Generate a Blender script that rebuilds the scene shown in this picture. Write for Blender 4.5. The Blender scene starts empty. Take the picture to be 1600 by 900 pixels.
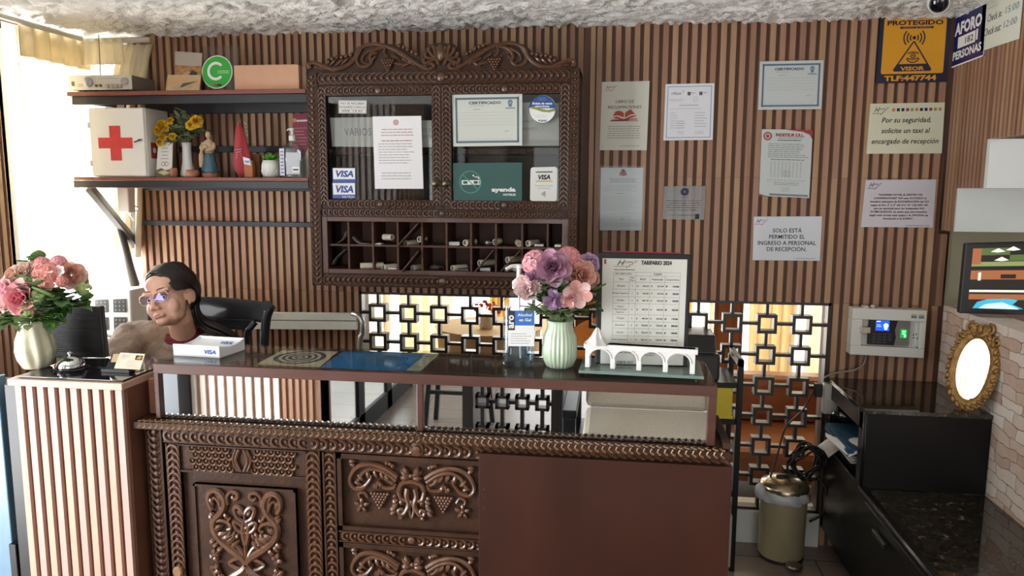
import bpy, bmesh, math, random
from math import sin, cos, pi, radians, sqrt, atan2, tan
from mathutils import Vector, Matrix
V = Vector
S = bpy.context.scene
COL = S.collection
rnd = random.Random(7)

# ---------------------------------------------------------------- camera, world, light, exposure
FPX = 1160.0; YAW = 0.136; PIT = 0.1334; ROL = 0.0053
CAM = V((0, -3.35, 1.6))
CF = V((-sin(YAW)*cos(PIT), cos(YAW)*cos(PIT), -sin(PIT)))
_r0 = V((cos(YAW), sin(YAW), 0)); _u0 = _r0.cross(CF)
CR = _r0*cos(ROL) + _u0*sin(ROL); CU = -_r0*sin(ROL) + _u0*cos(ROL)
cd = bpy.data.cameras.new('camera'); cam = bpy.data.objects.new('camera', cd); COL.objects.link(cam)
cam.matrix_world = Matrix(((CR.x, CU.x, -CF.x, CAM.x), (CR.y, CU.y, -CF.y, CAM.y), (CR.z, CU.z, -CF.z, CAM.z), (0, 0, 0, 1)))
cd.sensor_width = 36; cd.lens = 36*FPX/1600; cd.clip_start = 0.05
S.camera = cam
S.view_settings.view_transform = 'Standard'
try: S.view_settings.look = 'None'
except Exception: pass
S.view_settings.use_curve_mapping = False
S.view_settings.gamma = 1
S.view_settings.exposure = 0.08
try:
    S.cycles.use_denoising = True; S.cycles.max_bounces = 8; S.cycles.transparent_max_bounces = 16
    S.cycles.caustics_reflective = False; S.cycles.caustics_refractive = False; S.cycles.sample_clamp_indirect = 6
except Exception: pass
w = bpy.data.worlds.new('daylight'); S.world = w; w.use_nodes = True
w.node_tree.nodes['Background'].inputs[0].default_value = (0.97, 0.985, 1, 1)
w.node_tree.nodes['Background'].inputs[1].default_value = 2.2
def area(name, loc, aim, sx, sy, power, col=(1, 1, 1)):
    l = bpy.data.lights.new(name, 'AREA'); l.shape = 'RECTANGLE'; l.size = sx; l.size_y = sy; l.energy = power; l.color = col
    o = bpy.data.objects.new(name, l); COL.objects.link(o); o.location = loc
    o.rotation_euler = (V(aim)-V(loc)).to_track_quat('-Z', 'Y').to_euler()
    return o
area('window_daylight', (-2.95, -0.30, 1.25), (-1.6, -0.5, 1.45), 1.1, 1.6, 185, (1, 0.97, 0.92))
area('added_lobby_window_light', (-3.0, -2.65, 1.0), (0, -2.0, 1.35), 1.5, 1.9, 150, (0.98, 0.985, 1))  # added source, brightens the desk front and the lobby slats
area('glass_door_daylight', (-2.2, -4.6, 1.2), (0, -3.8, 1.3), 2.0, 1.9, 45, (0.97, 0.98, 1))
area('rear_room_daylight', (0.2, 3.4, 1.2), (0.2, 0, 1.0), 4.0, 2.2, 260, (1, 0.94, 0.84))
area('added_rear_fill', (0.4, -8.6, 1.0), (0, -3, 1.7), 3.2, 1.8, 42, (1, 0.98, 0.95))  # added fill light outside an unseen rear opening

# ---------------------------------------------------------------- photo ray helpers
def ray(px, py): return CF + CR*((px-800)/FPX) - CU*((py-450)/FPX)
def Py(px, py, y): d = ray(px, py); return CAM + d*((y-CAM.y)/d.y)
def Px(px, py, x): d = ray(px, py); return CAM + d*((x-CAM.x)/d.x)
def Pz(px, py, z): d = ray(px, py); return CAM + d*((z-CAM.z)/d.z)

# ---------------------------------------------------------------- materials
def lin(c):
    if isinstance(c, str): c = tuple(int(c[i:i+2], 16)/255 for i in (0, 2, 4))
    return tuple(x/12.92 if x <= 0.04045 else ((x+0.055)/1.055)**2.4 for x in c)
MATS = {}
def mat(name, col, rough=0.5, metal=0.0, var=0.0, scale=12.0, bump=0.0, bscale=None, spec=0.5, emit=0.0, stretch=None, coat=0.0, sss=0.0, alpha=1.0, trans=0.0, sheen=0.0):
    if name in MATS: return MATS[name]
    m = bpy.data.materials.new(name); m.use_nodes = True; MATS[name] = m
    nt = m.node_tree; b = nt.nodes['Principled BSDF']; c = lin(col)
    b.inputs['Base Color'].default_value = (*c, 1); b.inputs['Roughness'].default_value = rough
    b.inputs['Metallic'].default_value = metal; b.inputs['Specular IOR Level'].default_value = spec
    b.inputs['Coat Weight'].default_value = coat; b.inputs['Coat Roughness'].default_value = 0.08
    if sheen: b.inputs['Sheen Weight'].default_value = sheen
    if sss: b.inputs['Subsurface Weight'].default_value = sss; b.inputs['Subsurface Scale'].default_value = 0.01
    if alpha < 1: b.inputs['Alpha'].default_value = alpha
    if trans: b.inputs['Transmission Weight'].default_value = trans; b.inputs['IOR'].default_value = 1.33
    if emit: b.inputs['Emission Color'].default_value = (*c, 1); b.inputs['Emission Strength'].default_value = emit
    if var or bump:
        tc = nt.nodes.new('ShaderNodeTexCoord'); mp = nt.nodes.new('ShaderNodeMapping'); nt.links.new(tc.outputs['Object'], mp.inputs[0])
        if stretch: mp.inputs['Scale'].default_value = stretch
        nz = nt.nodes.new('ShaderNodeTexNoise'); nz.inputs['Scale'].default_value = scale; nz.inputs['Detail'].default_value = 5
        nt.links.new(mp.outputs[0], nz.inputs[0])
        if var:
            cr = nt.nodes.new('ShaderNodeValToRGB')
            cr.color_ramp.elements[0].position = 0.3; cr.color_ramp.elements[1].position = 0.7
            cr.color_ramp.elements[0].color = (*[x*(1-var) for x in c], 1); cr.color_ramp.elements[1].color = (*[min(1, x*(1+var)) for x in c], 1)
            nt.links.new(nz.outputs[0], cr.inputs[0]); nt.links.new(cr.outputs[0], b.inputs['Base Color'])
        if bump:
            n2 = nz
            if bscale:
                n2 = nt.nodes.new('ShaderNodeTexNoise'); n2.inputs['Scale'].default_value = bscale; n2.inputs['Detail'].default_value = 4; nt.links.new(mp.outputs[0], n2.inputs[0])
            bp = nt.nodes.new('ShaderNodeBump'); bp.inputs['Strength'].default_value = bump; bp.inputs['Distance'].default_value = 0.01
            nt.links.new(n2.outputs[0], bp.inputs['Height']); nt.links.new(bp.outputs[0], b.inputs['Normal'])
    return m
def glassmat(name, tint=(1, 1, 1), refl=0.1, rough=0.02, k=0.85):
    if name in MATS: return MATS[name]
    m = bpy.data.materials.new(name); m.use_nodes = True; MATS[name] = m; nt = m.node_tree; nt.nodes.clear()
    o = nt.nodes.new('ShaderNodeOutputMaterial'); mx = nt.nodes.new('ShaderNodeMixShader'); t = nt.nodes.new('ShaderNodeBsdfTransparent'); g = nt.nodes.new('ShaderNodeBsdfGlossy')
    lw = nt.nodes.new('ShaderNodeLayerWeight'); lw.inputs[0].default_value = 0.5; pw_ = nt.nodes.new('ShaderNodeMath'); pw_.operation = 'POWER'; pw_.inputs[1].default_value = 4.5
    ma = nt.nodes.new('ShaderNodeMath'); ma.operation = 'MULTIPLY_ADD'; ma.inputs[1].default_value = k; ma.inputs[2].default_value = refl; ma.use_clamp = True
    nt.links.new(lw.outputs['Facing'], pw_.inputs[0]); nt.links.new(pw_.outputs[0], ma.inputs[0]); t.inputs[0].default_value = (*tint, 1); g.inputs['Roughness'].default_value = rough
    nt.links.new(ma.outputs[0], mx.inputs[0]); nt.links.new(t.outputs[0], mx.inputs[1]); nt.links.new(g.outputs[0], mx.inputs[2]); nt.links.new(mx.outputs[0], o.inputs[0])
    return m
def clothmat(name, col, trans=0.5, var=0.06):
    if name in MATS: return MATS[name]
    m = mat(name, col, 0.9, var=var, scale=30); nt = m.node_tree; b = nt.nodes['Principled BSDF']; o = nt.nodes['Material Output']
    t = nt.nodes.new('ShaderNodeBsdfTranslucent'); t.inputs[0].default_value = (*lin(col), 1); mx = nt.nodes.new('ShaderNodeMixShader'); mx.inputs[0].default_value = trans
    nt.links.new(b.outputs[0], mx.inputs[1]); nt.links.new(t.outputs[0], mx.inputs[2]); nt.links.new(mx.outputs[0], o.inputs[0])
    return m

# ---------------------------------------------------------------- mesh builder
OFF = {}
class MB:
    def __init__(s): s.v = []; s.f = []; s.mi = []; s.cur = 0
    def add(s, vs, fs):
        n = len(s.v); s.v += [tuple(p) for p in vs]; s.f += [tuple(i+n for i in f) for f in fs]; s.mi += [s.cur]*len(fs); return s
    def box(s, a, b):
        x0, y0, z0 = [min(p, q) for p, q in zip(a, b)]; x1, y1, z1 = [max(p, q) for p, q in zip(a, b)]
        return s.add([(x0, y0, z0), (x1, y0, z0), (x1, y1, z0), (x0, y1, z0), (x0, y0, z1), (x1, y0, z1), (x1, y1, z1), (x0, y1, z1)],
                     [(0, 3, 2, 1), (4, 5, 6, 7), (0, 1, 5, 4), (1, 2, 6, 5), (2, 3, 7, 6), (3, 0, 4, 7)])
    def hexa(s, q, d):
        """four corner points and a depth vector"""
        q = [V(p) for p in q]; d = V(d); vs = q+[p+d for p in q]
        nrm = (q[1]-q[0]).cross(q[2]-q[1]); fs = [(0, 1, 2, 3), (7, 6, 5, 4), (0, 4, 5, 1), (1, 5, 6, 2), (2, 6, 7, 3), (3, 7, 4, 0)]
        if nrm.dot(d) > 0: fs = [tuple(reversed(f)) for f in fs]
        return s.add(vs, fs)
    def beam(s, p, q, wx, wy, up=(0, 0, 1)):
        p = V(p); q = V(q); t = (q-p).normalized(); u = V(up)
        if abs(t.dot(u)) > 0.95: u = V((0, 1, 0))
        a = t.cross(u).normalized()*wx/2; b = a.cross(t).normalized()*wy/2
        return s.hexa([p-a-b, p+a-b, p+a+b, p-a+b], q-p)
    def tube(s, pts, r, n=8, cap=True, flat=None):
        pts = [V(p) for p in pts]; m = len(pts); rs = r if isinstance(r, (list, tuple)) else [r]*m
        if m < 2: return s
        prev = None; vs = []; fs = []
        for i, p in enumerate(pts):
            t = (pts[min(i+1, m-1)]-pts[max(i-1, 0)])
            t = t.normalized() if t.length > 1e-9 else V((0, 0, 1))
            if flat is not None: a = V(flat) - t*t.dot(V(flat))
            elif prev is None: a = t.cross(V((0, 0, 1)) if abs(t.z) < 0.9 else V((1, 0, 0)))
            else: a = prev - t*prev.dot(t)
            a = a.normalized() if a.length > 1e-9 else t.orthogonal().normalized()
            prev = a; b = t.cross(a)
            for k in range(n):
                an = 2*pi*k/n; vs.append(p+(a*cos(an)+b*sin(an))*rs[i])
        for i in range(m-1):
            for k in range(n): k2 = (k+1) % n; fs.append((i*n+k, i*n+k2, (i+1)*n+k2, (i+1)*n+k))
        if cap: fs += [tuple(reversed(range(n))), tuple(range((m-1)*n, m*n))]
        return s.add(vs, fs)
    def cyl(s, p, q, r, r2=None, n=20): return s.tube([p, q], [r, r if r2 is None else r2], n)
    def lathe(s, c, prof, n=28, axis=(0, 0, 1), mod=None, cap=True):
        c = V(c); az = V(axis).normalized(); ax = V((1, 0, 0)) if abs(az.x) < 0.9 else V((0, 1, 0))
        ax = (ax-az*ax.dot(az)).normalized(); ay = az.cross(ax); vs = []; fs = []; m = len(prof)
        for i, (r, z) in enumerate(prof):
            for k in range(n):
                an = 2*pi*k/n; rr = r*(mod(an, i, z) if mod else 1); vs.append(c+ax*rr*cos(an)+ay*rr*sin(an)+az*z)
        for i in range(m-1):
            for k in range(n): k2 = (k+1) % n; fs.append((i*n+k, i*n+k2, (i+1)*n+k2, (i+1)*n+k))
        if cap: fs += [tuple(reversed(range(n))), tuple(range((m-1)*n, m*n))]
        return s.add(vs, fs)
    def ball(s, c, r, nu=10, nv=7, rot=None):
        c = V(c); r = V((r, r, r)) if not hasattr(r, '__len__') else V(r); vs = [V((0, 0, 1))]; fs = []
        for i in range(1, nv):
            th = pi*i/nv
            for k in range(nu): vs.append(V((sin(th)*cos(2*pi*k/nu), sin(th)*sin(2*pi*k/nu), cos(th))))
        vs.append(V((0, 0, -1)))
        for k in range(nu): fs.append((0, 1+k, 1+(k+1) % nu)); fs.append((len(vs)-1, 1+(nv-2)*nu+(k+1) % nu, 1+(nv-2)*nu+k))
        for i in range(nv-2):
            for k in range(nu): k2 = (k+1) % nu; a = 1+i*nu; fs.append((a+k, a+nu+k, a+nu+k2, a+k2))
        out = []
        for p in vs:
            q = V((p.x*r.x, p.y*r.y, p.z*r.z))
            if rot is not None: q = rot @ q
            out.append(c+q)
        return s.add(out, fs)
    def prism(s, poly, o, ex, ey, d):
        """2-D polygon in frame (o,ex,ey) pushed along d"""
        o = V(o); ex = V(ex); ey = V(ey); d = V(d); n = len(poly); q = [o+ex*x+ey*y for x, y in poly]
        sgn = sum(poly[i][0]*poly[(i+1) % n][1]-poly[(i+1) % n][0]*poly[i][1] for i in range(n))
        flip = (sgn > 0) == (ex.cross(ey).dot(d) > 0)
        fs = [tuple(range(n)), tuple(range(2*n-1, n-1, -1))]+[(i, n+i, n+(i+1) % n, (i+1) % n) for i in range(n)]
        if flip: fs = [tuple(reversed(f)) for f in fs]
        return s.add(q+[p+d for p in q], fs)
    def grid(s, fn, nu, nv):
        vs = [fn(i/nu, j/nv) for j in range(nv+1) for i in range(nu+1)]
        return s.add(vs, [(j*(nu+1)+i, j*(nu+1)+i+1, (j+1)*(nu+1)+i+1, (j+1)*(nu+1)+i) for j in range(nv) for i in range(nu)])
    def build(s, name, m, parent=None, smooth=False, bevel=0, solid=0, origin=None, kind=None, label=None, sub=0, autos=None, merge=False):
        off = V((0, 0, 0))
        if parent is not None: off = OFF.get(parent.name, off)
        elif origin is not None: off = V(origin)
        elif s.v:
            xs = [p[0] for p in s.v]; ys = [p[1] for p in s.v]; off = V(((min(xs)+max(xs))/2, (min(ys)+max(ys))/2, min(p[2] for p in s.v)))
        me = bpy.data.meshes.new(name); me.from_pydata([(p[0]-off.x, p[1]-off.y, p[2]-off.z) for p in s.v], [], s.f)
        ms = m if isinstance(m, (list, tuple)) else [m]
        for x in ms: me.materials.append(x)
        if len(ms) > 1: me.polygons.foreach_set('material_index', s.mi)
        if smooth: me.polygons.foreach_set('use_smooth', [True]*len(s.f))
        if merge:
            bm = bmesh.new(); bm.from_mesh(me); bmesh.ops.remove_doubles(bm, verts=bm.verts, dist=1e-5); bm.to_mesh(me); bm.free()
        if autos is not None:
            me.polygons.foreach_set('use_smooth', [True]*len(me.polygons)); me.set_sharp_from_angle(angle=radians(autos))
        o = bpy.data.objects.new(name, me); COL.objects.link(o)
        if parent is not None: o.parent = parent; OFF[o.name] = off
        else: o.location = off; OFF[o.name] = off
        if solid: md = o.modifiers.new('thickness', 'SOLIDIFY'); md.thickness = solid; md.offset = 0
        if bevel: md = o.modifiers.new('bevel', 'BEVEL'); md.width = bevel; md.segments = 2; md.limit_method = 'ANGLE'; md.angle_limit = radians(40)
        if sub: md = o.modifiers.new('smooth', 'SUBSURF'); md.levels = sub; md.render_levels = sub
        if kind: o['kind'] = kind
        if label: o['label'] = label
        return o
def tag(o, label, cat, group=None):
    o['label'] = label; o['category'] = cat
    if group: o['group'] = group
    return o
def thing(name, label, cat, loc=(0, 0, 0), rotz=0.0, group=None, local=False):
    """an Empty at the thing's base; parts are given in world coordinates unless local"""
    o = bpy.data.objects.new(name, None); COL.objects.link(o); o.empty_display_size = 0.05
    o.location = loc; o.rotation_euler = (0, 0, rotz); tag(o, label, cat, group)
    OFF[o.name] = V((0, 0, 0)) if local else V(loc)
    return o
def dup(root, loc=None, rotz=None, label=None, group=None):
    r = root.copy(); COL.objects.link(r)
    if loc is not None: r.location = loc
    if rotz is not None: r.rotation_euler[2] = rotz
    if label: r['label'] = label
    if group: r['group'] = group
    for ch in list(root.children):
        c = ch.copy(); COL.objects.link(c); c.parent = r
        for g in list(ch.children):
            d = g.copy(); COL.objects.link(d); d.parent = c
    return r
def catmull(pts, n=6):
    pts = [V(p) for p in pts]; out = []
    for i in range(len(pts)-1):
        a = pts[max(i-1, 0)]; b = pts[i]; c = pts[i+1]; d = pts[min(i+2, len(pts)-1)]
        for k in range(n):
            t = k/n; out.append(0.5*((2*b)+(c-a)*t+(2*a-5*b+4*c-d)*t*t+(3*b-a-3*c+d)*t**3))
    return out+[pts[-1]]
def lerp(a, b, t): return a+(b-a)*t

# ---------------------------------------------------------------- lettering
_TC = {}
def glyphs(txt, bold=0.0, shear=0.0):
    k = (txt, bold, shear)
    if k not in _TC:
        c = bpy.data.curves.new('lettering', 'FONT'); c.body = txt; c.size = 1; c.align_x = 'LEFT'; c.resolution_u = 2; c.offset = bold; c.shear = shear
        o = bpy.data.objects.new('lettering', c); COL.objects.link(o); bpy.context.view_layer.update()
        me = o.to_mesh(); vs = [(v.co.x, v.co.y) for v in me.vertices]; fs = [tuple(p.vertices) for p in me.polygons]; o.to_mesh_clear()
        bpy.data.objects.remove(o); bpy.data.curves.remove(c)
        if vs: x0 = min(v[0] for v in vs); x1 = max(v[0] for v in vs)
        else: x0 = x1 = 0
        _TC[k] = ([(x-x0, y) for x, y in vs], fs, x1-x0)
    return _TC[k]
class Sheet:
    """a flat sheet given by its four corner points tl,tr,br,bl; (u,v) run right and down 0..1"""
    def __init__(s, tl, tr, br, bl, n=None):
        s.tl, s.tr, s.br, s.bl = [V(p) for p in (tl, tr, br, bl)]
        s.w = ((s.tr-s.tl).length+(s.br-s.bl).length)/2; s.h = ((s.bl-s.tl).length+(s.br-s.tr).length)/2
        nn = (s.bl-s.tl).cross(s.tr-s.tl).normalized()
        s.n = nn if n is None else V(n); s.parts = {}
    def at(s, u, v, lift=0.0): return s.tl*(1-u)*(1-v)+s.tr*u*(1-v)+s.br*u*v+s.bl*(1-u)*v+s.n*lift
    def mb(s, key): return s.parts.setdefault(key, MB())
    def text(s, key, txt, u, v, h, align='c', wfit=None, bold=0.0, shear=0.0, lift=0.0008, rot=0.0):
        """h = capital height as share of sheet height, v = baseline"""
        vs, fs, wd = glyphs(txt, bold, shear)
        sc = h*s.h/0.70; sx = sc
        if wfit: sx = wfit*s.w/max(wd, 1e-6)
        x0 = {'c': -wd*sx/2, 'l': 0, 'r': -wd*sx}[align]
        pts = []
        for x, y in vs:
            a = x0+x*sx; b = y*sc
            if rot: a, b = a*cos(rot)-b*sin(rot), a*sin(rot)+b*cos(rot)
            pts.append(s.at(u+a/s.w, v-b/s.h, lift))
        if fs and pts:
            f = fs[0]; nr = (pts[f[1]]-pts[f[0]]).cross(pts[f[2]]-pts[f[0]])
        s.mb(key).add(pts, fs); return s
    def rect(s, key, u0, v0, u1, v1, lift=0.0005): s.mb(key).add([s.at(u0, v1, lift), s.at(u1, v1, lift), s.at(u1, v0, lift), s.at(u0, v0, lift)], [(0, 1, 2, 3)]); return s
    def poly(s, key, pts, lift=0.0005): s.mb(key).add([s.at(u, v, lift) for u, v in pts], [tuple(range(len(pts)))]); return s
    def disc(s, key, u, v, r, r0=0.0, a0=0, a1=2*pi, n=28, lift=0.0006):
        """r in share of sheet width"""
        k = s.w/s.h; P = []
        o = [(u+r*cos(a0+(a1-a0)*i/n), v-k*r*sin(a0+(a1-a0)*i/n)) for i in range(n+1)]
        if r0 <= 0: return s.poly(key, o, lift)
        q = [(u+r0*cos(a0+(a1-a0)*i/n), v-k*r0*sin(a0+(a1-a0)*i/n)) for i in range(n+1)]
        vs = [s.at(*p, lift) for p in o]+[s.at(*p, lift) for p in q]
        s.mb(key).add(vs, [(i, i+1, n+2+i, n+1+i) for i in range(n)]); return s
    def frame(s, key, m, t, lift=0.0006):
        k = s.w/s.h
        s.rect(key, m, m*k, 1-m, (m+t)*k, lift).rect(key, m, 1-(m+t)*k, 1-m, 1-m*k, lift).rect(key, m, m*k, m+t, 1-m*k, lift).rect(key, 1-m-t, m*k, 1-m, 1-m*k, lift); return s
    def lines(s, key, u0, u1, v0, v1, n, th=0.35, seed=1, ragged=0.25, words=True, lift=0.0006, center=False):
        """small print too fine to read: rows of word-length dashes"""
        r = random.Random(seed); dv = (v1-v0)/n
        for i in range(n):
            v = v0+dv*(i+0.5); t = dv*th*0.33; L = (u1-u0)*(1-ragged*r.random()); a = u0+((u1-u0-L)/2 if center else 0); e = a+L
            while a < e-0.004:
                b = min(e, a+(u1-u0)*r.uniform(0.05, 0.16)) if words else e
                s.rect(key, a, v-t, b, v+t, lift); a = b+(u1-u0)*0.018
        return s
    def back(s, thick=0.002, pad=0.0):
        b = MB(); q = [s.at(-pad, 1+pad), s.at(1+pad, 1+pad), s.at(1+pad, -pad), s.at(-pad, -pad)]; b.hexa(q, -s.n*thick); return b
def sign(name, label, cat, corners, base, inks, draw, thick=0.002, group=None, part='sheet', n=None, basem=None):
    """a printed sheet as one thing: sheet plus lettering/emblem parts. inks: key -> (part name, material)"""
    sh = Sheet(*corners, n=n); draw(sh)
    c = (sh.bl+sh.br)/2
    t = thing(name, label, cat, c, group=group)
    sh.back(thick).build(part, base, t)
    for k, mb in sh.parts.items():
        pn, m = inks[k]; mb.build(pn, m, t)
    return t
# ---------------------------------------------------------------- room shell
from mathutils import noise as mnoise
WX0, WX1, CEIL = -2.55, 1.40, 2.315
M_slat = [mat('slat_tan', 'a58263', 0.45, var=0.10, scale=6, stretch=(14, 14, 0.6)), mat('slat_rose', '9c765f', 0.45, var=0.10, scale=6, stretch=(14, 14, 0.6)),
          mat('slat_brown', '936d55', 0.45, var=0.12, scale=6, stretch=(14, 14, 0.6)), mat('slat_groove', '634433', 0.6, var=0.1, scale=8, stretch=(10, 10, 0.6))]
M_white = mat('white_paint', 'd8dbd8', 0.6, var=0.03, scale=5)
M_plaster = mat('rough_plaster', 'efeee9', 0.9, var=0.05, scale=9, bump=0.5, bscale=120)
M_black = mat('black_paint', '15161a', 0.35, var=0.2, scale=20)
M_green = mat('olive_paint', '8e8770', 0.7, var=0.05)
def slats(mb, o, ex, n, u1, z0, z1, pitch=0.0372, duty=0.57, depth=0.013, seed=0, wide=0.0, seams=()):
    """vertical slats on a plane: o at floor, ex along, n outward; front face of slats lies on the plane"""
    o = V(o); ex = V(ex); n = V(n); r = random.Random(seed); U = V((0, 0, 1))
    mb.cur = 3; mb.hexa([o-n*depth+U*z0, o-n*depth+ex*u1+U*z0, o-n*depth+ex*u1+U*z1, o-n*depth+U*z1], -n*0.03)
    u = pitch*(1-duty)/2; k = r.randrange(3); seg = [z0]+sorted(z for z in seams if z0 < z < z1)+[z1]
    while u+pitch*duty <= u1+1e-4:
        for a, b in zip(seg, seg[1:]):
            mb.cur = [0, 1, 0, 2, 1][(k+r.randrange(2)+int(a*10)) % 5]; w_ = pitch*duty
            mb.hexa([o+ex*u+U*a, o+ex*(u+w_)+U*a, o+ex*(u+w_)+U*(b-0.0012), o+ex*u+U*(b-0.0012)], -n*depth)
        u += pitch; k += 1
# floor
M_floor = mat('floor_tile', '7d6f66', 0.32, var=0.12, scale=3, stretch=(1, 6, 1))
def tilefloor(m):
    nt = m.node_tree; b = nt.nodes['Principled BSDF']; src = b.inputs['Base Color'].links[0].from_socket
    tc = nt.nodes.new('ShaderNodeTexCoord'); br = nt.nodes.new('ShaderNodeTexBrick'); br.inputs['Scale'].default_value = 1.0
    br.inputs['Mortar Size'].default_value = 0.004; br.inputs['Brick Width'].default_value = 0.9; br.inputs['Row Height'].default_value = 0.3
    br.inputs['Mortar'].default_value = (0.03, 0.025, 0.02, 1); nt.links.new(tc.outputs['Object'], br.inputs['Vector'])
    nt.links.new(src, br.inputs['Color1']); nt.links.new(src, br.inputs['Color2']); nt.links.new(br.outputs['Color'], b.inputs['Base Color'])
tilefloor(M_floor)
MB().box((-2.6, -8.2, -0.05), (2.6, 3.1, 0)).build('floor', M_floor, kind='structure')
# ceiling, heavy trowelled plaster
def ceil_z(x, y):
    p = V((x*9+3, y*20, 0)); q = V((x*3, y*5, 2))
    wv = V((mnoise.noise(q)*1.6, mnoise.noise(q+V((9, 4, 1)))*1.6, 0))
    a = 1-abs(mnoise.noise(p*0.9+wv)); b = 1-abs(mnoise.noise(p*2.1+wv*1.5+V((5, 5, 5)))); c = mnoise.noise(p*5)
    return -(a*a*0.028+b*b*0.018+c*0.008)+0.018
cm = MB()
NX, NY = 420, 220
cm.grid(lambda u, v: (lerp(-2.62, 1.5, u), lerp(-2.6, 0.06, v), CEIL+ceil_z(lerp(-2.62, 1.5, u), lerp(-2.6, 0.06, v))), NX, NY)
cm.box((-2.62, -8.2, CEIL+0.03), (2.6, 0.1, CEIL+0.1)); cm.box((-2.62, -8.2, CEIL-0.01), (2.6, -2.6, CEIL+0.03)); cm.box((1.5, -2.6, CEIL-0.01), (2.6, 0.1, CEIL+0.03))
cm.build('ceiling', M_plaster, smooth=True, kind='structure')
# back wall
OX0, OX1, OZ0, OZ1 = -1.19, 0.945, 0.15, 1.112
wb = MB()
slats(wb, (-2.30, 0, 0), (1, 0, 0), (0, -1, 0), 2.182, OZ1, CEIL+0.02, seed=1)
slats(wb, (-2.30, 0, 0), (1, 0, 0), (0, -1, 0), OX0+2.30, 0, OZ1, seed=1)
slats(wb, (-0.10, 0, 0), (1, 0, 0), (0, -1, 0), 1.46, OZ1, CEIL+0.02, pitch=0.0402, seed=2, seams=(1.652,))
slats(wb, (OX1, 0, 0), (1, 0, 0), (0, -1, 0), WX1-OX1+0.005, 0, OZ1, pitch=0.0402, seed=3)
slats(wb, (1.36, 0, 0), (1, 0, 0), (0, -1, 0), WX1-1.36, OZ1, 1.42, pitch=0.0402, seed=9)
wb.cur = 0; wb.box((-0.118, -0.004, OZ1), (-0.098, 0.02, CEIL+0.02))
wb.cur = 3; wb.box((-2.30, 0.05, 0), (OX0, 0.14, CEIL+0.05)); wb.box((OX0, 0.05, OZ1), (OX1, 0.14, CEIL+0.05)); wb.box((OX1, 0.05, 0), (2.4, 0.14, CEIL+0.05))
wb.build('wall_back', M_slat, kind='structure')
sl = MB().box((OX0, -0.02, 0), (OX1, 0.14, OZ0)); sl.build('trim_1', M_white, kind='structure')
# strip of wall with the small window beside the corner
MB().box((-2.62, 0.0, 0), (-2.30, 0.14, 0.95)).box((-2.62, 0, 2.25), (-2.30, 0.14, CEIL+0.05)).build('wall_back_left', M_white, kind='structure')
M_winframe = mat('window_frame_white', 'e4e4e0', 0.5)
def window(name, boxes): MB_ = MB(); [MB_.box(a, b) for a, b in boxes]; return MB_.build(name, M_winframe, kind='structure')
window('window_2', [((-2.56, 0.05, 0.95), (-2.53, 0.1, 2.25)), ((-2.33, 0.05, 0.95), (-2.30, 0.1, 2.25)), ((-2.56, 0.05, 0.95), (-2.3, 0.1, 0.98)), ((-2.56, 0.05, 2.22), (-2.3, 0.1, 2.25))])
# left wall: window between y=-0.47 and the corner, slats nearer the camera, unseen lobby window added for light
wl = MB()
slats(wl, (WX0, -2.0, 0), (0, 1, 0), (1, 0, 0), 1.53, 0, CEIL+0.02, seed=5)
wl.cur = 3; wl.box((-2.62, -2.0, 0), (-2.58, -0.47, CEIL+0.05)); wl.box((-2.62, -0.47, 0), (WX0, 0.0, 0.95)); wl.box((-2.62, -0.47, 2.28), (WX0, 0.0, CEIL+0.05))
wl.box((-2.62, -3.42, 2.25), (WX0, -2.0, CEIL+0.05))
wl.build('wall_left', M_slat, kind='structure')
window('window_1', [((-2.6, -0.5, 0.95), (-2.55, -0.46, 2.28)), ((-2.6, -0.03, 0.95), (-2.55, 0.0, 2.28)), ((-2.6, -0.5, 0.95), (-2.55, 0, 0.98)), ((-2.6, -0.5, 2.25), (-2.55, 0, 2.28))])
window('added_window_3', [((-2.6, -3.42, 0), (-2.55, -3.36, 2.25)), ((-2.6, -2.06, 0), (-2.55, -2.0, 2.25)), ((-2.6, -2.73, 0), (-2.55, -2.67, 2.25)), ((-2.6, -3.42, 2.2), (-2.55, -2.0, 2.25))])  # out of view, added so light reaches desk front and lobby slats
# right wall: slats with a stepped lower edge above a niche, ledge stone below
wr = MB(); RX = 1.362
for y0, z0 in ((-0.121, 1.436), (-0.35, 1.61), (-3.2, 1.79)):
    pass
slats(wr, (RX, 0, 0), (0, -1, 0), (-1, 0, 0), 0.121, 1.436, CEIL+0.02, pitch=0.0302, seed=11, depth=0.016)
slats(wr, (RX, -0.121, 0), (0, -1, 0), (-1, 0, 0), 0.229, 1.61, CEIL+0.02, pitch=0.0302, seed=12, depth=0.016)
slats(wr, (RX, -0.35, 0), (0, -1, 0), (-1, 0, 0), 2.6, 1.79, CEIL+0.02, pitch=0.0302, seed=13, depth=0.016)
wr.build('wall_right', M_slat, kind='structure')
MB().box((1.366, -0.124, 1.436), (2.2, -0.10, 1.61)).box((1.366, -0.354, 1.61), (2.2, -0.33, 1.79)).build('trim_2', M_white, kind='structure')
MB().box((1.40, -0.03, 1.115), (2.2, 0.0, 1.44)).box((1.40, -0.121, 1.437), (2.2, -0.03, 1.45)).box((2.1, -3.2, 1.1), (2.2, 0, 1.8)).build('wall_niche', M_green, kind='structure')
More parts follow.
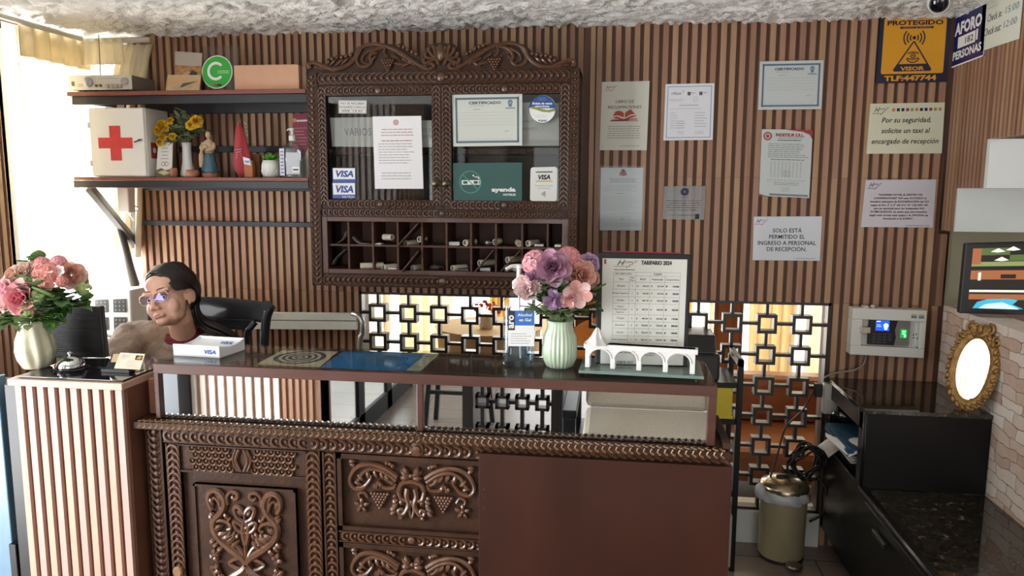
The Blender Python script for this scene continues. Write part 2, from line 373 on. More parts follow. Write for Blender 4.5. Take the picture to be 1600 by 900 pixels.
def stonemat():
    m = mat('ledge_stone', 'd0b8a4', 0.85); nt = m.node_tree; b = nt.nodes['Principled BSDF']
    tc = nt.nodes.new('ShaderNodeTexCoord'); mp = nt.nodes.new('ShaderNodeMapping'); mp.inputs['Rotation'].default_value = (0, radians(-90), radians(-90))
    sp = nt.nodes.new('ShaderNodeSeparateXYZ'); cb = nt.nodes.new('ShaderNodeCombineXYZ'); nt.links.new(tc.outputs['Object'], sp.inputs[0])
    nt.links.new(sp.outputs[1], cb.inputs[0]); nt.links.new(sp.outputs[2], cb.inputs[1])
    nz = nt.nodes.new('ShaderNodeTexNoise'); nz.inputs['Scale'].default_value = 9; nz.inputs['Detail'].default_value = 3; nt.links.new(cb.outputs[0], nz.inputs[0])
    va = nt.nodes.new('ShaderNodeVectorMath'); va.operation = 'MULTIPLY_ADD'; va.inputs[1].default_value = (0.07, 0.055, 0); nt.links.new(nz.outputs['Color'], va.inputs[0]); nt.links.new(cb.outputs[0], va.inputs[2])
    br = nt.nodes.new('ShaderNodeTexBrick'); br.inputs['Scale'].default_value = 1; br.inputs['Brick Width'].default_value = 0.145; br.inputs['Row Height'].default_value = 0.043
    br.inputs['Mortar Size'].default_value = 0.0014; br.inputs['Mortar Smooth'].default_value = 0.3; br.offset = 0.37; br.squash = 0.7; br.squash_frequency = 3
    br.inputs['Color1'].default_value = (*lin('f3e9df'), 1); br.inputs['Color2'].default_value = (*lin('cfb09c'), 1); br.inputs['Mortar'].default_value = (*lin('8d7260'), 1)
    nt.links.new(va.outputs[0], br.inputs['Vector'])
    n3 = nt.nodes.new('ShaderNodeTexNoise'); n3.inputs['Scale'].default_value = 30; nt.links.new(cb.outputs[0], n3.inputs[0])
    mx = nt.nodes.new('ShaderNodeMix'); mx.data_type = 'RGBA'; mx.blend_type = 'OVERLAY'; mx.inputs[0].default_value = 0.35
    nt.links.new(br.outputs['Color'], mx.inputs[6]); nt.links.new(n3.outputs['Color'], mx.inputs[7]); 
    bw = nt.nodes.new('ShaderNodeRGBToBW'); nt.links.new(n3.outputs['Color'], bw.inputs[0]); nt.links.new(bw.outputs[0], mx.inputs[7])
    nt.links.new(mx.outputs[2], b.inputs['Base Color'])
    bp = nt.nodes.new('ShaderNodeBump'); bp.inputs['Strength'].default_value = 0.8; bp.inputs['Distance'].default_value = 0.012; bp.invert = True
    nt.links.new(br.outputs['Fac'], bp.inputs['Height']); nt.links.new(bp.outputs[0], b.inputs['Normal']); return m
MB().box((WX1, -3.2, 0), (1.52, 0.0, 1.118)).build('wall_right_stone', stonemat(), kind='structure')
MB().box((-2.56, -3.40, 0), (-2.41, -3.28, CEIL)).build('trim_4', mat('post_blueblack', '1a232d', 0.35), kind='structure')
# lobby behind the viewer (seen in the counter's mirrors)
M_lwhite = mat('lobby_slat_pale', 'e9e2da', 0.5, var=0.04, scale=8); M_lbrown = mat('lobby_slat_dark', '8a6650', 0.5, var=0.1, scale=8)
lw = MB(); u = -2.55
u = -2.462
lw.cur = 1; lw.box((-2.6, -3.5, 0), (-1.60, -3.42, CEIL))
while u < -1.87: lw.cur = 0; lw.box((u, -3.42, 0), (u+0.030, -3.405, CEIL)); u += 0.056
u = -1.852
while u < -1.68: lw.cur = 2; lw.box((u, -3.42, 0), (u+0.02, -3.41, CEIL)); u += 0.040
lw.build('wall_lobby', [M_lwhite, M_lbrown, M_slat[1]], kind='structure')
M_frame = mat('black_door_frame', '15161a', 0.65, spec=0.25)
M_pane = glassmat('door_glass', (0.95, 0.98, 0.97), 0.06)
for i, (ya, yb) in enumerate(((-3.42, -4.03), (-4.03, -4.63), (-4.63, -5.25))):
    d = MB(); x0, x1 = -1.628, -1.60
    d.box((x0, ya, 0), (x1, ya-0.055, CEIL)); d.box((x0, yb, 0), (x1, yb+0.055, CEIL)); d.box((x0, ya, 0), (x1, yb, 0.13)); d.box((x0, ya, 2.15), (x1, yb, CEIL))
    o = d.build('door_%d' % (i+1), M_frame, kind='structure')
    MB().box((-1.617, ya-0.055, 0.13), (-1.612, yb+0.055, 2.15)).build('pane', M_pane, o)
    MB().box((-1.60, yb+0.04, 0.9), (-1.56, yb+0.08, 1.2)).build('door_handle', mat('steel', 'b8bcc0', 0.25, 1.0), o)
MB().box((-4.6, -8.2, -0.06), (-1.62, -4.2, -0.01)).box((-5.6, -4.2, -0.06), (-2.62, 0.5, -0.01)).build('floor_terrace', mat('terrace_paving', 'd8dad8', 0.6, var=0.06, scale=4), kind='structure')
MB().box((-1.66, -5.25, 0), (-1.6, -8.2, CEIL)).box((-1.66, -8.25, 0), (-1.2, -8.2, CEIL)).box((2.0, -8.25, 0), (2.6, -8.2, CEIL)).box((-1.2, -8.25, 2.2), (2, -8.2, CEIL)).build('wall_rear', mat('rear_wall', 'cfc8bd', 0.8), kind='structure')  # wide gap in the rear wall added for the fill light
MB().box((2.55, -8.2, 0), (2.6, -3.2, CEIL)).box((1.4, -3.25, 0), (2.6, -3.2, CEIL)).build('wall_lobby_right', mat('rear_wall', 'cfc8bd', 0.8), kind='structure')
# dining room seen through the lattice
M_room = mat('back_room_wall', 'cdbfa4', 0.8)
br_ = MB(); br_.box((-2.0, 2.9, 0), (2.4, 3.0, 0.06)); br_.box((-2.0, 2.9, 2.2), (2.4, 3.0, 2.4)); br_.box((-2.1, 0.14, 0), (-2.0, 3.0, 2.4)); br_.box((2.4, 0.14, 0), (2.5, 3.0, 2.4)); br_.box((-2.0, 0.14, 2.37), (2.4, 3.0, 2.45))
br_.build('wall_dining_room', M_room, kind='structure')
window('window_4', [((-2, 2.92, 0.3), (-1.94, 2.98, 2.2)), ((-0.6, 2.92, 0.3), (-0.54, 2.98, 2.2)), ((0.8, 2.92, 0.3), (0.86, 2.98, 2.2)), ((2.34, 2.92, 0.3), (2.4, 2.98, 2.2)), ((-2, 2.92, 1.2), (2.4, 2.98, 1.25))])
# curtains
M_curt = clothmat('cream_curtain', 'f0e6cc', 0.38); M_gold = clothmat('gold_curtain', 'e8d3a2', 0.5); M_whitecurt = clothmat('sheer_curtain', 'f1ead8', 0.5)
def curtain(a, b, zt, a2, b2, zb, folds, amp, m, label, group=None, nv=14, name='curtain', sweep=1.2, heading=0.0):
    """hangs between a and b at the top and a2,b2 at the hem (xy pairs); wavy folds"""
    a, b, a2, b2 = V(a), V(b), V(a2), V(b2); n = V((-(b-a).y, (b-a).x)).normalized()
    def fn(u, v):
        z = lerp(zt, zb, v); e = v**sweep; L = a.lerp(a2, e); R = b.lerp(b2, e); p = L.lerp(R, u)
        k = amp*(0.45+0.55*min(1, v*4))*(sin(u*folds*2*pi)+0.35*sin(u*folds*4.7*pi+1+v*1.5))
        return (p.x+n.x*k, p.y+n.y*k, z)
    mb = MB(); mb.grid(fn, int(folds*10), nv)
    o = mb.build(name, m, smooth=True, solid=0.003); tag(o, label, 'curtain', group)
    if heading:
        hb = MB(); hb.grid(lambda u, v: (lambda q: (q[0]-n.x*0.012, q[1]-n.y*0.012, lerp(zt+0.01, zt-heading, v)))(fn(u, 0.08)), int(folds*10), 3); hb.build('heading_tape', M_curt, o, smooth=True, solid=0.003)
    return o
c0 = Py(126, 62, -0.08); c1 = Py(229, 66, -0.08)
curtain((c1.x-0.16, -0.035), (c1.x, -0.035), c1.z, (c1.x-0.33, -0.04), (c1.x-0.12, -0.04), 1.26, 3, 0.012, M_curt, 'cream pleated curtain swept aside at the slatted wall, right end of the rail', sweep=0.62)
vb = MB(); vb.grid(lambda u, v: (lerp(c0.x-0.0, c1.x-0.11, u), -0.085+0.008*sin(u*30), lerp(c0.z, c0.z-0.115, v)), 40, 4)
tag(vb.build('curtain_valance', M_curt, smooth=True, solid=0.003), 'short cream curtain heading stretched over the bright corner window', 'curtain')
curtain((-2.49, -0.45), (-2.49, -0.02), 2.262, (-2.49, -0.40), (-2.49, -0.27), 1.2, 5, 0.018, M_whitecurt, 'thin cream curtain bunched in front of the large left window', heading=0.12)
rb = MB(); rb.tube([(-2.46, -0.98, 2.275), (-2.46, -0.10, 2.275)], 0.012, 8); rb.tube([(-2.47, -0.075, c1.z+0.012), (c1.x+0.015, -0.075, c1.z+0.012)], 0.013, 8)
tag(rb.build('curtain_rail', mat('rail_white', 'd8d2c0', 0.5), smooth=True), 'white curtain rail running round the window corner under the ceiling', 'curtain rail')
grp = 'curtains of the dining room behind the lattice'
for i, (xa, xb, y, m, lb) in enumerate([(-1.75, -1.25, 2.5, M_whitecurt, 'white curtain behind the lattice, leftmost of the dining room'), (-0.95, -0.75, 2.2, M_gold, 'narrow gold curtain behind the lattice below the key cabinet'),
        (-0.35, 0.1, 2.4, M_curt, 'cream curtain behind the lattice near the bouquet'), (0.35, 0.62, 2.3, M_gold, 'gold curtain behind the lattice right of the price list'), (0.98, 1.35, 2.2, M_curt, 'cream curtain hanging straight behind the right squares of the lattice'), (1.45, 1.85, 2.5, M_whitecurt, 'bright white curtain behind the far right edge of the lattice')]):
    curtain((xa, y), (xb, y), 2.2, (xa+0.03, y), (xb-0.04, y), 0.04, 4, 0.03, m, lb, grp)
M_wood = mat('mid_wood', '8a5a34', 0.45, var=0.15, scale=4, stretch=(8, 8, 0.6))
tag(MB().box((0.72, 2.0, 0), (0.92, 2.08, 2.2)).box((0.75, 1.98, 0.1), (0.89, 2.0, 2.1)).build('partition_board', M_wood, bevel=0.005), 'upright brown wooden panel behind the lattice, right of the price list', 'panel')
tag(MB().box((-0.32, 2.0, 0), (-0.02, 2.06, 1.7)).box((-0.29, 1.98, 0.1), (-0.05, 2.0, 1.6)).build('partition_board', mat('orange_wood', 'c98c4a', 0.45, var=0.1), bevel=0.005), 'orange wooden panel behind the lattice below the key cabinet', 'panel')
# ---------------------------------------------------------------- carving helpers
M_carve = [mat('walnut_ground_shade', '3a2417', 0.5, var=0.3, scale=18, bump=0.15, bscale=90, coat=0.08, spec=0.25), mat('carved_walnut', '5b3b27', 0.33, var=0.3, scale=30, coat=0.3)]  # ground coloured darker to paint crevice shade behind the raised carving
M_carvelt = [mat('walnut_ground_shade', '3a2417'), mat('pale_walnut_relief', '8a6748', 0.38, var=0.25, scale=22, coat=0.3)]  # same shade-dark ground under a paler brown relief
M_redwood = mat('red_brown_wood', '4d281c', 0.4, var=0.18, scale=5, stretch=(1, 6, 6), coat=0.3)
M_dark = mat('dark_recess_wood', '2a1913', 0.6, var=0.2, scale=10)
class Fr:
    def __init__(s, o, ex, ey, n): s.o = V(o); s.ex = V(ex); s.ey = V(ey); s.n = V(n)
    def __call__(s, u, v, w=0.0): return s.o+s.ex*u+s.ey*v+s.n*w
def crescent(mb, F, u, v, r, du, dv, t, w=0.0, ball=True, n=7):
    L = sqrt(du*du+dv*dv); du /= L; dv /= L; pts = []
    for i in range(n+1):
        a = radians(-112+224*i/n); c, s_ = cos(a), sin(a)
        pts.append(F(u+r*(c*du-s_*dv), v+r*(c*dv+s_*du), w+t*0.4))
    mb.tube(pts, [t*0.5]+[t]*(n-1)+[t*0.5], 5)
    if ball: mb.ball(F(u-du*r*0.1, v-dv*r*0.1, w), (r*0.46,)*3, 6, 4)
def beads(mb, F, a, b, width, count, sgn=1, w=0.0, mid=True, flip_mid=True, t=None):
    """a run of crescent mouldings from a to b (u,v pairs) meeting at a round boss"""
    a = V((*a, 0)); b = V((*b, 0)); d = (b-a); t = t or width*0.10
    for i in range(count):
        k = (i+0.5)/count; p = a+d*k
        s_ = sgn*(1 if (k < 0.5 or not flip_mid) else -1)
        if mid and abs(k-0.5) < 0.5/count+1e-6:
            mb.lathe(F(p.x, p.y, w), [(width*0.36, -0.002), (width*0.36, width*0.12), (width*0.2, width*0.2)], 12, axis=F.n); continue
        crescent(mb, F, p.x, p.y, width*0.44, d.x*s_, d.y*s_, t, w)
def strip(mb, F, u0, v0, u1, v1, th, w=0.0):
    mb.cur = 0; mb.hexa([F(u0, v0, w), F(u1, v0, w), F(u1, v1, w), F(u0, v1, w)], -F.n*th); mb.cur = 1
def stroke(mb, F, pts, r0, r1=None, w=0.0, n=6, hump=0.0, sub=4):
    c = catmull([(x, y, 0) for x, y in pts], sub); m = len(c); r1 = r0 if r1 is None else r1
    mb.tube([F(p.x, p.y, w+hump*sin(pi*i/(m-1))) for i, p in enumerate(c)], [lerp(r0, r1, i/(m-1)) for i in range(m)], n)
def leaf2(mb, F, u, v, du, dv, wid, w=0.0, lift=None):
    """carved leaf lobe: a flattened tapering ridge from (u,v) along (du,dv)"""
    L = sqrt(du*du+dv*dv); pts = []; rs = []
    for i in range(6):
        k = i/5; pts.append(F(u+du*k, v+dv*k, w+(lift or wid*0.5)*sin(pi*min(1, k*0.9+0.1)))); rs.append(wid*(0.35+0.65*sin(pi*(0.15+0.8*k))))
    rs[-1] = wid*0.25; mb.tube(pts, rs, 6)
def spiral(mb, F, u, v, R, r, a0, turns, sgn=1, w=0.0):
    m = int(14*turns)+4; pts = []; rs = []
    for i in range(m):
        k = i/(m-1); a = a0+sgn*2*pi*turns*k; R_ = R*(1-0.85*k); pts.append(F(u+R_*cos(a), v+R_*sin(a), w+r*0.5*k)); rs.append(r*(0.6+0.6*k))
    mb.tube(pts, rs, 6)
def grapes(mb, F, u, v, s, rows=5, w=0.0):
    for j in range(rows):
        k = rows-j
        for i in range(k): mb.ball(F(u+(i-(k-1)/2)*s*1.05, v-j*s*0.92, w+s*0.35), s*0.60, 8, 6)
def rosette(mb, F, u, v, R, w=0.0):
    for k in range(5): a = 2*pi*k/5+0.3; leaf2(mb, F, u+0.2*R*cos(a), v+0.2*R*sin(a), 0.8*R*cos(a), 0.8*R*sin(a), R*0.26, w)
    mb.ball(F(u, v, w+R*0.2), R*0.28, 7, 5)

# ---------------------------------------------------------------- hanging key cabinet
CY = -0.25
def cx(px, row=280): return Py(px, row, CY).x
def cz(py, col=690): return Py(col, py, CY).z
cabF = Fr((0, CY, 0), (1, 0, 0), (0, 0, 1), (0, -1, 0))
kc = thing('key_cabinet', 'dark carved wooden hanging key cabinet with two glass doors and pigeonholes', 'cabinet', (-0.73, -0.12, 1.17))
XL, XR, ZB, ZT = -1.312, -0.152, 1.172, 2.085
xa, xb = cx(500), cx(889.5)             # inside of the posts
b = MB(); b.box((XL, -0.0, ZB), (XR, -0.012, ZT)); b.box((XL, 0, ZB), (XL+0.018, CY+0.03, ZT)); b.box((XR-0.018, 0, ZB), (XR, CY+0.03, ZT)); b.box((XL, 0, ZT-0.02), (XR, CY+0.02, ZT)); b.box((XL, 0, ZB), (XR, CY+0.02, ZB+0.02))
b.build('carcass', M_dark, kc)
for x0, x1, row in ((XL, xa, -1), (xb, XR, 1)):
    p = MB(); strip(p, cabF, x0, ZB, x1, ZT, 0.04); strip(p, cabF, x0, ZB, x0+0.006, ZT, 0.03, 0.005); strip(p, cabF, x1-0.006, ZB, x1, ZT, 0.03, 0.005)
    beads(p, cabF, ((x0+x1)/2, ZT-0.01), ((x0+x1)/2, ZB+0.012), x1-x0-0.006, 36, 1, mid=False, flip_mid=False, t=0.004)
    p.build('post', M_carve, kc, autos=40)
def rail(name, v0, v1, cnt, m=M_carve, u0=xa, u1=xb, mid=True):
    p = MB(); strip(p, cabF, u0, v0, u1, v1, 0.035, -0.004); strip(p, cabF, u0, v1-0.004, u1, v1, 0.03, 0.004); strip(p, cabF, u0, v0, u1, v0+0.004, 0.03, 0.004)
    beads(p, cabF, (u0+0.012, (v0+v1)/2), (u1-0.012, (v0+v1)/2), (v1-v0)*0.86, cnt, -1, w=-0.002, mid=mid, t=0.0038); return p.build(name, m, kc, autos=40)
rail('top_rail', cz(131), ZT, 41)
rail('middle_rail', cz(340), cz(327.5), 45)
rail('bottom_rail', ZB, cz(431), 45)
# crest
k = MB(); PX = lambda x, y: (Py(460+x/3.3333, 40+y/3.3333, CY).x, Py(460+x/3.3333, 40+y/3.3333, CY).z)
sil = [(68, 240), (66, 205), (85, 188), (120, 190), (160, 200), (165, 170), (200, 160), (290, 145), (330, 105), (390, 88), (440, 90), (520, 95), (600, 135), (665, 160), (680, 115), (700, 95), (740, 90), (765, 82)]
def mir(pts): return [(1530-x, y-(8 if x < 765 else 0)) for x, y in pts]
left = sil; right = [(1530-x, y-12*(765-x)/700) for x, y in reversed(sil[:-1])]
poly = [PX(x, y) for x, y in left+right]
k.prism(poly, (0, CY+0.012, 0), (1, 0, 0), (0, 0, 1), (0, 0.02, 0)); k.cur = 1
for sg in (0, 1):
    T = (lambda pts: [PX(x, y) for x, y in pts]) if not sg else (lambda pts: [PX(1530-x, y-12*(765-x)/700) for x, y in pts])
    stroke(k, cabF, T([(80, 225), (75, 200), (100, 192), (140, 205), (200, 228), (262, 214), (308, 178), (335, 125), (390, 97), (455, 100), (530, 128), (590, 165), (640, 200), (695, 228), (726, 210), (708, 193), (696, 206)]), 0.0095, 0.007, w=-0.004)
    stroke(k, cabF, T([(470, 108), (420, 125), (392, 160), (400, 190), (372, 214), (335, 205), (322, 170), (345, 125)]), 0.008, 0.006, w=-0.004)
    stroke(k, cabF, T([(408, 122), (362, 150), (352, 185), (380, 200)]), 0.006, 0.003, w=-0.004)
    stroke(k, cabF, T([(540, 140), (600, 178), (650, 205), (690, 210)]), 0.006, 0.004, w=0.0)
    for x, y in ((175, 190), (196, 172), (220, 165), (244, 163), (268, 158), (292, 152), (545, 105), (568, 112), (590, 122), (612, 135), (634, 148)):
        (u, v), = T([(x, y)]); k.ball(cabF(u, v, -0.004), 0.0095, 7, 5)
    for x, y, dx, dy in ((185, 205, 30, -30), (215, 205, 35, -30), (245, 200, 35, -32), (100, 215, 40, 5), (130, 220, 40, 4), (505, 150, 45, 30), (520, 195, 60, 10), (560, 215, 50, -25), (590, 180, 40, 30), (560, 170, 40, 25), (420, 160, -25, 30), (430, 140, -30, 10)):
        (u, v), (u2, v2) = T([(x, y), (x+dx, y+dy)]); leaf2(k, cabF, u, v, u2-u, v2-v, 0.006, w=-0.005)
    (u, v), = T([(487, 180)]); grapes(k, cabF, u, v, 0.011, 5, -0.003)
    stroke(k, cabF, T([(475, 110), (468, 140), (487, 165)]), 0.004, 0.003)
    for i, (x, y) in enumerate([(742, 110), (722, 104), (698, 116), (680, 140), (672, 170)]):
        stroke(k, cabF, T([(752, 205), (738, 175), (x+8, y+25), (x, y)]), 0.004, 0.008, w=-0.002)
u, v = PX(762, 140); k.ball(cabF(u, v, -0.002), (0.020, 0.013, 0.036), 12, 8)
k.build('crest', M_carve, kc, autos=45)
# doors
def door(u0, u1, g0, g1, knob, name='door'):
    z0, z1 = cz(327), cz(132); gz0, gz1 = cz(313), cz(148)
    d = MB(); strip(d, cabF, u0, z0, g0, z1, 0.02, 0.0); strip(d, cabF, g1, z0, u1, z1, 0.02); strip(d, cabF, g0, gz1, g1, z1, 0.02); strip(d, cabF, g0, z0, g1, gz0, 0.02)
    for a, b_ in ((u0, g0), (g1, u1)):
        strip(d, cabF, a, z0, a+0.004, z1, 0.015, 0.006); strip(d, cabF, b_-0.004, z0, b_, z1, 0.015, 0.006)
        beads(d, cabF, ((a+b_)/2, z0+0.012), ((a+b_)/2, z1-0.012), (b_-a)*0.86, 24, 1, w=0.002, flip_mid=False, mid=False, t=0.0036)
    for a, b_ in ((z0, gz0), (gz1, z1)):
        beads(d, cabF, (g0, (a+b_)/2), (g1, (a+b_)/2), (b_-a)*0.88, 17, -1, w=0.002, t=0.0036)
        strip(d, cabF, g0, a, g1, a+0.004, 0.015, 0.005); strip(d, cabF, g0, b_-0.004, g1, b_, 0.015, 0.005)
    o = d.build(name, M_carve, kc, autos=40)
    MB().hexa([cabF(g0, gz0, -0.008), cabF(g1, gz0, -0.008), cabF(g1, gz1, -0.008), cabF(g0, gz1, -0.008)], (0, 0.003, 0)).build('glass_pane', glassmat('cabinet_glass', (0.88, 0.9, 0.9), 0.03), o)
    kb = MB(); kb.lathe(cabF(knob, cz(287), 0.004), [(0.016, 0), (0.016, 0.004), (0.008, 0.007), (0.006, 0.014), (0.012, 0.02), (0.013, 0.027), (0.006, 0.033)], 14, axis=(0, -1, 0)); kb.build('knob', mat('old_brass', '8f8466', 0.35, 0.9, var=0.2), o, smooth=True, label='tarnished brass knob')
    return gz0, gz1
door(xa+0.001, cx(690), cx(513), cx(676), cx(681.5))
GZ0, GZ1 = door(cx(690.6), xb-0.001, cx(706), cx(873), cx(697.5))
p = MB(); zs = cz(232); p.box((XL+0.018, -0.012, zs-0.02), (XR-0.018, CY+0.05, zs)); fr2 = Fr((0, CY+0.05, 0), (1, 0, 0), (0, 0, 1), (0, -1, 0)); beads(p, fr2, (XL+0.03, zs-0.012), (XR-0.03, zs-0.012), 0.02, 50, 1, mid=False, t=0.0025); p.build('shelf', M_carve, kc)
# pigeonhole rack
cols = [513, 543, 581, 620, 658, 696.5, 735, 774, 815, 855, 878]
rk = MB(); pz0, pz1 = cz(423.5), cz(348); PD = -0.06
strip(rk, cabF, xa, cz(431), cx(512, 385), cz(340), 0.05, -0.002); strip(rk, cabF, cx(878, 385), cz(431), xb, cz(340), 0.05, -0.002); strip(rk, cabF, cx(512, 385), cz(431), cx(878, 385), pz0, 0.05, -0.002); strip(rk, cabF, cx(512, 385), pz1, cx(878, 385), cz(340), 0.05, -0.002)
rk.build('rack_frame', M_redwood, kc, bevel=0.002)
dv = MB(); ps = [cx(c, 385) for c in cols]; zm = cz(386)
for c in ps[1:-1]: dv.box((c-0.004, CY+0.015, pz0), (c+0.004, PD, pz1))
dv.box((ps[0], CY+0.017, zm-0.004), (ps[-1], PD, zm+0.004)); dv.box((ps[0]-0.01, CY+0.04, pz0-0.01), (ps[-1]+0.01, PD, pz0)); dv.box((ps[0]-0.01, PD, pz0), (ps[-1]+0.01, PD+0.01, pz1))
dv.build('pigeonhole_dividers', mat('rack_wood', '553527', 0.6, var=0.2), kc)
for x0, y0, x1, y1 in ((657, 349, 625, 384), (658, 391, 632, 423), (774, 389, 745, 423), (815, 390, 785, 422)):
    q = MB(); a = Py(x0, y0, CY+0.03); c = Py(x1, y1, CY+0.03); q.beam(a, c, 0.005, 0.1, up=(0, 1, 0)); q.build('diagonal_divider', mat('rack_wood', '553527'), kc)
# key tags: short white pipe sections
M_pipe = mat('ivory_pipe', 'cfc8b6', 0.45, var=0.08)
def keytube(px, py, length, ang, tilt=0.0, label='', row=0):
    d = V((sin(ang), cos(ang), tilt)).normalized(); y0 = CY+0.025; c = Py(px, py, y0)
    r = 0.0135; t = MB(); prof = [(r*0.72, 0.002), (r*0.72, 0), (r, 0), (r, length), (r*0.72, length), (r*0.72, length-0.01)]
    t.lathe(c, prof, 18, axis=d, cap=False); t.lathe(c+d*0.012, [(r*0.72, 0), (r*0.70, 0.001)], 12, axis=d)
    o = t.build('key_tube', M_pipe, autos=40, origin=c); tag(o, label, 'key tag', 'pipe key tags in the pigeonholes')
ktl = 'ivory pipe key tag lying in the %s of the pigeonholes'
for px, py, L, a, lb in [(613, 371, 0.05, -1.1, 'third compartment of the top row'), (656, 374, 0.06, 0.1, 'fourth compartment of the top row, right end'), (727, 379.5, 0.08, 0.35, 'sixth compartment of the top row'),
        (774, 378, 0.06, 0.15, 'seventh compartment of the top row'), (811, 380.5, 0.07, -0.2, 'eighth compartment of the top row'), (825, 380.5, 0.08, 0.4, 'ninth compartment of the top row'),
        (563, 415.5, 0.10, 1.15, 'second compartment of the bottom row'), (599, 418, 0.07, 0.6, 'third compartment of the bottom row'), (634, 398.5, 0.07, 0.5, 'fourth compartment of the bottom row, upper one'),
        (645, 418.5, 0.08, 0.4, 'fourth compartment of the bottom row, lower one'), (707, 421, 0.08, 0.6, 'sixth compartment of the bottom row'), (749, 411, 0.08, 0.7, 'seventh compartment of the bottom row'),
        (793, 406, 0.08, 0.6, 'eighth compartment of the bottom row, upper one'), (791, 425, 0.07, 0.5, 'eighth compartment of the bottom row, lower one')]:
    keytube(px, min(py, 419.2 if py > 400 else 380.5), L, a, 0, 'ivory pipe key tag in the '+lb)
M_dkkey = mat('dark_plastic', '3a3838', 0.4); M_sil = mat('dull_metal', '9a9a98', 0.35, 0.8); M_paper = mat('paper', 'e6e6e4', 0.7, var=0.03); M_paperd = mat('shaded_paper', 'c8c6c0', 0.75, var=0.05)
def lump(px, py, sx, sz, m, label, name, cat, ball=False):
    c = Py(px, py, CY+0.05); q = MB()
    if ball:
        q.ball(c+V((0, 0, sz)), (sx, sx*0.8, sz), 12, 8); q.tube([c+V((sx*0.4, -0.005, sz)), c+V((sx*1.2, -0.02, sz*1.3)), c+V((sx*1.5, -0.01, sz*0.4))], 0.003, 6); o = q.build(name, m, smooth=True, origin=c)
    else:
        q.box((c.x-sx, c.y-0.02, c.z), (c.x+sx, c.y+0.03, c.z+2*sz)); o = q.build(name, m, bevel=0.002, origin=c)
    tag(o, label, cat)
zt = lambda c_: 383.2; zb_ = 422.5
lump(633, 382.5, 0.018, 0.014, M_dkkey, 'dark grey key fob in the fourth top pigeonhole', 'key_fob', 'key fob', True)
lump(590, 382.5, 0.02, 0.004, M_paper, 'small white box in the third top pigeonhole', 'small_box', 'box')
lump(711, 383.5, 0.025, 0.009, M_sil, 'flat metal tin in the sixth top pigeonhole', 'metal_tin', 'tin')
lump(762, 383.5, 0.014, 0.012, M_sil, 'grey metal key fob in the seventh top pigeonhole', 'key_fob', 'key fob', True)
lump(843, 385, 0.02, 0.006, M_sil, 'flat grey box in the ninth top pigeonhole', 'small_box', 'box')
lump(872, 385.5, 0.014, 0.005, M_paper, 'small white box in the last top pigeonhole', 'small_box', 'box')
lump(615, 422, 0.02, 0.005, M_paper, 'small pale box in the third bottom pigeonhole', 'small_box', 'box')
lump(681, 422, 0.028, 0.013, M_dkkey, 'black key bunch in the fifth bottom pigeonhole', 'key_bunch', 'keys', True)
lump(725, 423, 0.024, 0.006, M_dkkey, 'black flat case in the sixth bottom pigeonhole', 'small_case', 'case')
lump(759, 423, 0.024, 0.008, M_sil, 'silver rounded case in the seventh bottom pigeonhole', 'small_case', 'case')
lump(808, 424, 0.024, 0.008, M_paper, 'white crumpled packet in the eighth bottom pigeonhole', 'paper_packet', 'packet', True)
def slip(corn, label, m=M_paper, y=CY+0.02):
    q = [Py(x, y_, y) for x, y_ in corn]; b_ = MB(); b_.hexa(q, (0, 0.05, 0.0)); tag(b_.build('paper_slip', m, origin=q[0]), label, 'paper slip')
slip([(528, 424), (582, 424), (582, 422.4), (530, 421)], 'paper slips lying at the left end of the bottom pigeonholes')
slip([(700, 425.5), (742, 426), (741, 424.5), (701, 424)], 'paper slip on the floor of the sixth bottom pigeonhole')
def curl(pts, label):
    b_ = MB(); P = catmull([Py(x, y, CY+0.05) for x, y in pts], 6); n = len(P); b_.add([p for p in P]+[p+V((0, 0.08, 0)) for p in P], [(i, i+1, n+i+1, n+i) for i in range(n-1)])
    tag(b_.build('curled_paper', mat('grey_sheet', '8d8a88', 0.6), smooth=True, solid=0.001), label, 'paper')
curl([(540, 362), (536, 372), (528, 379), (516, 382)], 'curled grey paper in the first top pigeonhole')
curl([(549, 354), (550, 370), (560, 380), (577, 381)], 'curled grey paper in the second top pigeonhole')
curl([(516, 416), (524, 403), (540, 389)], 'curled grey paper in the first bottom pigeonhole')
# ---------------------------------------------------------------- sheets on the cabinet glass
I_black = mat('ink_black', '26262a', 0.6); I_grey = mat('ink_grey', '86868a', 0.7); I_lgrey = mat('ink_pale', 'a9acaf', 0.7); I_blue = mat('ink_blue', '1c4e9c', 0.5); I_white = mat('ink_white', 'eef0f0', 0.5)
I_red = mat('ink_red', 'b5333a', 0.6); I_navy = mat('ink_navy', '1d2340', 0.5); I_teal = mat('ink_teal', '3f8a76', 0.5); I_orange = mat('ink_orange', 'e09a2e', 0.5); I_slate = mat('ink_slate', '6f8494', 0.6); I_green = mat('ink_green', '8e9a2c', 0.5); I_pink = mat('ink_pale_red', 'b98a86', 0.7)
G = CY+0.004
def gq(x0, y0, x1, y1, dy=0.0, y=None): yy = G+dy if y is None else y; return [Py(a, b_, yy) for a, b_ in ((x0, y0), (x1, y0), (x1, y1), (x0, y1))]
def gq4(c, y): return [Py(a, b_, y) for a, b_ in c]
LT = ('lettering', I_black)
def d(s):
    s.frame('k', 0.015, 0.01)
    for i, t in enumerate(('NO SE RECIBEN', 'DOLARES CON LA', 'SERIE "CB B2"')): s.text('k', t, 0.5, 0.32+i*0.28, 0.17, wfit=(0.84, 0.92, 0.78)[i])
sign('notice_card', 'small white card about dollar bills at the top of the left glass door', 'notice', gq4([(528.7, 156.5), (573, 157), (572.5, 177.5), (529, 177)], G), M_paper, {'k': LT}, d)
def d(s): s.text('k', 'VARIOS', 0.62, 0.62, 0.26, wfit=0.62)
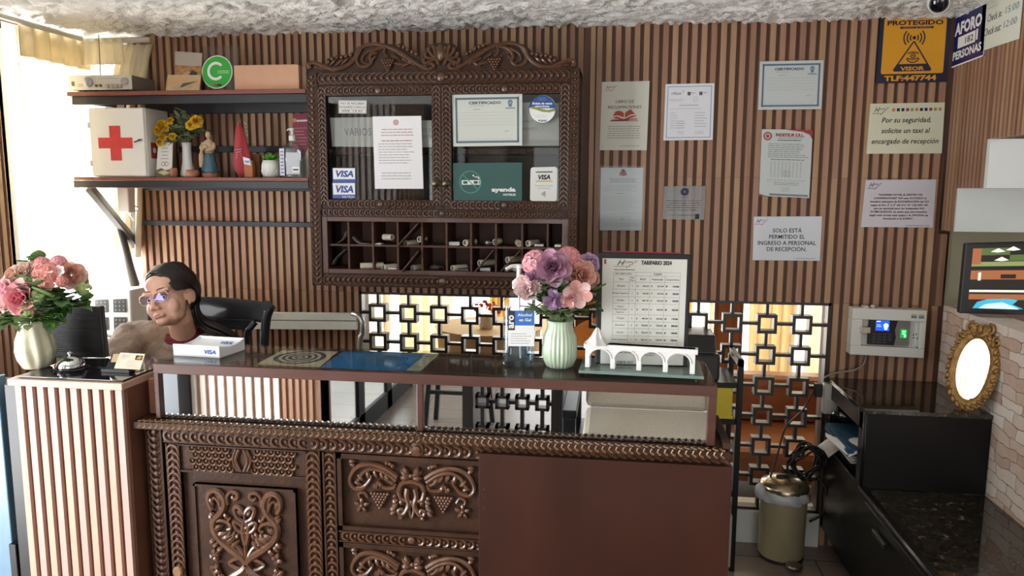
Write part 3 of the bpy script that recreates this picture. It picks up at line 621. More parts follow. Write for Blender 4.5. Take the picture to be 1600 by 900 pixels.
sign('label_card', 'white card reading VARIOS inside the left glass door', 'label', gq4([(515.5, 184), (584, 183), (586, 229.5), (519, 229)], CY+0.03), M_paperd, {'k': ('lettering', I_grey)}, d)
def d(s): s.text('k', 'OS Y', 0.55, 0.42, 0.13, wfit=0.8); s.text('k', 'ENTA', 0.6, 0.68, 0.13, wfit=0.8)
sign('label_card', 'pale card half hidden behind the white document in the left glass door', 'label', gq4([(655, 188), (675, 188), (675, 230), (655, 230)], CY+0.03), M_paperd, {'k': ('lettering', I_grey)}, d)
def d(s):
    s.disc('r', 0.48, 0.085, 0.055, 0.03); s.disc('r', 0.48, 0.085, 0.02)
    s.lines('p', 0.15, 0.85, 0.16, 0.28, 3, 0.4, 2, 0.1, center=True); s.lines('p', 0.12, 0.85, 0.31, 0.36, 1, 0.4, 3, 0.6, center=True); s.lines('g', 0.1, 0.85, 0.36, 0.66, 8, 0.3, 4); s.lines('g', 0.1, 0.8, 0.76, 0.88, 3, 0.3, 5, center=True)
sign('official_document', 'tall white document with a red seal taped to the left glass door', 'document', gq4([(582, 182), (658, 181), (661.5, 295), (586, 295)], G), mat('bright_paper', 'f0f1f4', 0.6), {'r': ('seal', I_pink), 'p': ('lettering', I_pink), 'g': ('small_print', I_grey)}, d)
M_visab = mat('card_blue', '14489c', 0.35)
for (y0, y1, dbl, lb) in ((262, 284.5, 0, 'upper of the two blue and white VISA stickers on the left glass door'), (285, 310, 1, 'lower of the two blue and white VISA stickers, with ELECTRON below')):
    def d(s):
        s.rect('w', 0.03, 0.04, 0.97, 0.76 if dbl else 0.8); s.text('b', 'VISA', 0.53, 0.62, 0.40, wfit=0.76, bold=0.045, shear=0.22, lift=0.001); s.poly('o', [(0.12, 0.16), (0.26, 0.16), (0.22, 0.36)], 0.001)
        if dbl: s.text('e', 'ELECTRON', 0.92, 0.96, 0.13, 'r', wfit=0.5)
    inks = {'w': ('panel', I_white), 'b': ('lettering', I_blue), 'o': ('flash', I_orange), 'e': ('lettering', I_white)}
    sign('card_sticker', lb, 'sticker', gq4([(519, y0), (555.5, y0), (556, y1), (520, y1)], G), M_visab, inks, d)
def certificate(s, seed):
    s.frame('f', 0.045, 0.03); s.frame('b', 0.055, 0.006, 0.0009)
    s.text('b', 'CERTIFICADO', 0.47, 0.19, 0.05, wfit=0.46, bold=0.035); s.lines('g', 0.25, 0.5, 0.20, 0.25, 1, 0.3, seed); s.lines('g', 0.3, 0.42, 0.26, 0.32, 1, 0.4, seed)
    s.disc('f', 0.83, 0.16, 0.035, 0.018); s.disc('f', 0.83, 0.155, 0.014); s.poly('f', [(0.80, 0.2), (0.86, 0.2), (0.85, 0.25), (0.81, 0.25)]); s.rect('f', 0.76, 0.265, 0.90, 0.285)
    s.lines('g', 0.09, 0.9, 0.32, 0.62, 5, 0.10, seed+1, 0.05, words=False); s.lines('g', 0.75, 0.82, 0.69, 0.74, 1, 0.5, seed); s.lines('g', 0.1, 0.9, 0.84, 0.9, 2, 0.2, seed+3, 0.1)
CI = {'f': ('border', I_slate), 'b': ('lettering', mat('ink_steel', '46555f', 0.6)), 'g': ('small_print', I_lgrey)}
M_cert = mat('certificate_paper', 'd5dad2', 0.6)
sign('certificate', 'bordered CERTIFICADO sheet behind the right glass door of the cabinet', 'certificate', gq4([(706, 148), (816, 146), (816, 227.5), (708, 229)], G), M_cert, CI, lambda s: certificate(s, 5))
def d(s): s.text('k', 'CION Y', 0.18, 0.47, 0.07, wfit=0.34); s.text('k', 'NIMIENTO', 0.22, 0.64, 0.07, wfit=0.44)
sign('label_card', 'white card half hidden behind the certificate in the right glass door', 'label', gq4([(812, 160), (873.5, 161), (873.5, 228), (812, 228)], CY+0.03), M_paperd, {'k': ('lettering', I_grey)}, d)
def d(s):
    s.disc('n', 0.5, 0.5, 0.495, 0.47, lift=0.001)
    P = []; 
    s.poly('b', [(0.5+0.47*cos(a), 0.5-0.47*sin(a)) for a in [radians(5+170*i/20) for i in range(21)]])
    s.poly('g', [(0.032, 0.45), (0.25, 0.50), (0.5, 0.58), (0.75, 0.6), (0.965, 0.55), (0.968, 0.45), (0.95, 0.46), (0.7, 0.52), (0.45, 0.47), (0.2, 0.40), (0.04, 0.42)], 0.0009)
    s.text('w', 'Boleta de venta', 0.5, 0.33, 0.075, wfit=0.72, bold=0.035, shear=0.2, lift=0.0012); s.text('w', 'electrónica', 0.5, 0.425, 0.07, wfit=0.52, bold=0.035, shear=0.2, lift=0.0012); s.lines('t', 0.36, 0.64, 0.09, 0.21, 2, 0.3, 1, 0.1, lift=0.0012, center=True)
    s.lines('t', 0.18, 0.66, 0.68, 0.8, 3, 0.2, 3, center=True); s.text('n', 'SUNAT', 0.56, 0.91, 0.055, wfit=0.24, bold=0.035); s.poly('n', [(0.36, 0.875), (0.39, 0.84), (0.42, 0.875), (0.39, 0.91)])
def roundsticker():
    s = Sheet(*gq(825.5, 148, 869, 194)); d(s); c = s.at(0.5, 0.5); t = thing('round_sticker', 'round blue and white receipt sticker at the top of the right glass door', 'sticker', s.at(0.5, 1))
    MB().lathe(c, [(s.w*0.5, -0.002), (s.w*0.5, 0)], 36, axis=s.n).build('disc', I_white, t)
    for kk, mb in s.parts.items(): mb.build({'n': 'rim', 'b': 'blue_field', 'g': 'green_wave', 'w': 'lettering', 't': 'small_print'}[kk], {'n': I_navy, 'b': I_blue, 'g': I_green, 'w': I_white, 't': I_lgrey}[kk], t)
roundsticker()
def d(s):
    s.disc('t', 0.25, 0.50, 0.165, 0.148); k = s.w/s.h
    s.rect('w', 0.125, 0.45, 0.40, 0.57); s.rect('g', 0.145, 0.475, 0.21, 0.545, 0.0009); s.rect('g', 0.30, 0.475, 0.36, 0.545, 0.0009); s.rect('g', 0.375, 0.475, 0.39, 0.545, 0.0009)
    P = catmull([(0.37, 0.42, 0), (0.375, 0.37, 0), (0.32, 0.365, 0), (0.29, 0.34, 0), (0.305, 0.315, 0)], 5); n = len(P)
    for i in range(n-1): a, b2 = P[i], P[i+1]; s.poly('w', [(a.x-0.009, a.y-0.012), (b2.x-0.009, b2.y-0.012), (b2.x+0.009, b2.y+0.012), (a.x+0.009, a.y+0.012)])
    s.poly('t', [(0.25-0.115, 0.5-0.105*k), (0.25-0.105, 0.5-0.115*k), (0.25+0.115, 0.5+0.105*k), (0.25+0.105, 0.5+0.115*k)], 0.0011)
    s.text('w', 'ayenda', 0.91, 0.75, 0.105, 'r', wfit=0.35, bold=0.045); s.text('w', 'HOTELES', 0.91, 0.86, 0.05, 'r', wfit=0.18, bold=0.035)
sign('no_smoking_sign', 'dark green no smoking sign at the bottom of the right glass door', 'sign', gq4([(707.5, 255), (815.5, 254), (815.5, 314), (709, 314)], G), mat('sign_green', '1f5350', 0.45), {'t': ('prohibition_ring', I_teal), 'w': ('lettering', I_white), 'g': ('cigarette_stripe', mat('sign_green', '1f5350'))}, d)
def d(s):
    s.rect('k', 0.2, 0.13, 0.82, 0.16); s.text('k', 'VISA', 0.52, 0.36, 0.13, wfit=0.46, bold=0.045, shear=0.22); s.rect('o', 0.2, 0.40, 0.82, 0.43)
    s.text('g', 'Aceptamos pagos', 0.52, 0.56, 0.035, wfit=0.68); s.text('g', 'sin contacto', 0.52, 0.635, 0.035, wfit=0.46)
    for i in range(4): r = 0.04+0.045*i; s.disc('k', 0.40, 0.79, r, r-0.02, radians(-38), radians(38), 8)
def rounded(s, rad=0.1):
    k = s.w/s.h; P = []
    for cx_, cy_, a0 in ((1-rad, rad*k, 0), (rad, rad*k, 90), (rad, 1-rad*k, 180), (1-rad, 1-rad*k, 270)):
        for i in range(6): a = radians(a0+18*i); P.append((cx_+rad*cos(a), cy_-rad*k*sin(a)))
    return P
def rsign(name, label, cat, corners, base, inks, draw, rad=0.1, thick=0.003):
    s = Sheet(*corners); draw(s); t = thing(name, label, cat, (s.bl+s.br)/2); P = [s.at(u, v) for u, v in rounded(s, rad)]; n = len(P)
    MB().add(P+[p-s.n*thick for p in P], [tuple(range(n)), tuple(range(2*n-1, n-1, -1))]+[(i, n+i, n+(i+1) % n, (i+1) % n) for i in range(n)]).build('sheet', base, t)
    for kk, mb in s.parts.items(): mb.build(inks[kk][0], inks[kk][1], t)
    return t
rsign('card_sticker', 'white rounded contactless VISA sticker at the lower right of the glass door', 'sticker', gq4([(829, 261.5), (871, 260.5), (870, 314.5), (828, 314)], G-0.003), mat('sticker_white', 'dfe3de', 0.5), {'k': ('lettering', I_black), 'o': ('orange_bar', I_orange), 'g': ('small_print', I_grey)}, d)
# ---------------------------------------------------------------- sheets on the slatted wall
WY = -0.003
def wq(*c, y=WY): return [Py(a, b_, y) for a, b_ in c]
def hotel_logo(s, key, u, v, w_, h_, red=None, shear=0.3):
    """hotel monogram with a small stair"""
    s.text(key, 'H', u+w_*0.30, v+h_*0.72, h_*0.55, wfit=w_*0.36, shear=0.5); s.text(key, 'otel', u+w_*0.62, v+h_*0.45, h_*0.20, wfit=w_*0.34, shear=0.3)
    r = red or key; s.rect(r, u, v+h_*0.80, u+w_*0.55, v+h_*0.84)
    st = [(0.55, 0.80), (0.66, 0.62), (0.78, 0.44), (0.90, 0.26)]
    for (a, b_) in st: s.rect(r, u+w_*a, v+h_*b_, u+w_*(a+0.12), v+h_*(b_+0.04)); s.rect(r, u+w_*a-w_*0.01, v+h_*b_, u+w_*a+w_*0.015, v+h_*(b_+0.18))
M_cream = mat('notice_cream', 'd4d5c9', 0.6)
def d(s):
    hotel_logo(s, 'l', 0.06, 0.03, 0.25, 0.12)
    s.text('k', 'LIBRO DE', 0.50, 0.31, 0.042, wfit=0.38); s.text('k', 'RECLAMACIONES', 0.50, 0.39, 0.042, wfit=0.70)
    s.poly('r', [(0.26, 0.50), (0.30, 0.44), (0.36, 0.42), (0.44, 0.43), (0.49, 0.46), (0.49, 0.525), (0.42, 0.50), (0.34, 0.49)]); s.poly('r', [(0.51, 0.46), (0.55, 0.43), (0.63, 0.40), (0.72, 0.47), (0.63, 0.48), (0.51, 0.525)])
    s.poly('r', [(0.25, 0.525), (0.34, 0.505), (0.49, 0.545), (0.63, 0.50), (0.74, 0.49), (0.76, 0.50), (0.52, 0.56), (0.46, 0.56)]); s.poly('r', [(0.23, 0.55), (0.40, 0.55), (0.5, 0.575), (0.60, 0.55), (0.77, 0.535), (0.78, 0.55), (0.22, 0.565)]); s.rect('r', 0.20, 0.565, 0.79, 0.575)
    s.lines('g', 0.14, 0.86, 0.635, 0.835, 6, 0.35, 8, 0.12, center=True); s.text('g2', 'LA ADMINISTRACIÓN', 0.84, 0.945, 0.017, 'r', wfit=0.42)
sign('complaints_notice', 'cream LIBRO DE RECLAMACIONES notice with a red open book beside the key cabinet', 'notice', wq((940.5, 128), (1015, 126.5), (1010.5, 234.8), (936.8, 234.7)), M_cream, {'r': ('emblem', mat('ink_brick', 'b0473c', 0.6)), 'l': ('logo', mat('ink_brick', 'b0473c')), 'g2': ('signature_line', I_grey), 'k': ('lettering', I_black), 'g': ('small_print', I_grey)}, d)
def d(s):
    s.frame('b', 0.05, 0.012); s.text('k', 'rifuse', 0.23, 0.19, 0.05, wfit=0.2, shear=0.2); s.text('k', '2', 0.37, 0.15, 0.035)
    for u in (0.46, 0.70): s.rect('k', u, 0.145, u+0.06, 0.205); s.text('w', '/', u+0.03, 0.195, 0.04, lift=0.0012); s.lines('k', u+0.07, u+0.16, 0.15, 0.175, 1, 0.5)
    s.disc('g', 0.63, 0.275, 0.045, 0.04); s.lines('g', 0.1, 0.42, 0.26, 0.31, 2, 0.3, 3); s.lines('g', 0.3, 0.7, 0.36, 0.4, 1, 0.4, 4, 0.05); s.lines('g', 0.12, 0.88, 0.42, 0.46, 2, 0.2, 5, 0.2)
    s.lines('g', 0.12, 0.32, 0.49, 0.8, 7, 0.2, 6, 0.5); s.lines('k', 0.26, 0.44, 0.64, 0.8, 4, 0.25, 7, 0.5); s.lines('g', 0.62, 0.88, 0.49, 0.78, 6, 0.25, 9, 0.4); s.lines('g', 0.28, 0.42, 0.83, 0.89, 3, 0.3, 11, 0.2, center=True); s.lines('g', 0.62, 0.82, 0.83, 0.9, 3, 0.3, 12, center=True)
sign('certificate', 'white blue-edged test certificate, second sheet from the key cabinet', 'certificate', wq((1040, 131.5), (1116.5, 130), (1113.5, 218.5), (1036.5, 219.5)), mat('cool_paper', 'dcdee4', 0.6), {'b': ('border', I_slate), 'k': ('lettering', I_black), 'w': ('mark', I_white), 'g': ('small_print', I_grey)}, d)
M_sleeve = glassmat('plastic_sleeve', (0.95, 0.96, 0.96), 0.025, 0.10)
def sleeve(t, s, pad):
    s.back(0.001, 0).v; q = [s.at(-pad, -pad, 0.0018), s.at(1+pad, -pad, 0.0018), s.at(1+pad, 1+pad, 0.0018), s.at(-pad, 1+pad, 0.0018)]
    MB().add(q, [(3, 2, 1, 0)]).build('plastic_sleeve', M_sleeve, t)
def lsign(*a, pad=0.04, **k):
    t = sign(*a, **k); sleeve(t, Sheet(*a[3]), pad); return t
lsign('certificate', 'laminated CERTIFICADO sheet with scalloped border high on the slatted wall', 'certificate', wq((1187.5, 96), (1287, 94), (1283.5, 170.5), (1184.5, 171.5)), mat('laminated_paper', 'cbd0cf', 0.5), CI, lambda s: certificate(s, 9), pad=0.05)
def d(s):
    s.disc('r', 0.12, 0.10, 0.085, 0.055); s.disc('r', 0.12, 0.10, 0.035)
    s.text('r', 'INDEYSUR S.R.L.', 0.56, 0.10, 0.042, wfit=0.56, bold=0.045); s.lines('k', 0.28, 0.86, 0.105, 0.14, 2, 0.35, 2, 0.2, center=True); s.lines('k', 0.32, 0.78, 0.145, 0.17, 1, 0.7, 3, 0.05, center=True)
    s.lines('k', 0.14, 0.95, 0.2, 0.42, 8, 0.3, 5, 0.25); s.lines('k', 0.2, 0.9, 0.435, 0.455, 1, 0.6, 6, 0.05)
    for i in range(9): s.lines('g', 0.2+i*0.073, 0.2+i*0.073+0.035, 0.47, 0.71, 26, 0.4, 20+i, 0.3, words=False)
    s.lines('r', 0.45, 0.62, 0.60, 0.7, 5, 0.3, 7, 0.2); s.lines('g', 0.14, 0.95, 0.74, 0.77, 2, 0.3, 8); s.lines('k', 0.26, 0.8, 0.78, 0.83, 2, 0.3, 8, center=True); s.lines('b', 0.42, 0.62, 0.85, 0.93, 4, 0.3, 9, center=True); s.rect('g', 0.2, 0.955, 0.97, 0.985)
    s.poly('r', [(0.45, 0.0), (1, 0.0), (1, 0.14), (0.94, 0.07), (0.8, 0.03)]); s.poly('r', [(0, 1), (0, 0.965), (0.08, 0.985), (0.2, 1)])
lsign('certificate', 'laminated INDEYSUR certificate with red corner, above the SOLO ESTÁ PERMITIDO sign', 'certificate', wq((1190.5, 202), (1270, 203), (1264.5, 309.5), (1186, 306)), mat('laminated_paper', 'cbd0cf', 0.5), {'r': ('red_print', mat('ink_maroon', 'a03a40', 0.6)), 'k': ('lettering', I_black), 'g': ('table', I_grey), 'b': ('stamp', I_slate)}, d, pad=0.03)
def d(s):
    s.poly('r', [(0.46, 0.055), (0.60, 0.055), (0.60, 0.10), (0.53, 0.14), (0.46, 0.10)]); s.rect('r', 0.44, 0.09, 0.62, 0.12); s.disc('k', 0.53, 0.05, 0.045)
    s.lines('k', 0.2, 0.85, 0.165, 0.24, 3, 0.35, 3, 0.1, center=True); s.lines('g', 0.05, 0.9, 0.27, 0.38, 4, 0.25, 4); s.lines('g', 0.35, 0.6, 0.39, 0.43, 1, 0.4, 5, center=True); s.lines('g', 0.05, 0.95, 0.44, 0.68, 8, 0.2, 6, 0.3); s.lines('g', 0.6, 0.92, 0.70, 0.74, 1, 0.2, 7)
    s.text('g', 'X', 0.52, 0.84, 0.05, shear=0.5); s.lines('g', 0.05, 0.95, 0.88, 0.94, 2, 0.15, 8, 0.02, words=False)
lsign('official_document', 'grey laminated document with a red crest below the complaints notice', 'document', wq((939, 262), (1005, 262), (1002.5, 360), (937, 360)), mat('grey_laminate', 'b9c3c6', 0.45), {'r': ('crest', I_red), 'k': ('lettering', I_black), 'g': ('small_print', I_grey)}, d, pad=0.03)
def d(s):
    s.disc('n', 0.5, 0.17, 0.10, 0.02); s.lines('k', 0.4, 0.6, 0.31, 0.35, 1, 0.5, 2, 0.05, center=True); s.lines('k', 0.05, 0.92, 0.40, 0.75, 5, 0.3, 3, 0.15, center=True); s.lines('k', 0.15, 0.85, 0.84, 0.9, 1, 0.3, 4); s.rect('k', 0.78, 0.83, 0.88, 0.98)
sign('plastic_notice', 'small clear plastic notice with a round emblem above the price list', 'notice', wq((1038, 291), (1103, 290.5), (1100, 343.5), (1035.5, 342.5)), glassmat('clear_film', (0.62, 0.6, 0.58), 0.04, 0.15), {'n': ('emblem', I_navy), 'k': ('lettering', I_black)}, d)
def d(s):
    hotel_logo(s, 'k', 0.01, 0.01, 0.20, 0.20, 'r')
    for i, (t, wd) in enumerate((('SOLO ESTÁ', 0.43), ('PERMITIDO EL', 0.53), ('INGRESO A PERSONAL', 0.86), ('DE RECEPCIÓN.', 0.59))): s.text('k', t, 0.5, 0.36+0.142*i, 0.09, wfit=wd, bold=0.012)
    s.text('g', 'LA ADMINISTRACIÓN', 0.93, 0.965, 0.03, 'r', wfit=0.32)
lsign('staff_only_sign', 'white SOLO ESTÁ PERMITIDO EL INGRESO sign on the slatted wall', 'sign', wq((1178, 338.5), (1284.5, 338), (1281, 407.5), (1176, 406.5)), mat('cool_paper', 'dcdee4', 0.6), {'k': ('lettering', I_black), 'r': ('logo', I_red), 'g': ('small_print', I_grey)}, d, pad=0.02)
M_yellow = mat('sign_yellow', 'd8981c', 0.45); M_navy = mat('sign_navy', '1a1e38', 0.4)
def d(s):
    k = s.w/s.h; P = [(0.06+0.88*u, 0.035+0.83*v) for u, v in rounded(s, 0.035)]; s.poly('y', P)
    s.text('n', 'PROTEGIDO', 0.5, 0.145, 0.065, wfit=0.79, bold=0.035, lift=0.0011); s.rect('n', 0.29, 0.17, 0.76, 0.20, 0.0009); s.text('y2', 'CENTRAL DE ALARMAS', 0.525, 0.194, 0.016, wfit=0.4, lift=0.0014)
    for r in (0.055, 0.10, 0.145):
        for a in (0, 180): s.disc('n', 0.5, 0.335, r+0.011, r-0.008, radians(a-42), radians(a+42), 12, 0.0010)
    s.disc('n', 0.5, 0.335, 0.026, lift=0.001)
    for a, b_ in (((0.5, 0.385), (0.235, 0.81)), ((0.5, 0.385), (0.765, 0.81))):
        dx = 0.012; s.poly('n', [(a[0]-dx, a[1]), (a[0]+dx, a[1]), (b_[0]+dx, b_[1]), (b_[0]-dx, b_[1])], 0.001)
    s.poly('n', [(0.30, 0.72), (0.70, 0.72), (0.765, 0.80), (0.76, 0.83), (0.24, 0.83), (0.235, 0.80)], 0.0011); s.text('y2', 'VISOR', 0.5, 0.815, 0.055, wfit=0.34, bold=0.035, lift=0.0016)
    s.disc('n', 0.5, 0.60, 0.04, 0.025, lift=0.001); s.disc('n', 0.5, 0.60, 0.013, lift=0.001)
    for vv, aa, bb in ((0.69, 55, 125), (0.51, 235, 305)): s.disc('n', 0.5, vv, 0.15, 0.135, radians(aa), radians(bb), 10, 0.001)
    s.disc('n', 0.5, 0.60, 0.105, 0.088, radians(205), radians(335), 10, 0.001)
    s.text('y3', 'TLF:447744', 0.48, 0.965, 0.072, wfit=0.74, bold=0.045, lift=0.0011)
sign('alarm_sign', 'yellow and navy PROTEGIDO VISOR alarm sign in the upper corner', 'sign', wq((1376, 24.5), (1487, 22), (1479, 128), (1368.5, 130.5)), M_navy, {'y': ('yellow_panel', M_yellow), 'n': ('lettering', M_navy), 'y2': ('lettering', M_yellow), 'y3': ('phone_number', M_yellow)}, d, thick=0.004)
M_khaki = mat('notice_khaki', 'd0cfb6', 0.55)
def d(s):
    hotel_logo(s, 'k', 0.03, 0.03, 0.22, 0.21); cols_ = ['a', 'n', 'n', 'm', 'o', 'a', 'n', 'n', 'm', 'o', 'a']
    for i, c in enumerate(cols_): s.rect(c, 0.30+0.062*i, 0.10, 0.34+0.062*i, 0.16)
    for i, (t, wd) in enumerate((('Por su seguridad,', 0.66), ('solicite un taxi al', 0.65), ('encargado de recepción', 0.89))): s.text('k', t, 0.5, 0.38+0.21*i, 0.10, wfit=wd, shear=0.2, bold=0.012)
sign('taxi_notice', 'khaki Por su seguridad taxi notice below the alarm sign', 'notice', wq((1360.3, 162), (1476.5, 160), (1471.5, 239.5), (1354, 240.3)), M_khaki, {'k': ('lettering', I_black), 'a': ('colour_square', mat('square_orange', 'c07f58', 0.6)), 'n': ('colour_square', I_navy), 'm': ('colour_square', mat('square_maroon', '80424a', 0.6)), 'o': ('colour_square', mat('square_olive', '94905f', 0.6))}, d, thick=0.003)
def d(s):
    hotel_logo(s, 'k', 0.03, 0.02, 0.20, 0.20)
    T = ('"HAGENES HOTEL & CENTRO DE', 'CONVENCIONES" NO esta ACOGIDO al', 'beneficio tributario de EXONERACIÓN del IGV', 'según el Art. 2° y 3° del D.S. N° 122-2001-EF,', 'que es opcional para los huéspedes NO', 'DOMICILIADOS, en tanto que este beneficio', 'según esta norma está sujeto a la OPCIÓN de', 'inscripción a la SUNAT.')
    for i, (t, wd) in enumerate(zip(T, (0.62, 0.74, 0.83, 0.81, 0.71, 0.79, 0.82, 0.42))): s.text('k', t, 0.51, 0.335+0.0715*i, 0.040, wfit=wd, bold=0.02)
    s.text('k', 'LA ADMINISTRACIÓN', 0.95, 0.975, 0.026, 'r', wfit=0.33)
sign('tax_notice', 'greyish notice of small centred print above the fingerprint clock', 'notice', wq((1353, 281), (1463, 280.5), (1457.5, 355.5), (1345, 354.7)), mat('lilac_paper', 'c3bec4', 0.55), {'k': ('lettering', I_black)}, d)
# right wall
def rq(*c): return [Px(a, b_, RX-0.002) for a, b_ in c]
def d(s):
    s.frame('w', 0.0, 0.02); s.text('w', 'AFORO', 0.48, 0.38, 0.22, wfit=0.80, bold=0.045); s.text('w', 'PERSONAS', 0.49, 0.86, 0.15, wfit=0.84, bold=0.035)
    s.rect('p', 0.2, 0.44, 0.72, 0.66, 0.0009); s.text('k', '182', 0.55, 0.61, 0.12, wfit=0.24, bold=0.01, lift=0.0016); s.rect('p', 0.74, 0.43, 0.79, 0.63, 0.0009)
sign('capacity_sign', 'navy AFORO 182 PERSONAS sign on the right wall by the corner', 'sign', rq((1490.5, 28), (1543.5, 2), (1537.5, 87.5), (1484.5, 107.5)), mat('sign_indigo', '20225a', 0.4), {'w': ('lettering', I_white), 'p': ('number_label', I_white), 'k': ('number', I_black)}, d, thick=0.004)
def d(s):
    s.text('k', 'Check in:', 0.16, 0.44, 0.15, 'l', wfit=0.38, shear=0.2); s.text('b', '15:00', 0.62, 0.42, 0.13, 'l', wfit=0.32, shear=0.1); s.text('k', 'Check out:', 0.09, 0.71, 0.15, 'l', wfit=0.45, shear=0.2); s.text('b', '12:00', 0.60, 0.69, 0.13, 'l', wfit=0.32, shear=0.1); s.rect('k', 0.1, 0.16, 0.4, 0.165)
sign('check_in_notice', 'cream Check in and Check out notice on the right wall at the frame edge', 'notice', [V((RX-0.002, -0.215, 2.30)), V((RX-0.002, -0.50, 2.30)), V((RX-0.002, -0.50, 2.118)), V((RX-0.002, -0.223, 2.124))], mat('notice_ivory', 'd9dbcb', 0.55), {'k': ('lettering', I_black), 'b': ('lettering', I_slate)}, d, thick=0.003)
# dome camera under the ceiling
c = Py(1469, 2, -0.42); t = thing('security_camera', 'white ball security camera under the ceiling above the alarm sign', 'camera', c)
MB().lathe(c+V((0, 0, 0.02)), [(0.052, 0.075), (0.052, 0.05), (0.046, 0.03), (0.03, 0.02)], 28).build('mount', mat('camera_white', 'd2d4d2', 0.4), t, autos=40)
MB().ball(c, 0.042, 24, 14).build('housing', mat('camera_white', 'd2d4d2', 0.4), t, smooth=True)
dr = (CAM-c).normalized(); dr = (dr+V((-0.1, 0, -0.25))).normalized()
MB().lathe(c, [(0.040, 0.018), (0.036, 0.026), (0.034, 0.040), (0.030, 0.040), (0.028, 0.030)], 28, axis=dr, cap=True).build('lens_ring', mat('camera_white', 'd2d4d2'), t, autos=40)
MB().lathe(c, [(0.031, 0.041), (0.024, 0.047), (0.010, 0.050), (0.001, 0.051)], 24, axis=dr).build('lens', mat('lens_black', '0c0e12', 0.06), t, smooth=True)
# ---------------------------------------------------------------- lattice partition
LY0, LY1 = 0.0, 0.05
ls = thing('lattice_screen', 'black lattice partition of linked squares set in the slatted back wall', 'lattice', ((OX0+OX1)/2, 0.03, OZ0))
M_lat = mat('lattice_black', '1c1a19', 0.4, var=0.15, scale=15)
b = MB(); b.box((OX0, LY0+0.002, OZ1-0.012), (OX1, LY1, OZ1)); b.box((OX0, LY0+0.002, OZ0), (OX1, LY1, OZ0+0.012)); b.box((OX0, LY0+0.002, OZ0), (OX0+0.012, LY1, OZ1)); b.box((OX1-0.012, LY0+0.002, OZ0), (OX1, LY1, OZ1))
b.build('frame', M_lat, ls)
PXL, PZL = 0.1485, 0.1405
def lat_sq(x, z, right, down, up, left):
    h, t = 0.042, 0.0135; q = MB()
    q.box((x-h, LY0, z+h-t), (x+h, LY1, z+h)); q.box((x-h, LY0, z-h), (x+h, LY1, z-h+t)); q.box((x-h, LY0, z-h+t), (x-h+t, LY1, z+h-t)); q.box((x+h-t, LY0, z-h+t), (x+h, LY1, z+h-t))
    c = 0.0065; y0, y1 = LY0+0.012, LY1-0.006
    q.box((x+h, y0, z-c), (right, y1, z+c)); q.box((x-c, y0, down), (x+c, y1, z-h))
    if up: q.box((x-c, y0, z+h), (x+c, y1, up))
    if left: q.box((left, y0, z-c), (x-h, y1, z+c))
    q.build('lattice_square', M_lat, ls)
for i in range(14):
    for j in range(6):
        x = -1.102+PXL*i; z = 1.011-PZL*j
        lat_sq(x, z, x+PXL-0.042 if i < 13 else OX1-0.012, z-PZL+0.042 if j < 5 else OZ0+0.012, OZ1-0.012 if j == 0 else 0, OX0+0.012 if i == 0 else 0)

# ---------------------------------------------------------------- reception counter
FY = -1.44
fx = lambda px, row=750: Py(px, row, FY).x
def fz(px, py): return Py(px, py, FY).z
cF = Fr((0, FY, 0), (1, 0, 0), (0, 0, 1), (0, -1, 0))
ct = thing('reception_counter', 'carved dark wooden reception counter with a mirrored band under its top', 'counter', (-0.51, -1.31, 0))
TX0, TX1, TY1 = -1.292, 0.272, -1.178
M_top = mat('counter_top_wood', '4a2c20', 0.35, var=0.2, scale=5, stretch=(1, 6, 6))
MB().box((TX0, FY, 1.078), (TX1, TY1, 1.098)).build('counter_top', M_top, ct, bevel=0.002)
MB().box((TX0+0.002, FY+0.002, 1.101), (TX1-0.002, TY1-0.002, 1.106)).build('glass_top', glassmat('counter_glass', (0.90, 0.94, 0.93), 0.03, 0.01, 0.55), ct, bevel=0.001)
fr = MB(); z0, z1 = 0.940, 1.078
strip(fr, cF, TX0, z1-0.006, TX1, 1.100, 0.02, 0.003); strip(fr, cF, TX0, z0, TX0+0.014, z1, 0.02, 0.002); strip(fr, cF, TX1-0.022, z0, TX1, z1, 0.02, 0.002)
xm = fx(656, 635); strip(fr, cF, xm-0.008, z0, xm+0.008, z1, 0.02, 0.002)
fr.box((TX1-0.022, FY+0.02, z0), (TX1, TY1, 1.09)); fr.box((TX0, FY+0.02, z0), (TX0+0.014, TY1, 1.09)); fr.box((TX0, TY1-0.015, z0), (TX1, TY1, 1.09))
fr.build('mirror_frame', M_redwood, ct, bevel=0.0015)
M_mir = mat('mirror_silver', 'eef0ef', 0.015, 1.0); 
for a, b_ in ((TX0+0.014, xm-0.008), (xm+0.008, TX1-0.022)):
    MB().hexa([cF(a, z0, -0.010), cF(b_, z0, -0.010), cF(b_, z1-0.006, -0.010), cF(a, z1-0.006, -0.010)], (0, 0.004, 0)).build('mirror_panel', M_mir, ct)
LX0, LX1 = -1.343, 0.307
lg = MB(); strip(lg, cF, LX0, 0.917, LX1, 0.936, 0.29, 0.034); 
gf = Fr((0, FY-0.034, 0.937), (1, 0, 0), (0, 1, 0), (0, 0, 1)); n = 92
for i in range(n):
    u = lerp(LX0+0.01, LX1-0.01, (i+0.5)/n); s_ = 1 if u < -0.5 else -1
    stroke(lg, gf, [(u-0.006*s_, 0.003), (u+0.002*s_, 0.010), (u+0.005*s_, 0.020), (u-0.003*s_, 0.027)], 0.003, 0.002, w=0.0005, n=4, sub=2)
    stroke(lg, cF, [(u-0.005*s_, 0.918+0.002), (u+0.004*s_, 0.927), (u, 0.936)], 0.0028, 0.002, w=0.034, n=4, sub=2)
lg.build('carved_ledge', M_carvelt, ct, autos=40)
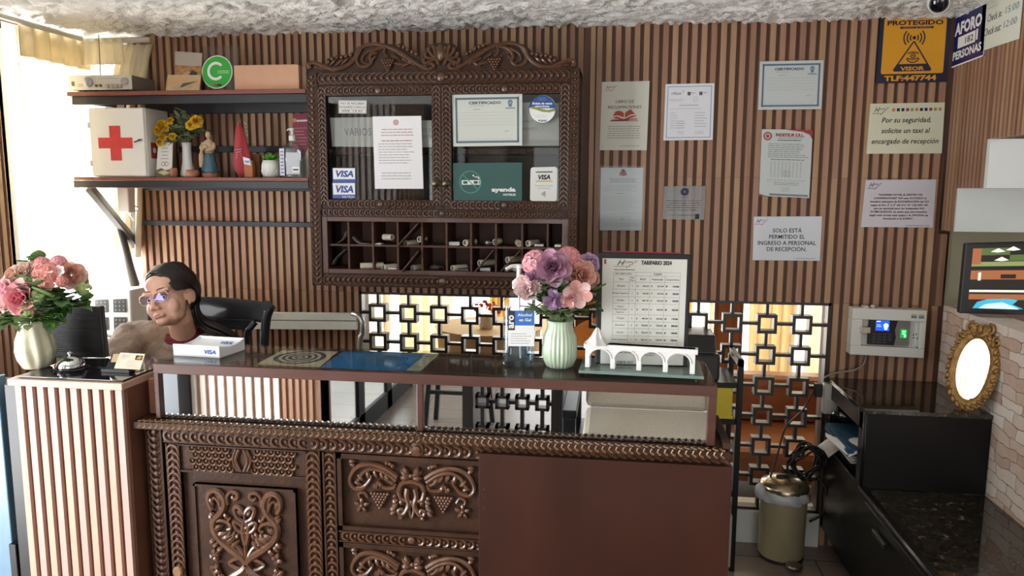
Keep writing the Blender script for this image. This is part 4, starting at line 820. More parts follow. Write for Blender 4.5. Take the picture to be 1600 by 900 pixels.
bd = MB(); strip(bd, cF, -1.322, 0.0, 0.305, 0.917, 0.02, -0.022); bd.box((-1.322, FY+0.02, 0), (-1.30, TY1, 0.917)); bd.box((0.285, FY+0.02, 0), (0.305, TY1, 0.917)); bd.box((-1.322, TY1-0.02, 0), (0.305, TY1, 0.917)); bd.build('carcass', M_dark, ct)
def post(px0, px1, zb, zt, cnt, sgn, name='post', w=0.0):
    a, b_ = fx(px0, 780), fx(px1, 780); p = MB(); strip(p, cF, a, zb, b_, zt, 0.03, w-0.005); strip(p, cF, a, zb, a+0.005, zt, 0.03, w+0.004); strip(p, cF, b_-0.005, zb, b_, zt, 0.03, w+0.004)
    beads(p, cF, ((a+b_)/2, zb+0.01), ((a+b_)/2, zt-0.01), (b_-a)*0.92, cnt, sgn, w=w-0.004, mid=False, flip_mid=False, t=0.0048); p.build(name, M_carve, ct, autos=40); return a, b_
ZD = 0.866
post(234.5, 259, 0.02, 0.915, 42, -1)
fzr = MB(); a, b_ = fx(259), fx(1140); strip(fzr, cF, a, ZD+0.002, b_, 0.917, 0.03, 0.001); strip(fzr, cF, a, 0.909, b_, 0.917, 0.03, 0.006)
beads(fzr, cF, (fx(262), 0.890), (fx(735), 0.888), 0.034, 33, -1, w=0.0, mid=False, t=0.005); beads(fzr, cF, (fx(740), 0.888), (fx(1135), 0.888), 0.034, 28, 1, w=0.0, mid=False, flip_mid=False, t=0.005)
fzr.lathe(cF(fx(652), 0.889, 0.001), [(0.02, 0), (0.02, 0.004), (0.012, 0.005), (0.011, 0.010), (0.001, 0.012)], 16, axis=cF.n); fzr.build('frieze', M_carve, ct, autos=40)
# door with raised acanthus panel
dz0 = 0.10; dx0, dx1 = fx(263, 800), fx(503, 800)
dr = MB(); s0, s1, s2, s3 = fx(264.5, 780), fx(285.5, 780), fx(479.5, 780), fx(502.5, 780)
for p, q in ((s0, s1), (s2, s3)):
    strip(dr, cF, p, dz0, q, ZD, 0.02, 0.0); strip(dr, cF, p, dz0, p+0.004, ZD, 0.02, 0.005); strip(dr, cF, q-0.004, dz0, q, ZD, 0.02, 0.005)
    beads(dr, cF, ((p+q)/2, dz0+0.01), ((p+q)/2, ZD-0.01), (q-p)*0.92, 36, 1, w=0.001, mid=False, flip_mid=False, t=0.0045)
zt_ = ZD; zs_ = fz(380, 739)
strip(dr, cF, s1, zs_-0.006, s2, zt_, 0.02, -0.002); strip(dr, cF, s1, zs_-0.006, s2, zs_, 0.02, 0.004); strip(dr, cF, s1, zt_-0.004, s2, zt_, 0.02, 0.004)
xc_ = (s1+s2)/2
for r in range(4):
    for c in range(6):
        for sg in (-1, 1):
            u = xc_+sg*(0.038+c*0.0205+(0.010 if r % 2 else 0)); v = lerp(zs_+0.010, zt_-0.010, r/3)
            if s1+0.006 < u < s2-0.006: crescent(dr, cF, u, v, 0.0112, 0, -1, 0.0036, w=0.0, ball=True, n=5)
for sg in (-1, 1):
    stroke(dr, cF, [(xc_+sg*0.006, zt_-0.006), (xc_+sg*0.018, (zs_+zt_)/2), (xc_+sg*0.006, zs_+0.006)][::1], 0.005, w=0.002); stroke(dr, cF, [(xc_+sg*0.016, zt_-0.006), (xc_+sg*0.027, (zs_+zt_)/2), (xc_+sg*0.016, zs_+0.006)], 0.0035, w=0.002)
strip(dr, cF, s1, dz0, s2, zs_-0.006, 0.012, -0.010)
p0, p1 = fx(305, 790), fx(463.5, 790); pzt = fz(385, 760); pzb = 0.14
strip(dr, cF, p0, pzb, p1, pzt, 0.02, 0.002); strip(dr, cF, p0, pzt-0.006, p1, pzt, 0.02, 0.007); strip(dr, cF, p0, pzb, p0+0.006, pzt, 0.02, 0.007); strip(dr, cF, p1-0.006, pzb, p1, pzt, 0.02, 0.007)
do = dr.build('door', M_carve, ct, autos=40)
ac = MB(); ac.cur = 1; XC = (p0+p1)/2
def D(pts, sg, zoff=0.0, vm=1):
    """crop pixels of the door carving to the counter front, mirrored when sg<0"""
    out = []
    for x, y in pts:
        u = XC+sg*(-(1020-x)/2.648*0.00163); v = pzt-(y-520)/2.648*0.00163
        if vm < 0: v = pzt-(900-520)/2.648*0.00163*2+ (y-520)/2.648*0.00163+0.0
        out.append((u, v+zoff))
    return out
def acanthus(vm):
    for sg in (1, -1):
        for pts, r0, r1 in [([(858, 640), (842, 600), (850, 560), (880, 545), (912, 565), (922, 615), (900, 655), (868, 690), (862, 735), (890, 785), (945, 830), (1000, 868), (1019, 895)], 0.006, 0.010),
                ([(905, 640), (893, 600), (870, 580), (862, 610)], 0.005, 0.003), ([(880, 545), (896, 580), (905, 640)], 0.005, 0.004), ([(1018, 880), (985, 820), (940, 790), (905, 770)], 0.006, 0.004),
                ([(938, 610), (935, 575), (955, 548), (985, 552), (988, 575), (970, 582)], 0.004, 0.005), ([(1016, 690), (985, 672), (970, 635), (980, 618), (1000, 625), (1016, 650)], 0.005, 0.006),
                ([(1016, 745), (985, 735), (965, 705), (972, 690), (1000, 705)], 0.005, 0.005), ([(1017, 800), (1005, 745), (1010, 700), (1018, 680)], 0.006, 0.004), ([(1016, 720), (995, 705), (990, 690)], 0.005, 0.003),
                ([(870, 700), (900, 690), (935, 700), (950, 725), (930, 735)], 0.005, 0.004), ([(1000, 868), (960, 880), (930, 900)], 0.006, 0.004)]:
            stroke(ac, cF, D(pts, sg, vm=vm), r0*1.3, r1*1.3, w=0.006, n=7)
        for x, y, dx, dy, w_ in [(868, 690, -26, -30, .007), (872, 672, -24, -22, .006), (868, 735, 42, -20, .008), (880, 760, 55, -10, .008), (900, 780, 60, -20, .008), (930, 800, 45, -40, .008), (950, 820, 40, -38, .007), (868, 785, -28, 20, .008), (880, 800, -26, 30, .007), (905, 820, -30, 25, .008),
                (862, 860, 0, -30, .008), (862, 865, -26, 10, .008), (862, 870, 18, 22, .008), (866, 862, 24, -14, .008), (930, 770, 18, -30, .006), (955, 765, 18, -28, .006), (975, 775, 12, -28, .006), (920, 655, 20, 30, .006), (935, 690, 16, -20, .005), (850, 580, 18, 40, .006), (900, 560, 14, 40, .006), (960, 570, 20, 20, .005), (1004, 660, -14, -30, .006)]:
            (u, v), (u2, v2) = D([(x, y), (x+dx, y+dy)], sg, vm=vm); leaf2(ac, cF, u, v, u2-u, v2-v, w_*1.15, w=0.004)
        (u, v), = D([(862, 862)], sg, vm=vm); ac.ball(cF(u, v, 0.008), 0.007, 8, 5)
    a, b2 = D([(1020, 895), (1020, 640)], 1, vm=vm); stroke(ac, cF, [a, b2], 0.008, 0.004, w=0.006)
acanthus(1); acanthus(-1)
ac.build('carving', M_carve, do, autos=50)
kb = MB(); kb.cur = 1; kb.lathe(cF((s0+s1)/2, fz(275, 890), 0.002), [(0.016, 0), (0.016, 0.01), (0.012, 0.014)], 16, axis=cF.n); kb.build('boss', M_carvelt, do, autos=40)
post(506, 526.5, 0.02, ZD, 36, 1, 'divider_post')
# drawers
DX0, DX1 = fx(528.5, 770), fx(750.5, 770)+0.10
dh = fz(640, 716)-fz(640, 836)
def drawer(zt, full=True):
    zb = zt-dh; q = MB(); strip(q, cF, DX0, zb, DX1, zt, 0.02, -0.012)
    for a, b2, c, e in ((DX0, zt-0.014, DX1, zt), (DX0, zb, DX1, zb+0.012), (DX0, zb, DX0+0.012, zt), (DX1-0.012, zb, DX1, zt)): strip(q, cF, a, b2, c, e, 0.025, 0.004)
    o = q.build('drawer', M_carve, ct, autos=40); k = MB(); k.cur = 1; sc = 0.00163/3.75*1.0; xc = DX0+(665-180)*sc*1.0
    def T(pts, sg): return [(xc+sg*(x-665)*sc, zt-(y-205)*sc) for x, y in pts]
    for sg in (1, -1):
        for pts, r0, r1 in [([(572, 350), (500, 300), (400, 272), (312, 296), (264, 358), (258, 412), (292, 446), (344, 438), (372, 400)], .007, .004), ([(565, 375), (490, 322), (405, 305), (345, 335), (318, 380), (300, 395)], .006, .004), ([(300, 440), (350, 425), (390, 380), (400, 345)], .005, .004), ([(545, 395), (500, 370), (470, 345)], .005, .003),
                ([(372, 500), (350, 468), (315, 480), (320, 510)], .004, .003), ([(430, 430), (450, 390), (480, 425), (545, 425), (560, 390)], .006, .004), ([(640, 420), (632, 470), (645, 530), (620, 585), (592, 600), (578, 575), (600, 562), (612, 580)], .007, .005), ([(664, 500), (650, 560), (664, 620)], .005, .003),
                ([(580, 440), (600, 395), (640, 378), (666, 376)], .006, .006), ([(580, 440), (595, 490), (625, 505)], .006, .005)]:
            stroke(k, cF, T(pts, sg), r0*1.2, r1*1.2, w=-0.007, n=7)
        for x, y, dx, dy, w_ in [(375, 320, 15, 60, .006), (420, 320, 22, 46, .006), (460, 330, 30, 40, .006), (490, 345, 36, 36, .006), (310, 350, 40, 40, .006), (290, 400, 45, 15, .005), (255, 265, 45, -8, .007), (262, 280, 40, 14, .006), (495, 262, 30, -8, .006), (515, 255, 28, 22, .006), (540, 265, 10, 26, .006),
                (655, 340, -60, -40, .008), (650, 350, -60, 0, .008), (645, 330, -30, -52, .008), (560, 470, -12, 24, .006), (575, 500, -40, 20, .007), (570, 525, -36, 30, .007), (565, 545, -45, 30, .008), (560, 575, -40, 30, .007), (600, 610, -20, 24, .006), (590, 505, 14, 30, .006), (430, 405, -20, 25, .006), (460, 395, 10, 35, .006)]:
            (u, v), (u2, v2) = T([(x, y), (x+dx, y+dy)], sg); leaf2(k, cF, u, v, u2-u, v2-v, w_*1.1, w=-0.009)
        (u, v), = T([(455, 468)], sg); grapes(k, cF, u, v, 0.0088, 6, -0.008)
        (u, v), = T([(332, 556)], sg); rosette(k, cF, u, v, 0.024, -0.010)
    (u, v), = T([(665, 335)], 1); k.ball(cF(u, v, -0.006), 0.008, 8, 6)
    k.build('carving', M_carve, o, autos=50)
    return zb
zt = fz(640, 714)
for i in range(4):
    zb = drawer(zt)
    if i < 3:
        r = MB(); zr = zb-0.036; strip(r, cF, DX0, zr, DX1, zb-0.002, 0.02, -0.002); strip(r, cF, DX0, zb-0.007, DX1, zb-0.002, 0.02, 0.005); strip(r, cF, DX0, zr, DX1, zr+0.004, 0.02, 0.005)
        beads(r, cF, (DX0+0.01, zb-0.019), (2*(DX0+(665-180)*0.00163/3.75)-DX0-0.01, zb-0.019), 0.028, 17, -1, w=-0.001, t=0.0042); r.build('drawer_rail', M_carve, ct, autos=40)
        zt = zr-0.002
# plain brown panel fixed over the right part
pp = MB(); PXa, PXb = fx(750.5, 715), fx(1140, 722)+0.004; strip(pp, cF, PXa, 0.03, PXb, fz(950, 715)+0.001, 0.022, 0.024)
for x_, z_ in ((0.03, 0.10), (0.03, 0.125), (0.03, 0.155)): pp.lathe(cF(PXa+0.016, fz(950, 715)-z_, 0.024), [(0.003, 0), (0.002, 0.001)], 8, axis=cF.n)
po = pp.build('plain_panel', mat('plain_mahogany', '3b1c11', 0.45, spec=0.35, var=0.22, scale=3, stretch=(2, 2, 0.8), coat=0.2), ct, bevel=0.004)
hg = MB(); hg.box((PXb, FY-0.02, 0.62), (PXb+0.006, FY+0.01, 0.76)); hg.build('hinge', mat('old_steel', '8b8478', 0.4, 0.7), po, label='grey metal hinge strip')
rb = MB()
for i in range(16): rb.beam((0.300, FY-0.02+i*0.016, 0.941), (0.300, FY-0.02+i*0.016+0.004, 0.955), 0.02, 0.008)
rb.build('side_molding', M_carve, ct)
ZTOP = 1.106
# posters under the glass
def flat(name, label, pts, z, base, inks, draw):
    q = [Pz(a, b_, z) for a, b_ in pts]; return sign(name, label, 'poster', q, base, inks, draw, thick=0.0006, n=(0, 0, 1))
def d(s):
    for r0, r1 in ((0.44, 0.36), (0.30, 0.25), (0.20, 0.14), (0.09, 0.05)):
        k = s.w/s.h; n = 36; P = [(0.5+r0*0.95*cos(2*pi*i/n), 0.46-r0*sin(2*pi*i/n)) for i in range(n)]; Q = [(0.5+r1*0.95*cos(2*pi*i/n), 0.46-r1*sin(2*pi*i/n)) for i in range(n)]
        s.mb('p').add([s.at(*a, 0.0004) for a in P]+[s.at(*a, 0.0004) for a in Q], [(i, (i+1) % n, n+(i+1) % n, n+i) for i in range(n)])
    s.lines('p', 0.05, 0.95, 0.92, 0.97, 1, 0.6, 3, 0.02, lift=0.0004)
flat('poster', 'cream poster with concentric purple rings under the counter glass', [(440, 547.5), (528, 549), (499, 573.5), (401, 569)], 1.0995, mat('poster_cream', 'd6c6a6', 0.6), {'p': ('ring_print', mat('ink_purple', '4a3a5c', 0.6))}, d)
def d(s):
    s.rect('c', 0.86, 0.0, 1.0, 1.0, 0.0003)
    for i, (u, v, l) in enumerate([(0.3, 0.35, 0.30), (0.36, 0.42, 0.26), (0.28, 0.62, 0.3)]): s.rect('g', u, v, u+l, v+0.03, 0.0004)
    r = random.Random(4)
    for i in range(9): s.disc('d', r.uniform(0.45, 0.8), r.uniform(0.2, 0.8), 0.03, 0.022, lift=0.0004, n=14)
    s.disc('c', 0.76, 0.88, 0.022, lift=0.0005); s.rect('r', 0.885, 0.1, 0.975, 0.22, 0.0005); s.lines('r', 0.88, 0.98, 0.72, 0.9, 3, 0.4, lift=0.0005)
flat('poster', 'deep blue poster with a cream right margin under the counter glass', [(537, 548.5), (687.6, 553), (657, 580), (500, 574)], 1.0995, mat('poster_blue', '2f78b4', 0.5, var=0.15, scale=9), {'c': ('margin', mat('poster_margin', 'b9b19a', 0.6)), 'g': ('lettering', mat('ink_olive', '8a8c50', 0.6)), 'd': ('print', mat('ink_teal_dark', '1b4a68', 0.6)), 'r': ('small_print', I_grey)}, d)
# literature tray
M_tray = mat('tray_white', 'e9edf0', 0.35)
A, B_, C_ = Pz(271, 555, ZTOP), Pz(343.6, 559.5, ZTOP), Pz(382.6, 546, ZTOP); D_ = A+(C_-B_); Z = V((0, 0, 1))
tr = thing('leaflet_tray', 'white VISA leaflet tray on the left end of the counter', 'tray', (A+C_)/2)
q = MB(); t_ = 0.003; ey = (C_-B_).normalized(); ex = (B_-A).normalized(); hf, hb = 0.034, 0.036
q.hexa([A, B_, B_+Z*hf, A+Z*hf], ey*t_); q.hexa([D_, C_, C_+Z*hb, D_+Z*hb], -ey*t_)
def side(P0, P1, dirx):
    L = (P1-P0).length; prof = [(0, 0), (L, 0), (L, hb)]+[(L*(1-k), hb-0.0115*sin(pi*k)) for k in (0.2, 0.4, 0.6, 0.8)]+[(0, hf)]
    q.prism(prof, P0, ey, Z, dirx*t_)
side(B_, C_, -ex); side(A, D_, ex)
q.hexa([A+Z*0.004, B_+Z*0.004, C_+Z*(hb-0.006), D_+Z*(hb-0.006)], -Z*0.003); q.build('tray_body', M_tray, tr)
s = Sheet(A+Z*hf-ey*0.0006, B_+Z*hf-ey*0.0006, B_-ey*0.0006, A-ey*0.0006); s.text('b', 'VISA', 0.80, 0.68, 0.34, wfit=0.25, bold=0.03, shear=0.2); s.parts['b'].build('lettering', I_blue, tr)
s = Sheet(D_+Z*(hb-0.004), C_+Z*(hb-0.004), B_+Z*0.006, A+Z*0.006, n=(0, 0, 1)); s.text('b', 'VISA', 0.76, 0.36, 0.15, wfit=0.25, bold=0.03, shear=0.2, lift=0.002); s.parts['b'].build('lettering', I_blue, tr)
# sanitiser bottle on the counter
M_clear = glassmat('clear_plastic', (0.93, 0.96, 0.97), 0.10, 0.03); M_pump = mat('pump_white', 'e3e6e6', 0.35)
def rrect(hx, hy, r, n=4):
    P = []
    for sx, sy, a0 in ((1, 1, 0), (-1, 1, 90), (-1, -1, 180), (1, -1, 270)):
        for i in range(n+1): a = radians(a0+90*i/n); P.append((sx*(hx-r)+r*cos(a), sy*(hy-r)+r*sin(a)))
    return P
def loft(mb, c, secs, rot=0.0):
    n = len(secs[0][1]); vs = []; fs = []; c = V(c)
    for z, P in secs:
        for x, y in P: vs.append(c+V((x*cos(rot)-y*sin(rot), x*sin(rot)+y*cos(rot), z)))
    for i in range(len(secs)-1):
        for k in range(n): k2 = (k+1) % n; fs.append((i*n+k, i*n+k2, (i+1)*n+k2, (i+1)*n+k))
    fs += [tuple(reversed(range(n))), tuple(range((len(secs)-1)*n, len(secs)*n))]; mb.add(vs, fs)
bc = Pz(810, 570, ZTOP); bt = thing('sanitizer_bottle', 'clear pump bottle of hand sanitiser on the counter beside the green vase', 'bottle', bc)
hw = 0.044; q = MB()
loft(q, bc, [(0, rrect(hw*0.9, hw*0.8, 0.02)), (0.006, rrect(hw, hw*0.86, 0.02)), (0.165, rrect(hw, hw*0.86, 0.02)), (0.185, rrect(hw*0.92, hw*0.8, 0.02)), (0.205, rrect(hw*0.55, hw*0.55, 0.02)), (0.212, rrect(0.016, 0.016, 0.0158)), (0.222, rrect(0.016, 0.016, 0.0158))], 0.15); q.build('bottle_body', M_clear, bt, smooth=False, autos=35)
q = MB(); loft(q, bc+V((0, 0, 0.004)), [(0, rrect(hw*0.86, hw*0.74, 0.018)), (0.13, rrect(hw*0.93, hw*0.8, 0.018))], 0.15); q.build('gel', glassmat('clear_gel', (0.80, 0.90, 0.97), 0.03, 0.1), bt, autos=35)
q = MB(); q.lathe(bc+V((0, 0, 0.218)), [(0.019, 0), (0.019, 0.020), (0.012, 0.026), (0.007, 0.03), (0.006, 0.055), (0.011, 0.057), (0.011, 0.066), (0.003, 0.068)], 18); q.tube([bc+V((0, 0, 0.28)), bc+V((-0.02, -0.012, 0.281)), bc+V((-0.034, -0.02, 0.274))], [0.007, 0.005, 0.004], 8); q.build('pump', M_pump, bt, autos=40)
MB().tube([bc+V((0.0, 0, 0.22)), bc+V((0.006, 0, 0.02))], 0.003, 6).build('dip_tube', M_pump, bt)
def BQ(u0, u1, z0, z1, lift=0.001):
    c, s_ = cos(0.15), sin(0.15); y = -hw*0.86-lift; P = []
    for u, z in ((u0, z1), (u1, z1), (u1, z0), (u0, z0)): P.append(bc+V((u*c-y*s_, u*s_+y*c, z)))
    return Sheet(*P)
s = BQ(-0.030, 0.042, 0.062, 0.162); s.rect('w', 0, 0.42, 1, 1); s.rect('b', 0.26, 0, 1, 0.42); s.rect('n', 0, 0, 0.26, 0.55, 0.0008)
s.text('t', 'aro', 0.21, 0.50, 0.19, 'l', rot=pi/2, bold=0.03, lift=0.0014); s.text('t', 'Alcohol', 0.36, 0.16, 0.08, 'l', wfit=0.55, bold=0.02); s.text('t', 'en Gel', 0.42, 0.30, 0.08, 'l', wfit=0.46, bold=0.02); s.lines('g', 0.1, 0.9, 0.62, 0.95, 5, 0.3, 5, 0.4)
for k_, nm, m_ in (('w', 'label', I_white), ('b', 'label_band', mat('label_blue', '2e6fc0', 0.4)), ('n', 'label_band', I_navy), ('t', 'lettering', I_white), ('g', 'small_print', I_grey)): s.parts[k_].build(nm, m_, bt)
# price list stand
P0, P1 = Pz(929, 568.5, ZTOP+0.0162), Pz(1074, 574, ZTOP+0.0162); yb = (P0.y+P1.y)/2; tl, tr_ = Py(934, 393, yb+0.075), Py(1081, 397, yb+0.075)
_n = (P0-tl).cross(P1-tl); _d = ray(1081, 397); tr_ = CAM+_d*((tl-CAM).dot(_n)/_d.dot(_n)); st = thing('price_list_stand', 'black table stand holding the TARIFARIO 2024 price list', 'sign stand', (P0+P1)/2)
bn = (P0-tl).cross(tr_-tl).normalized(); q = MB(); q.hexa([P0, P1, tr_, tl], -bn*0.018); q.build('stand_board', mat('stand_black', '141414', 0.45), st, bevel=0.004)
q = MB(); q.hexa([P0+V((0.02, 0.02, 0)), P1+V((-0.02, 0.02, 0)), P1+V((-0.02, 0.05, 0)), P0+V((0.02, 0.05, 0))], V((0, 0, 0.006))); q.build('stand_foot', mat('stand_black', '141414', 0.45), st)
q = MB(); e1 = (tr_-tl); q.hexa([tl+e1*0.05-bn*0.02, tl+e1*0.88-bn*0.02, tl+e1*0.88-bn*0.02+V((0, 0, 0.006)), tl+e1*0.05-bn*0.02+V((0, 0, 0.006))], -bn*0.003); q.build('red_backing_sheet', mat('backing_red', 'b22b3c', 0.5), st)
def onboard(px, py):
    d_ = ray(px, py); t = (tl-CAM).dot(bn)/d_.dot(bn); return CAM+d_*t+bn*0.001
s = Sheet(onboard(941.5, 403.5), onboard(1074, 405.5), onboard(1067, 571), onboard(938, 568)); 
s.back(0.0008).build('price_list', mat('price_paper', 'd3d5ce', 0.5), st)
s.text('k3', 'TARIFARIO 2024', 0.64, 0.055, 0.036, wfit=0.36, bold=0.045); hotel_logo(s, 'k3', 0.14, -0.005, 0.28, 0.10, 'r'); s.rect('r', 0.02, 0.01, 0.045, 0.055); s.lines('k', 0.14, 0.40, 0.10, 0.115, 1, 0.6, 2, 0.05)
US = [0.135, 0.325, 0.405, 0.57, 0.745, 0.925]; rows = [0.13, 0.165, 0.225, 0.295, 0.365, 0.43, 0.535, 0.60, 0.665, 0.735, 0.80, 0.87]
for v in rows: s.rect('g', US[0], v-0.001, US[-1], v+0.001)
for i, u in enumerate(US): s.rect('g', u-0.0012, rows[0] if i not in (1, 3, 4) else rows[1], u+0.0012, rows[-1])
s.text('k', 'TIPO HABITACIÓN', 0.25, 0.155, 0.017, wfit=0.2); s.text('k', 'TARIFA', 0.66, 0.155, 0.017, wfit=0.1)
for t, u, w_ in (('Tipo', 0.23, 0.06), ('RACK', 0.49, 0.07), ('Publicada', 0.66, 0.13), ('Corporativa', 0.835, 0.16)): s.text('k', t, u, 0.205, 0.018, wfit=w_)
s.text('k', 'Max', 0.365, 0.19, 0.015, wfit=0.05); s.text('k', 'Pax', 0.365, 0.215, 0.015, wfit=0.05)
names = ['Simple', 'Simple Superior', 'Doble', None, 'Triple', 'Familiar', 'Suite', 'Suite Superior', None]; pax = '112234122'
rk_ = ['336.30', '360.00', '387.50', '387.50', '445.00', '750.00', '742.50', '807.50', '60.00']; pu = ['212.40', '302.40', '262.00', '282.00', '323.00', '378.00', '356.40', '320.00', '62.50']; co = ['110.00', '125.00', '135.00', '155.00', '175.00', '200.00', '190.00', '240.00', '50.00']
for i in range(9):
    v = (rows[i+2]+rows[i+3])/2+0.009
    if names[i]: s.text('k', names[i], 0.23, v, 0.015, wfit=0.022*len(names[i])*0.55+0.02)
    elif i == 3: [s.text('k', t, 0.23, v-0.026+0.026*j, 0.014, wfit=w_) for j, (t, w_) in enumerate((('Doble y', 0.08), ('Matrimonial', 0.15), ('Superior', 0.1)))]
    else: [s.text('k', t, 0.23, v-0.012+0.024*j, 0.014, wfit=w_) for j, (t, w_) in enumerate((('CAMA', 0.07), ('ADICIONAL', 0.13)))]
    if i < 8: s.text('k', pax[i], 0.365, v, 0.015)
    for (ul, ur), arr, bo in zip(((0.42, 0.56), (0.585, 0.735), (0.76, 0.915)), (rk_, pu, co), (0.015, 0.015, 0.045)): s.text('k', 'S/', ul, v, 0.015, 'l', bold=bo); s.text('k', arr[i], ur, v, 0.015, 'r', bold=bo)
s.lines('k', 0.13, 0.92, 0.885, 0.90, 1, 0.5, 9, 0.05); s.lines('k', 0.4, 0.65, 0.905, 0.92, 1, 0.5, 9, 0.05); s.text('k2', 'CHECK OUT', 0.30, 0.995, 0.024, wfit=0.2, bold=0.02)
for k_, nm, m_ in (('k', 'lettering', I_black), ('k2', 'footer', I_black), ('k3', 'title', I_black), ('g', 'table_lines', I_grey), ('r', 'logo_stair', mat('ink_maroon', 'a03a40', 0.6))): s.parts[k_].build(nm, m_, st)
# bridge model on a glass base
zb_ = ZTOP+0.017; A, B_ = Pz(914, 574, zb_), Pz(1085.5, 585, zb_); ex = (B_-A); L = ex.length; ex.normalize(); ey = Z.cross(ex)
br = thing('bridge_model', 'small white arched bridge model with a mountain on a glass base', 'ornament', A+ex*L/2-V((0, 0, 0.017)))
q = MB(); H_ = 0.066; lg_ = [0.0, 0.235, 0.475, 0.715, 0.955]; lw_ = 0.045
sil = [(0, 0)]
for i in range(4):
    a = (lg_[i]+lw_*(1 if i else 0.95))*L; b2 = lg_[i+1]*L; r = (b2-a)/2; zc_ = H_*0.56-r*0.35
    sil += [(a, 0)]+[((a+b2)/2-r*cos(pi*k/12), zc_+r*0.86*sin(pi*k/12)) for k in range(13)]+[(b2, 0)]
sil += [(L, 0), (L, H_), (0, H_)]
q.prism(sil, A, ex, Z, ey*0.026); q.prism([(-0.004, H_*0.80), (L+0.006, H_*0.80), (L+0.006, H_), (-0.004, H_)], A-ey*0.004, ex, Z, ey*0.032)
for i in range(4):
    a = (lg_[i]+lw_)*L; b2 = lg_[i+1]*L; r = (b2-a)/2; zc_ = H_*0.56-r*0.35; q.tube([A-ey*0.001+ex*((a+b2)/2-(r+0.003)*cos(pi*k/12))+Z*(zc_+(r*0.86+0.003)*sin(pi*k/12)) for k in range(13)], 0.0022, 5)
M_gyp = mat('bridge_white', 'e2e2e0', 0.5); q.build('arches', M_gyp, br, bevel=0.001)
q = MB(); mc = A+ex*0.030+ey*0.012+Z*(H_-0.002)
def mod(an, i, z): return 1+0.26*sin(an*7+i*0.6)*(0.4 if i < 1 else 1)*(0 if z > 0.036 else 1)
q.lathe(mc, [(0.033, 0), (0.021, 0.010), (0.013, 0.024), (0.0075, 0.036), (0.003, 0.044)], 28, mod=mod); q.build('mountain', M_gyp, br, autos=60)
q = MB(); qa = [Pz(904, 583, ZTOP+0.008), Pz(1100, 593, ZTOP+0.008), Pz(1091, 567, ZTOP+0.008), Pz(911, 562, ZTOP+0.008)]; q.hexa(qa, V((0, 0, 0.008))); q.build('glass_base', mat('green_glass', '8fa8a2', 0.08, alpha=0.6), br, bevel=0.001)
q = MB()
for k_, o_ in ((0, (0.02, 0.012)), (1, (-0.02, 0.012)), (2, (-0.02, -0.012)), (3, (0.02, -0.012))): q = MB(); q.cyl(qa[k_]+V((o_[0], o_[1], -0.008)), qa[k_]+V((o_[0], o_[1], 0)), 0.006, n=10); q.build('foot', glassmat('clear_plastic'), br)
# ---------------------------------------------------------------- black console on the right
KX0, KX1, KY0 = 0.953, 1.398, -0.485
M_kblk = mat('console_black', '0c0c0e', 0.35, var=0.2, scale=9, spec=0.3)
def granite():
    m = mat('dark_granite', '34302b', 0.04, spec=0.9); nt = m.node_tree; b = nt.nodes['Principled BSDF']; tc = nt.nodes.new('ShaderNodeTexCoord')
    vo = nt.nodes.new('ShaderNodeTexNoise'); vo.inputs['Scale'].default_value = 38; vo.inputs['Detail'].default_value = 6; vo.inputs['Distortion'].default_value = 1.2
    nt.links.new(tc.outputs['Object'], vo.inputs[0]); cr = nt.nodes.new('ShaderNodeValToRGB'); e = cr.color_ramp.elements
    e[0].position = 0.40; e[0].color = (*lin('1f1c18'), 1); e[1].position = 0.74; e[1].color = (*lin('6a6456'), 1); x = e.new(0.6); x.color = (*lin('39352c'), 1)
    nt.links.new(vo.outputs[0], cr.inputs[0]); nt.links.new(cr.outputs[0], b.inputs['Base Color']); return m
M_gran = granite()
co = thing('console_desk', 'black stepped console desk with granite tops against the right wall', 'desk', (1.17, -0.7, 0))
ZL, ZH = 0.472, 0.782
q = MB(); q.box((KX0, KY0, ZL), (KX1, KY0+0.02, ZH-0.016)); q.box((KX1-0.018, KY0+0.02, ZL), (KX1, -0.005, ZH-0.016)); q.box((KX0, -0.02, ZL), (KX1, -0.005, ZH-0.016))
q.box((KX0, KY0+0.02, ZL), (KX0+0.018, KY0+0.06, ZH-0.016)); q.box((KX0, -0.05, ZL), (KX0+0.018, -0.02, ZH-0.016)); q.box((KX0, KY0+0.02, ZH-0.085), (KX0+0.018, -0.005, ZH-0.016)); q.box((KX0+0.018, KY0+0.02, ZL+0.05), (KX1-0.018, -0.02, ZL+0.065))
q.build('upper_cabinet', M_kblk, co, bevel=0.002)
q = MB(); YN = -1.75; q.box((KX0, YN, 0.10), (KX0+0.02, -0.005, ZL+0.010)); q.box((KX0+0.10, YN, 0.0), (KX0+0.12, -0.005, 0.10)); q.box((KX0+0.02, -0.03, 0.1), (KX1, -0.005, ZL-0.02)); q.build('lower_cabinet', M_kblk, co, bevel=0.002)
q = MB(); q.box((KX0-0.004, KY0-0.006, ZH-0.016), (KX1, -0.004, ZH)); q.build('granite_top', M_gran, co, bevel=0.002)
q = MB(); q.box((KX0+0.02, YN, ZL-0.02), (KX1+0.0, KY0, ZL)); q.build('granite_shelf', M_gran, co, bevel=0.002)
M_trim = mat('black_trim', '2a2b30', 0.22, 0.4)
q = MB()
for dz in (0.004, 0.011): q.tube([(KX0-0.005, YN, ZL+dz-0.002), (KX0-0.005, KY0, ZL+dz-0.002)], 0.0032, 6)
for dx in (0.0, 0.008): q.tube([(KX0-0.004+dx, KY0-0.007, ZL+0.006), (KX0-0.004+dx, KY0-0.007, ZH-0.006)], 0.0032, 6)
for dz in (-0.013, -0.005): q.tube([(KX0-0.005, KY0-0.004, ZH+dz), (KX0-0.005, -0.01, ZH+dz)], 0.0032, 6)
q.build('edge_trim', M_trim, co, smooth=True)
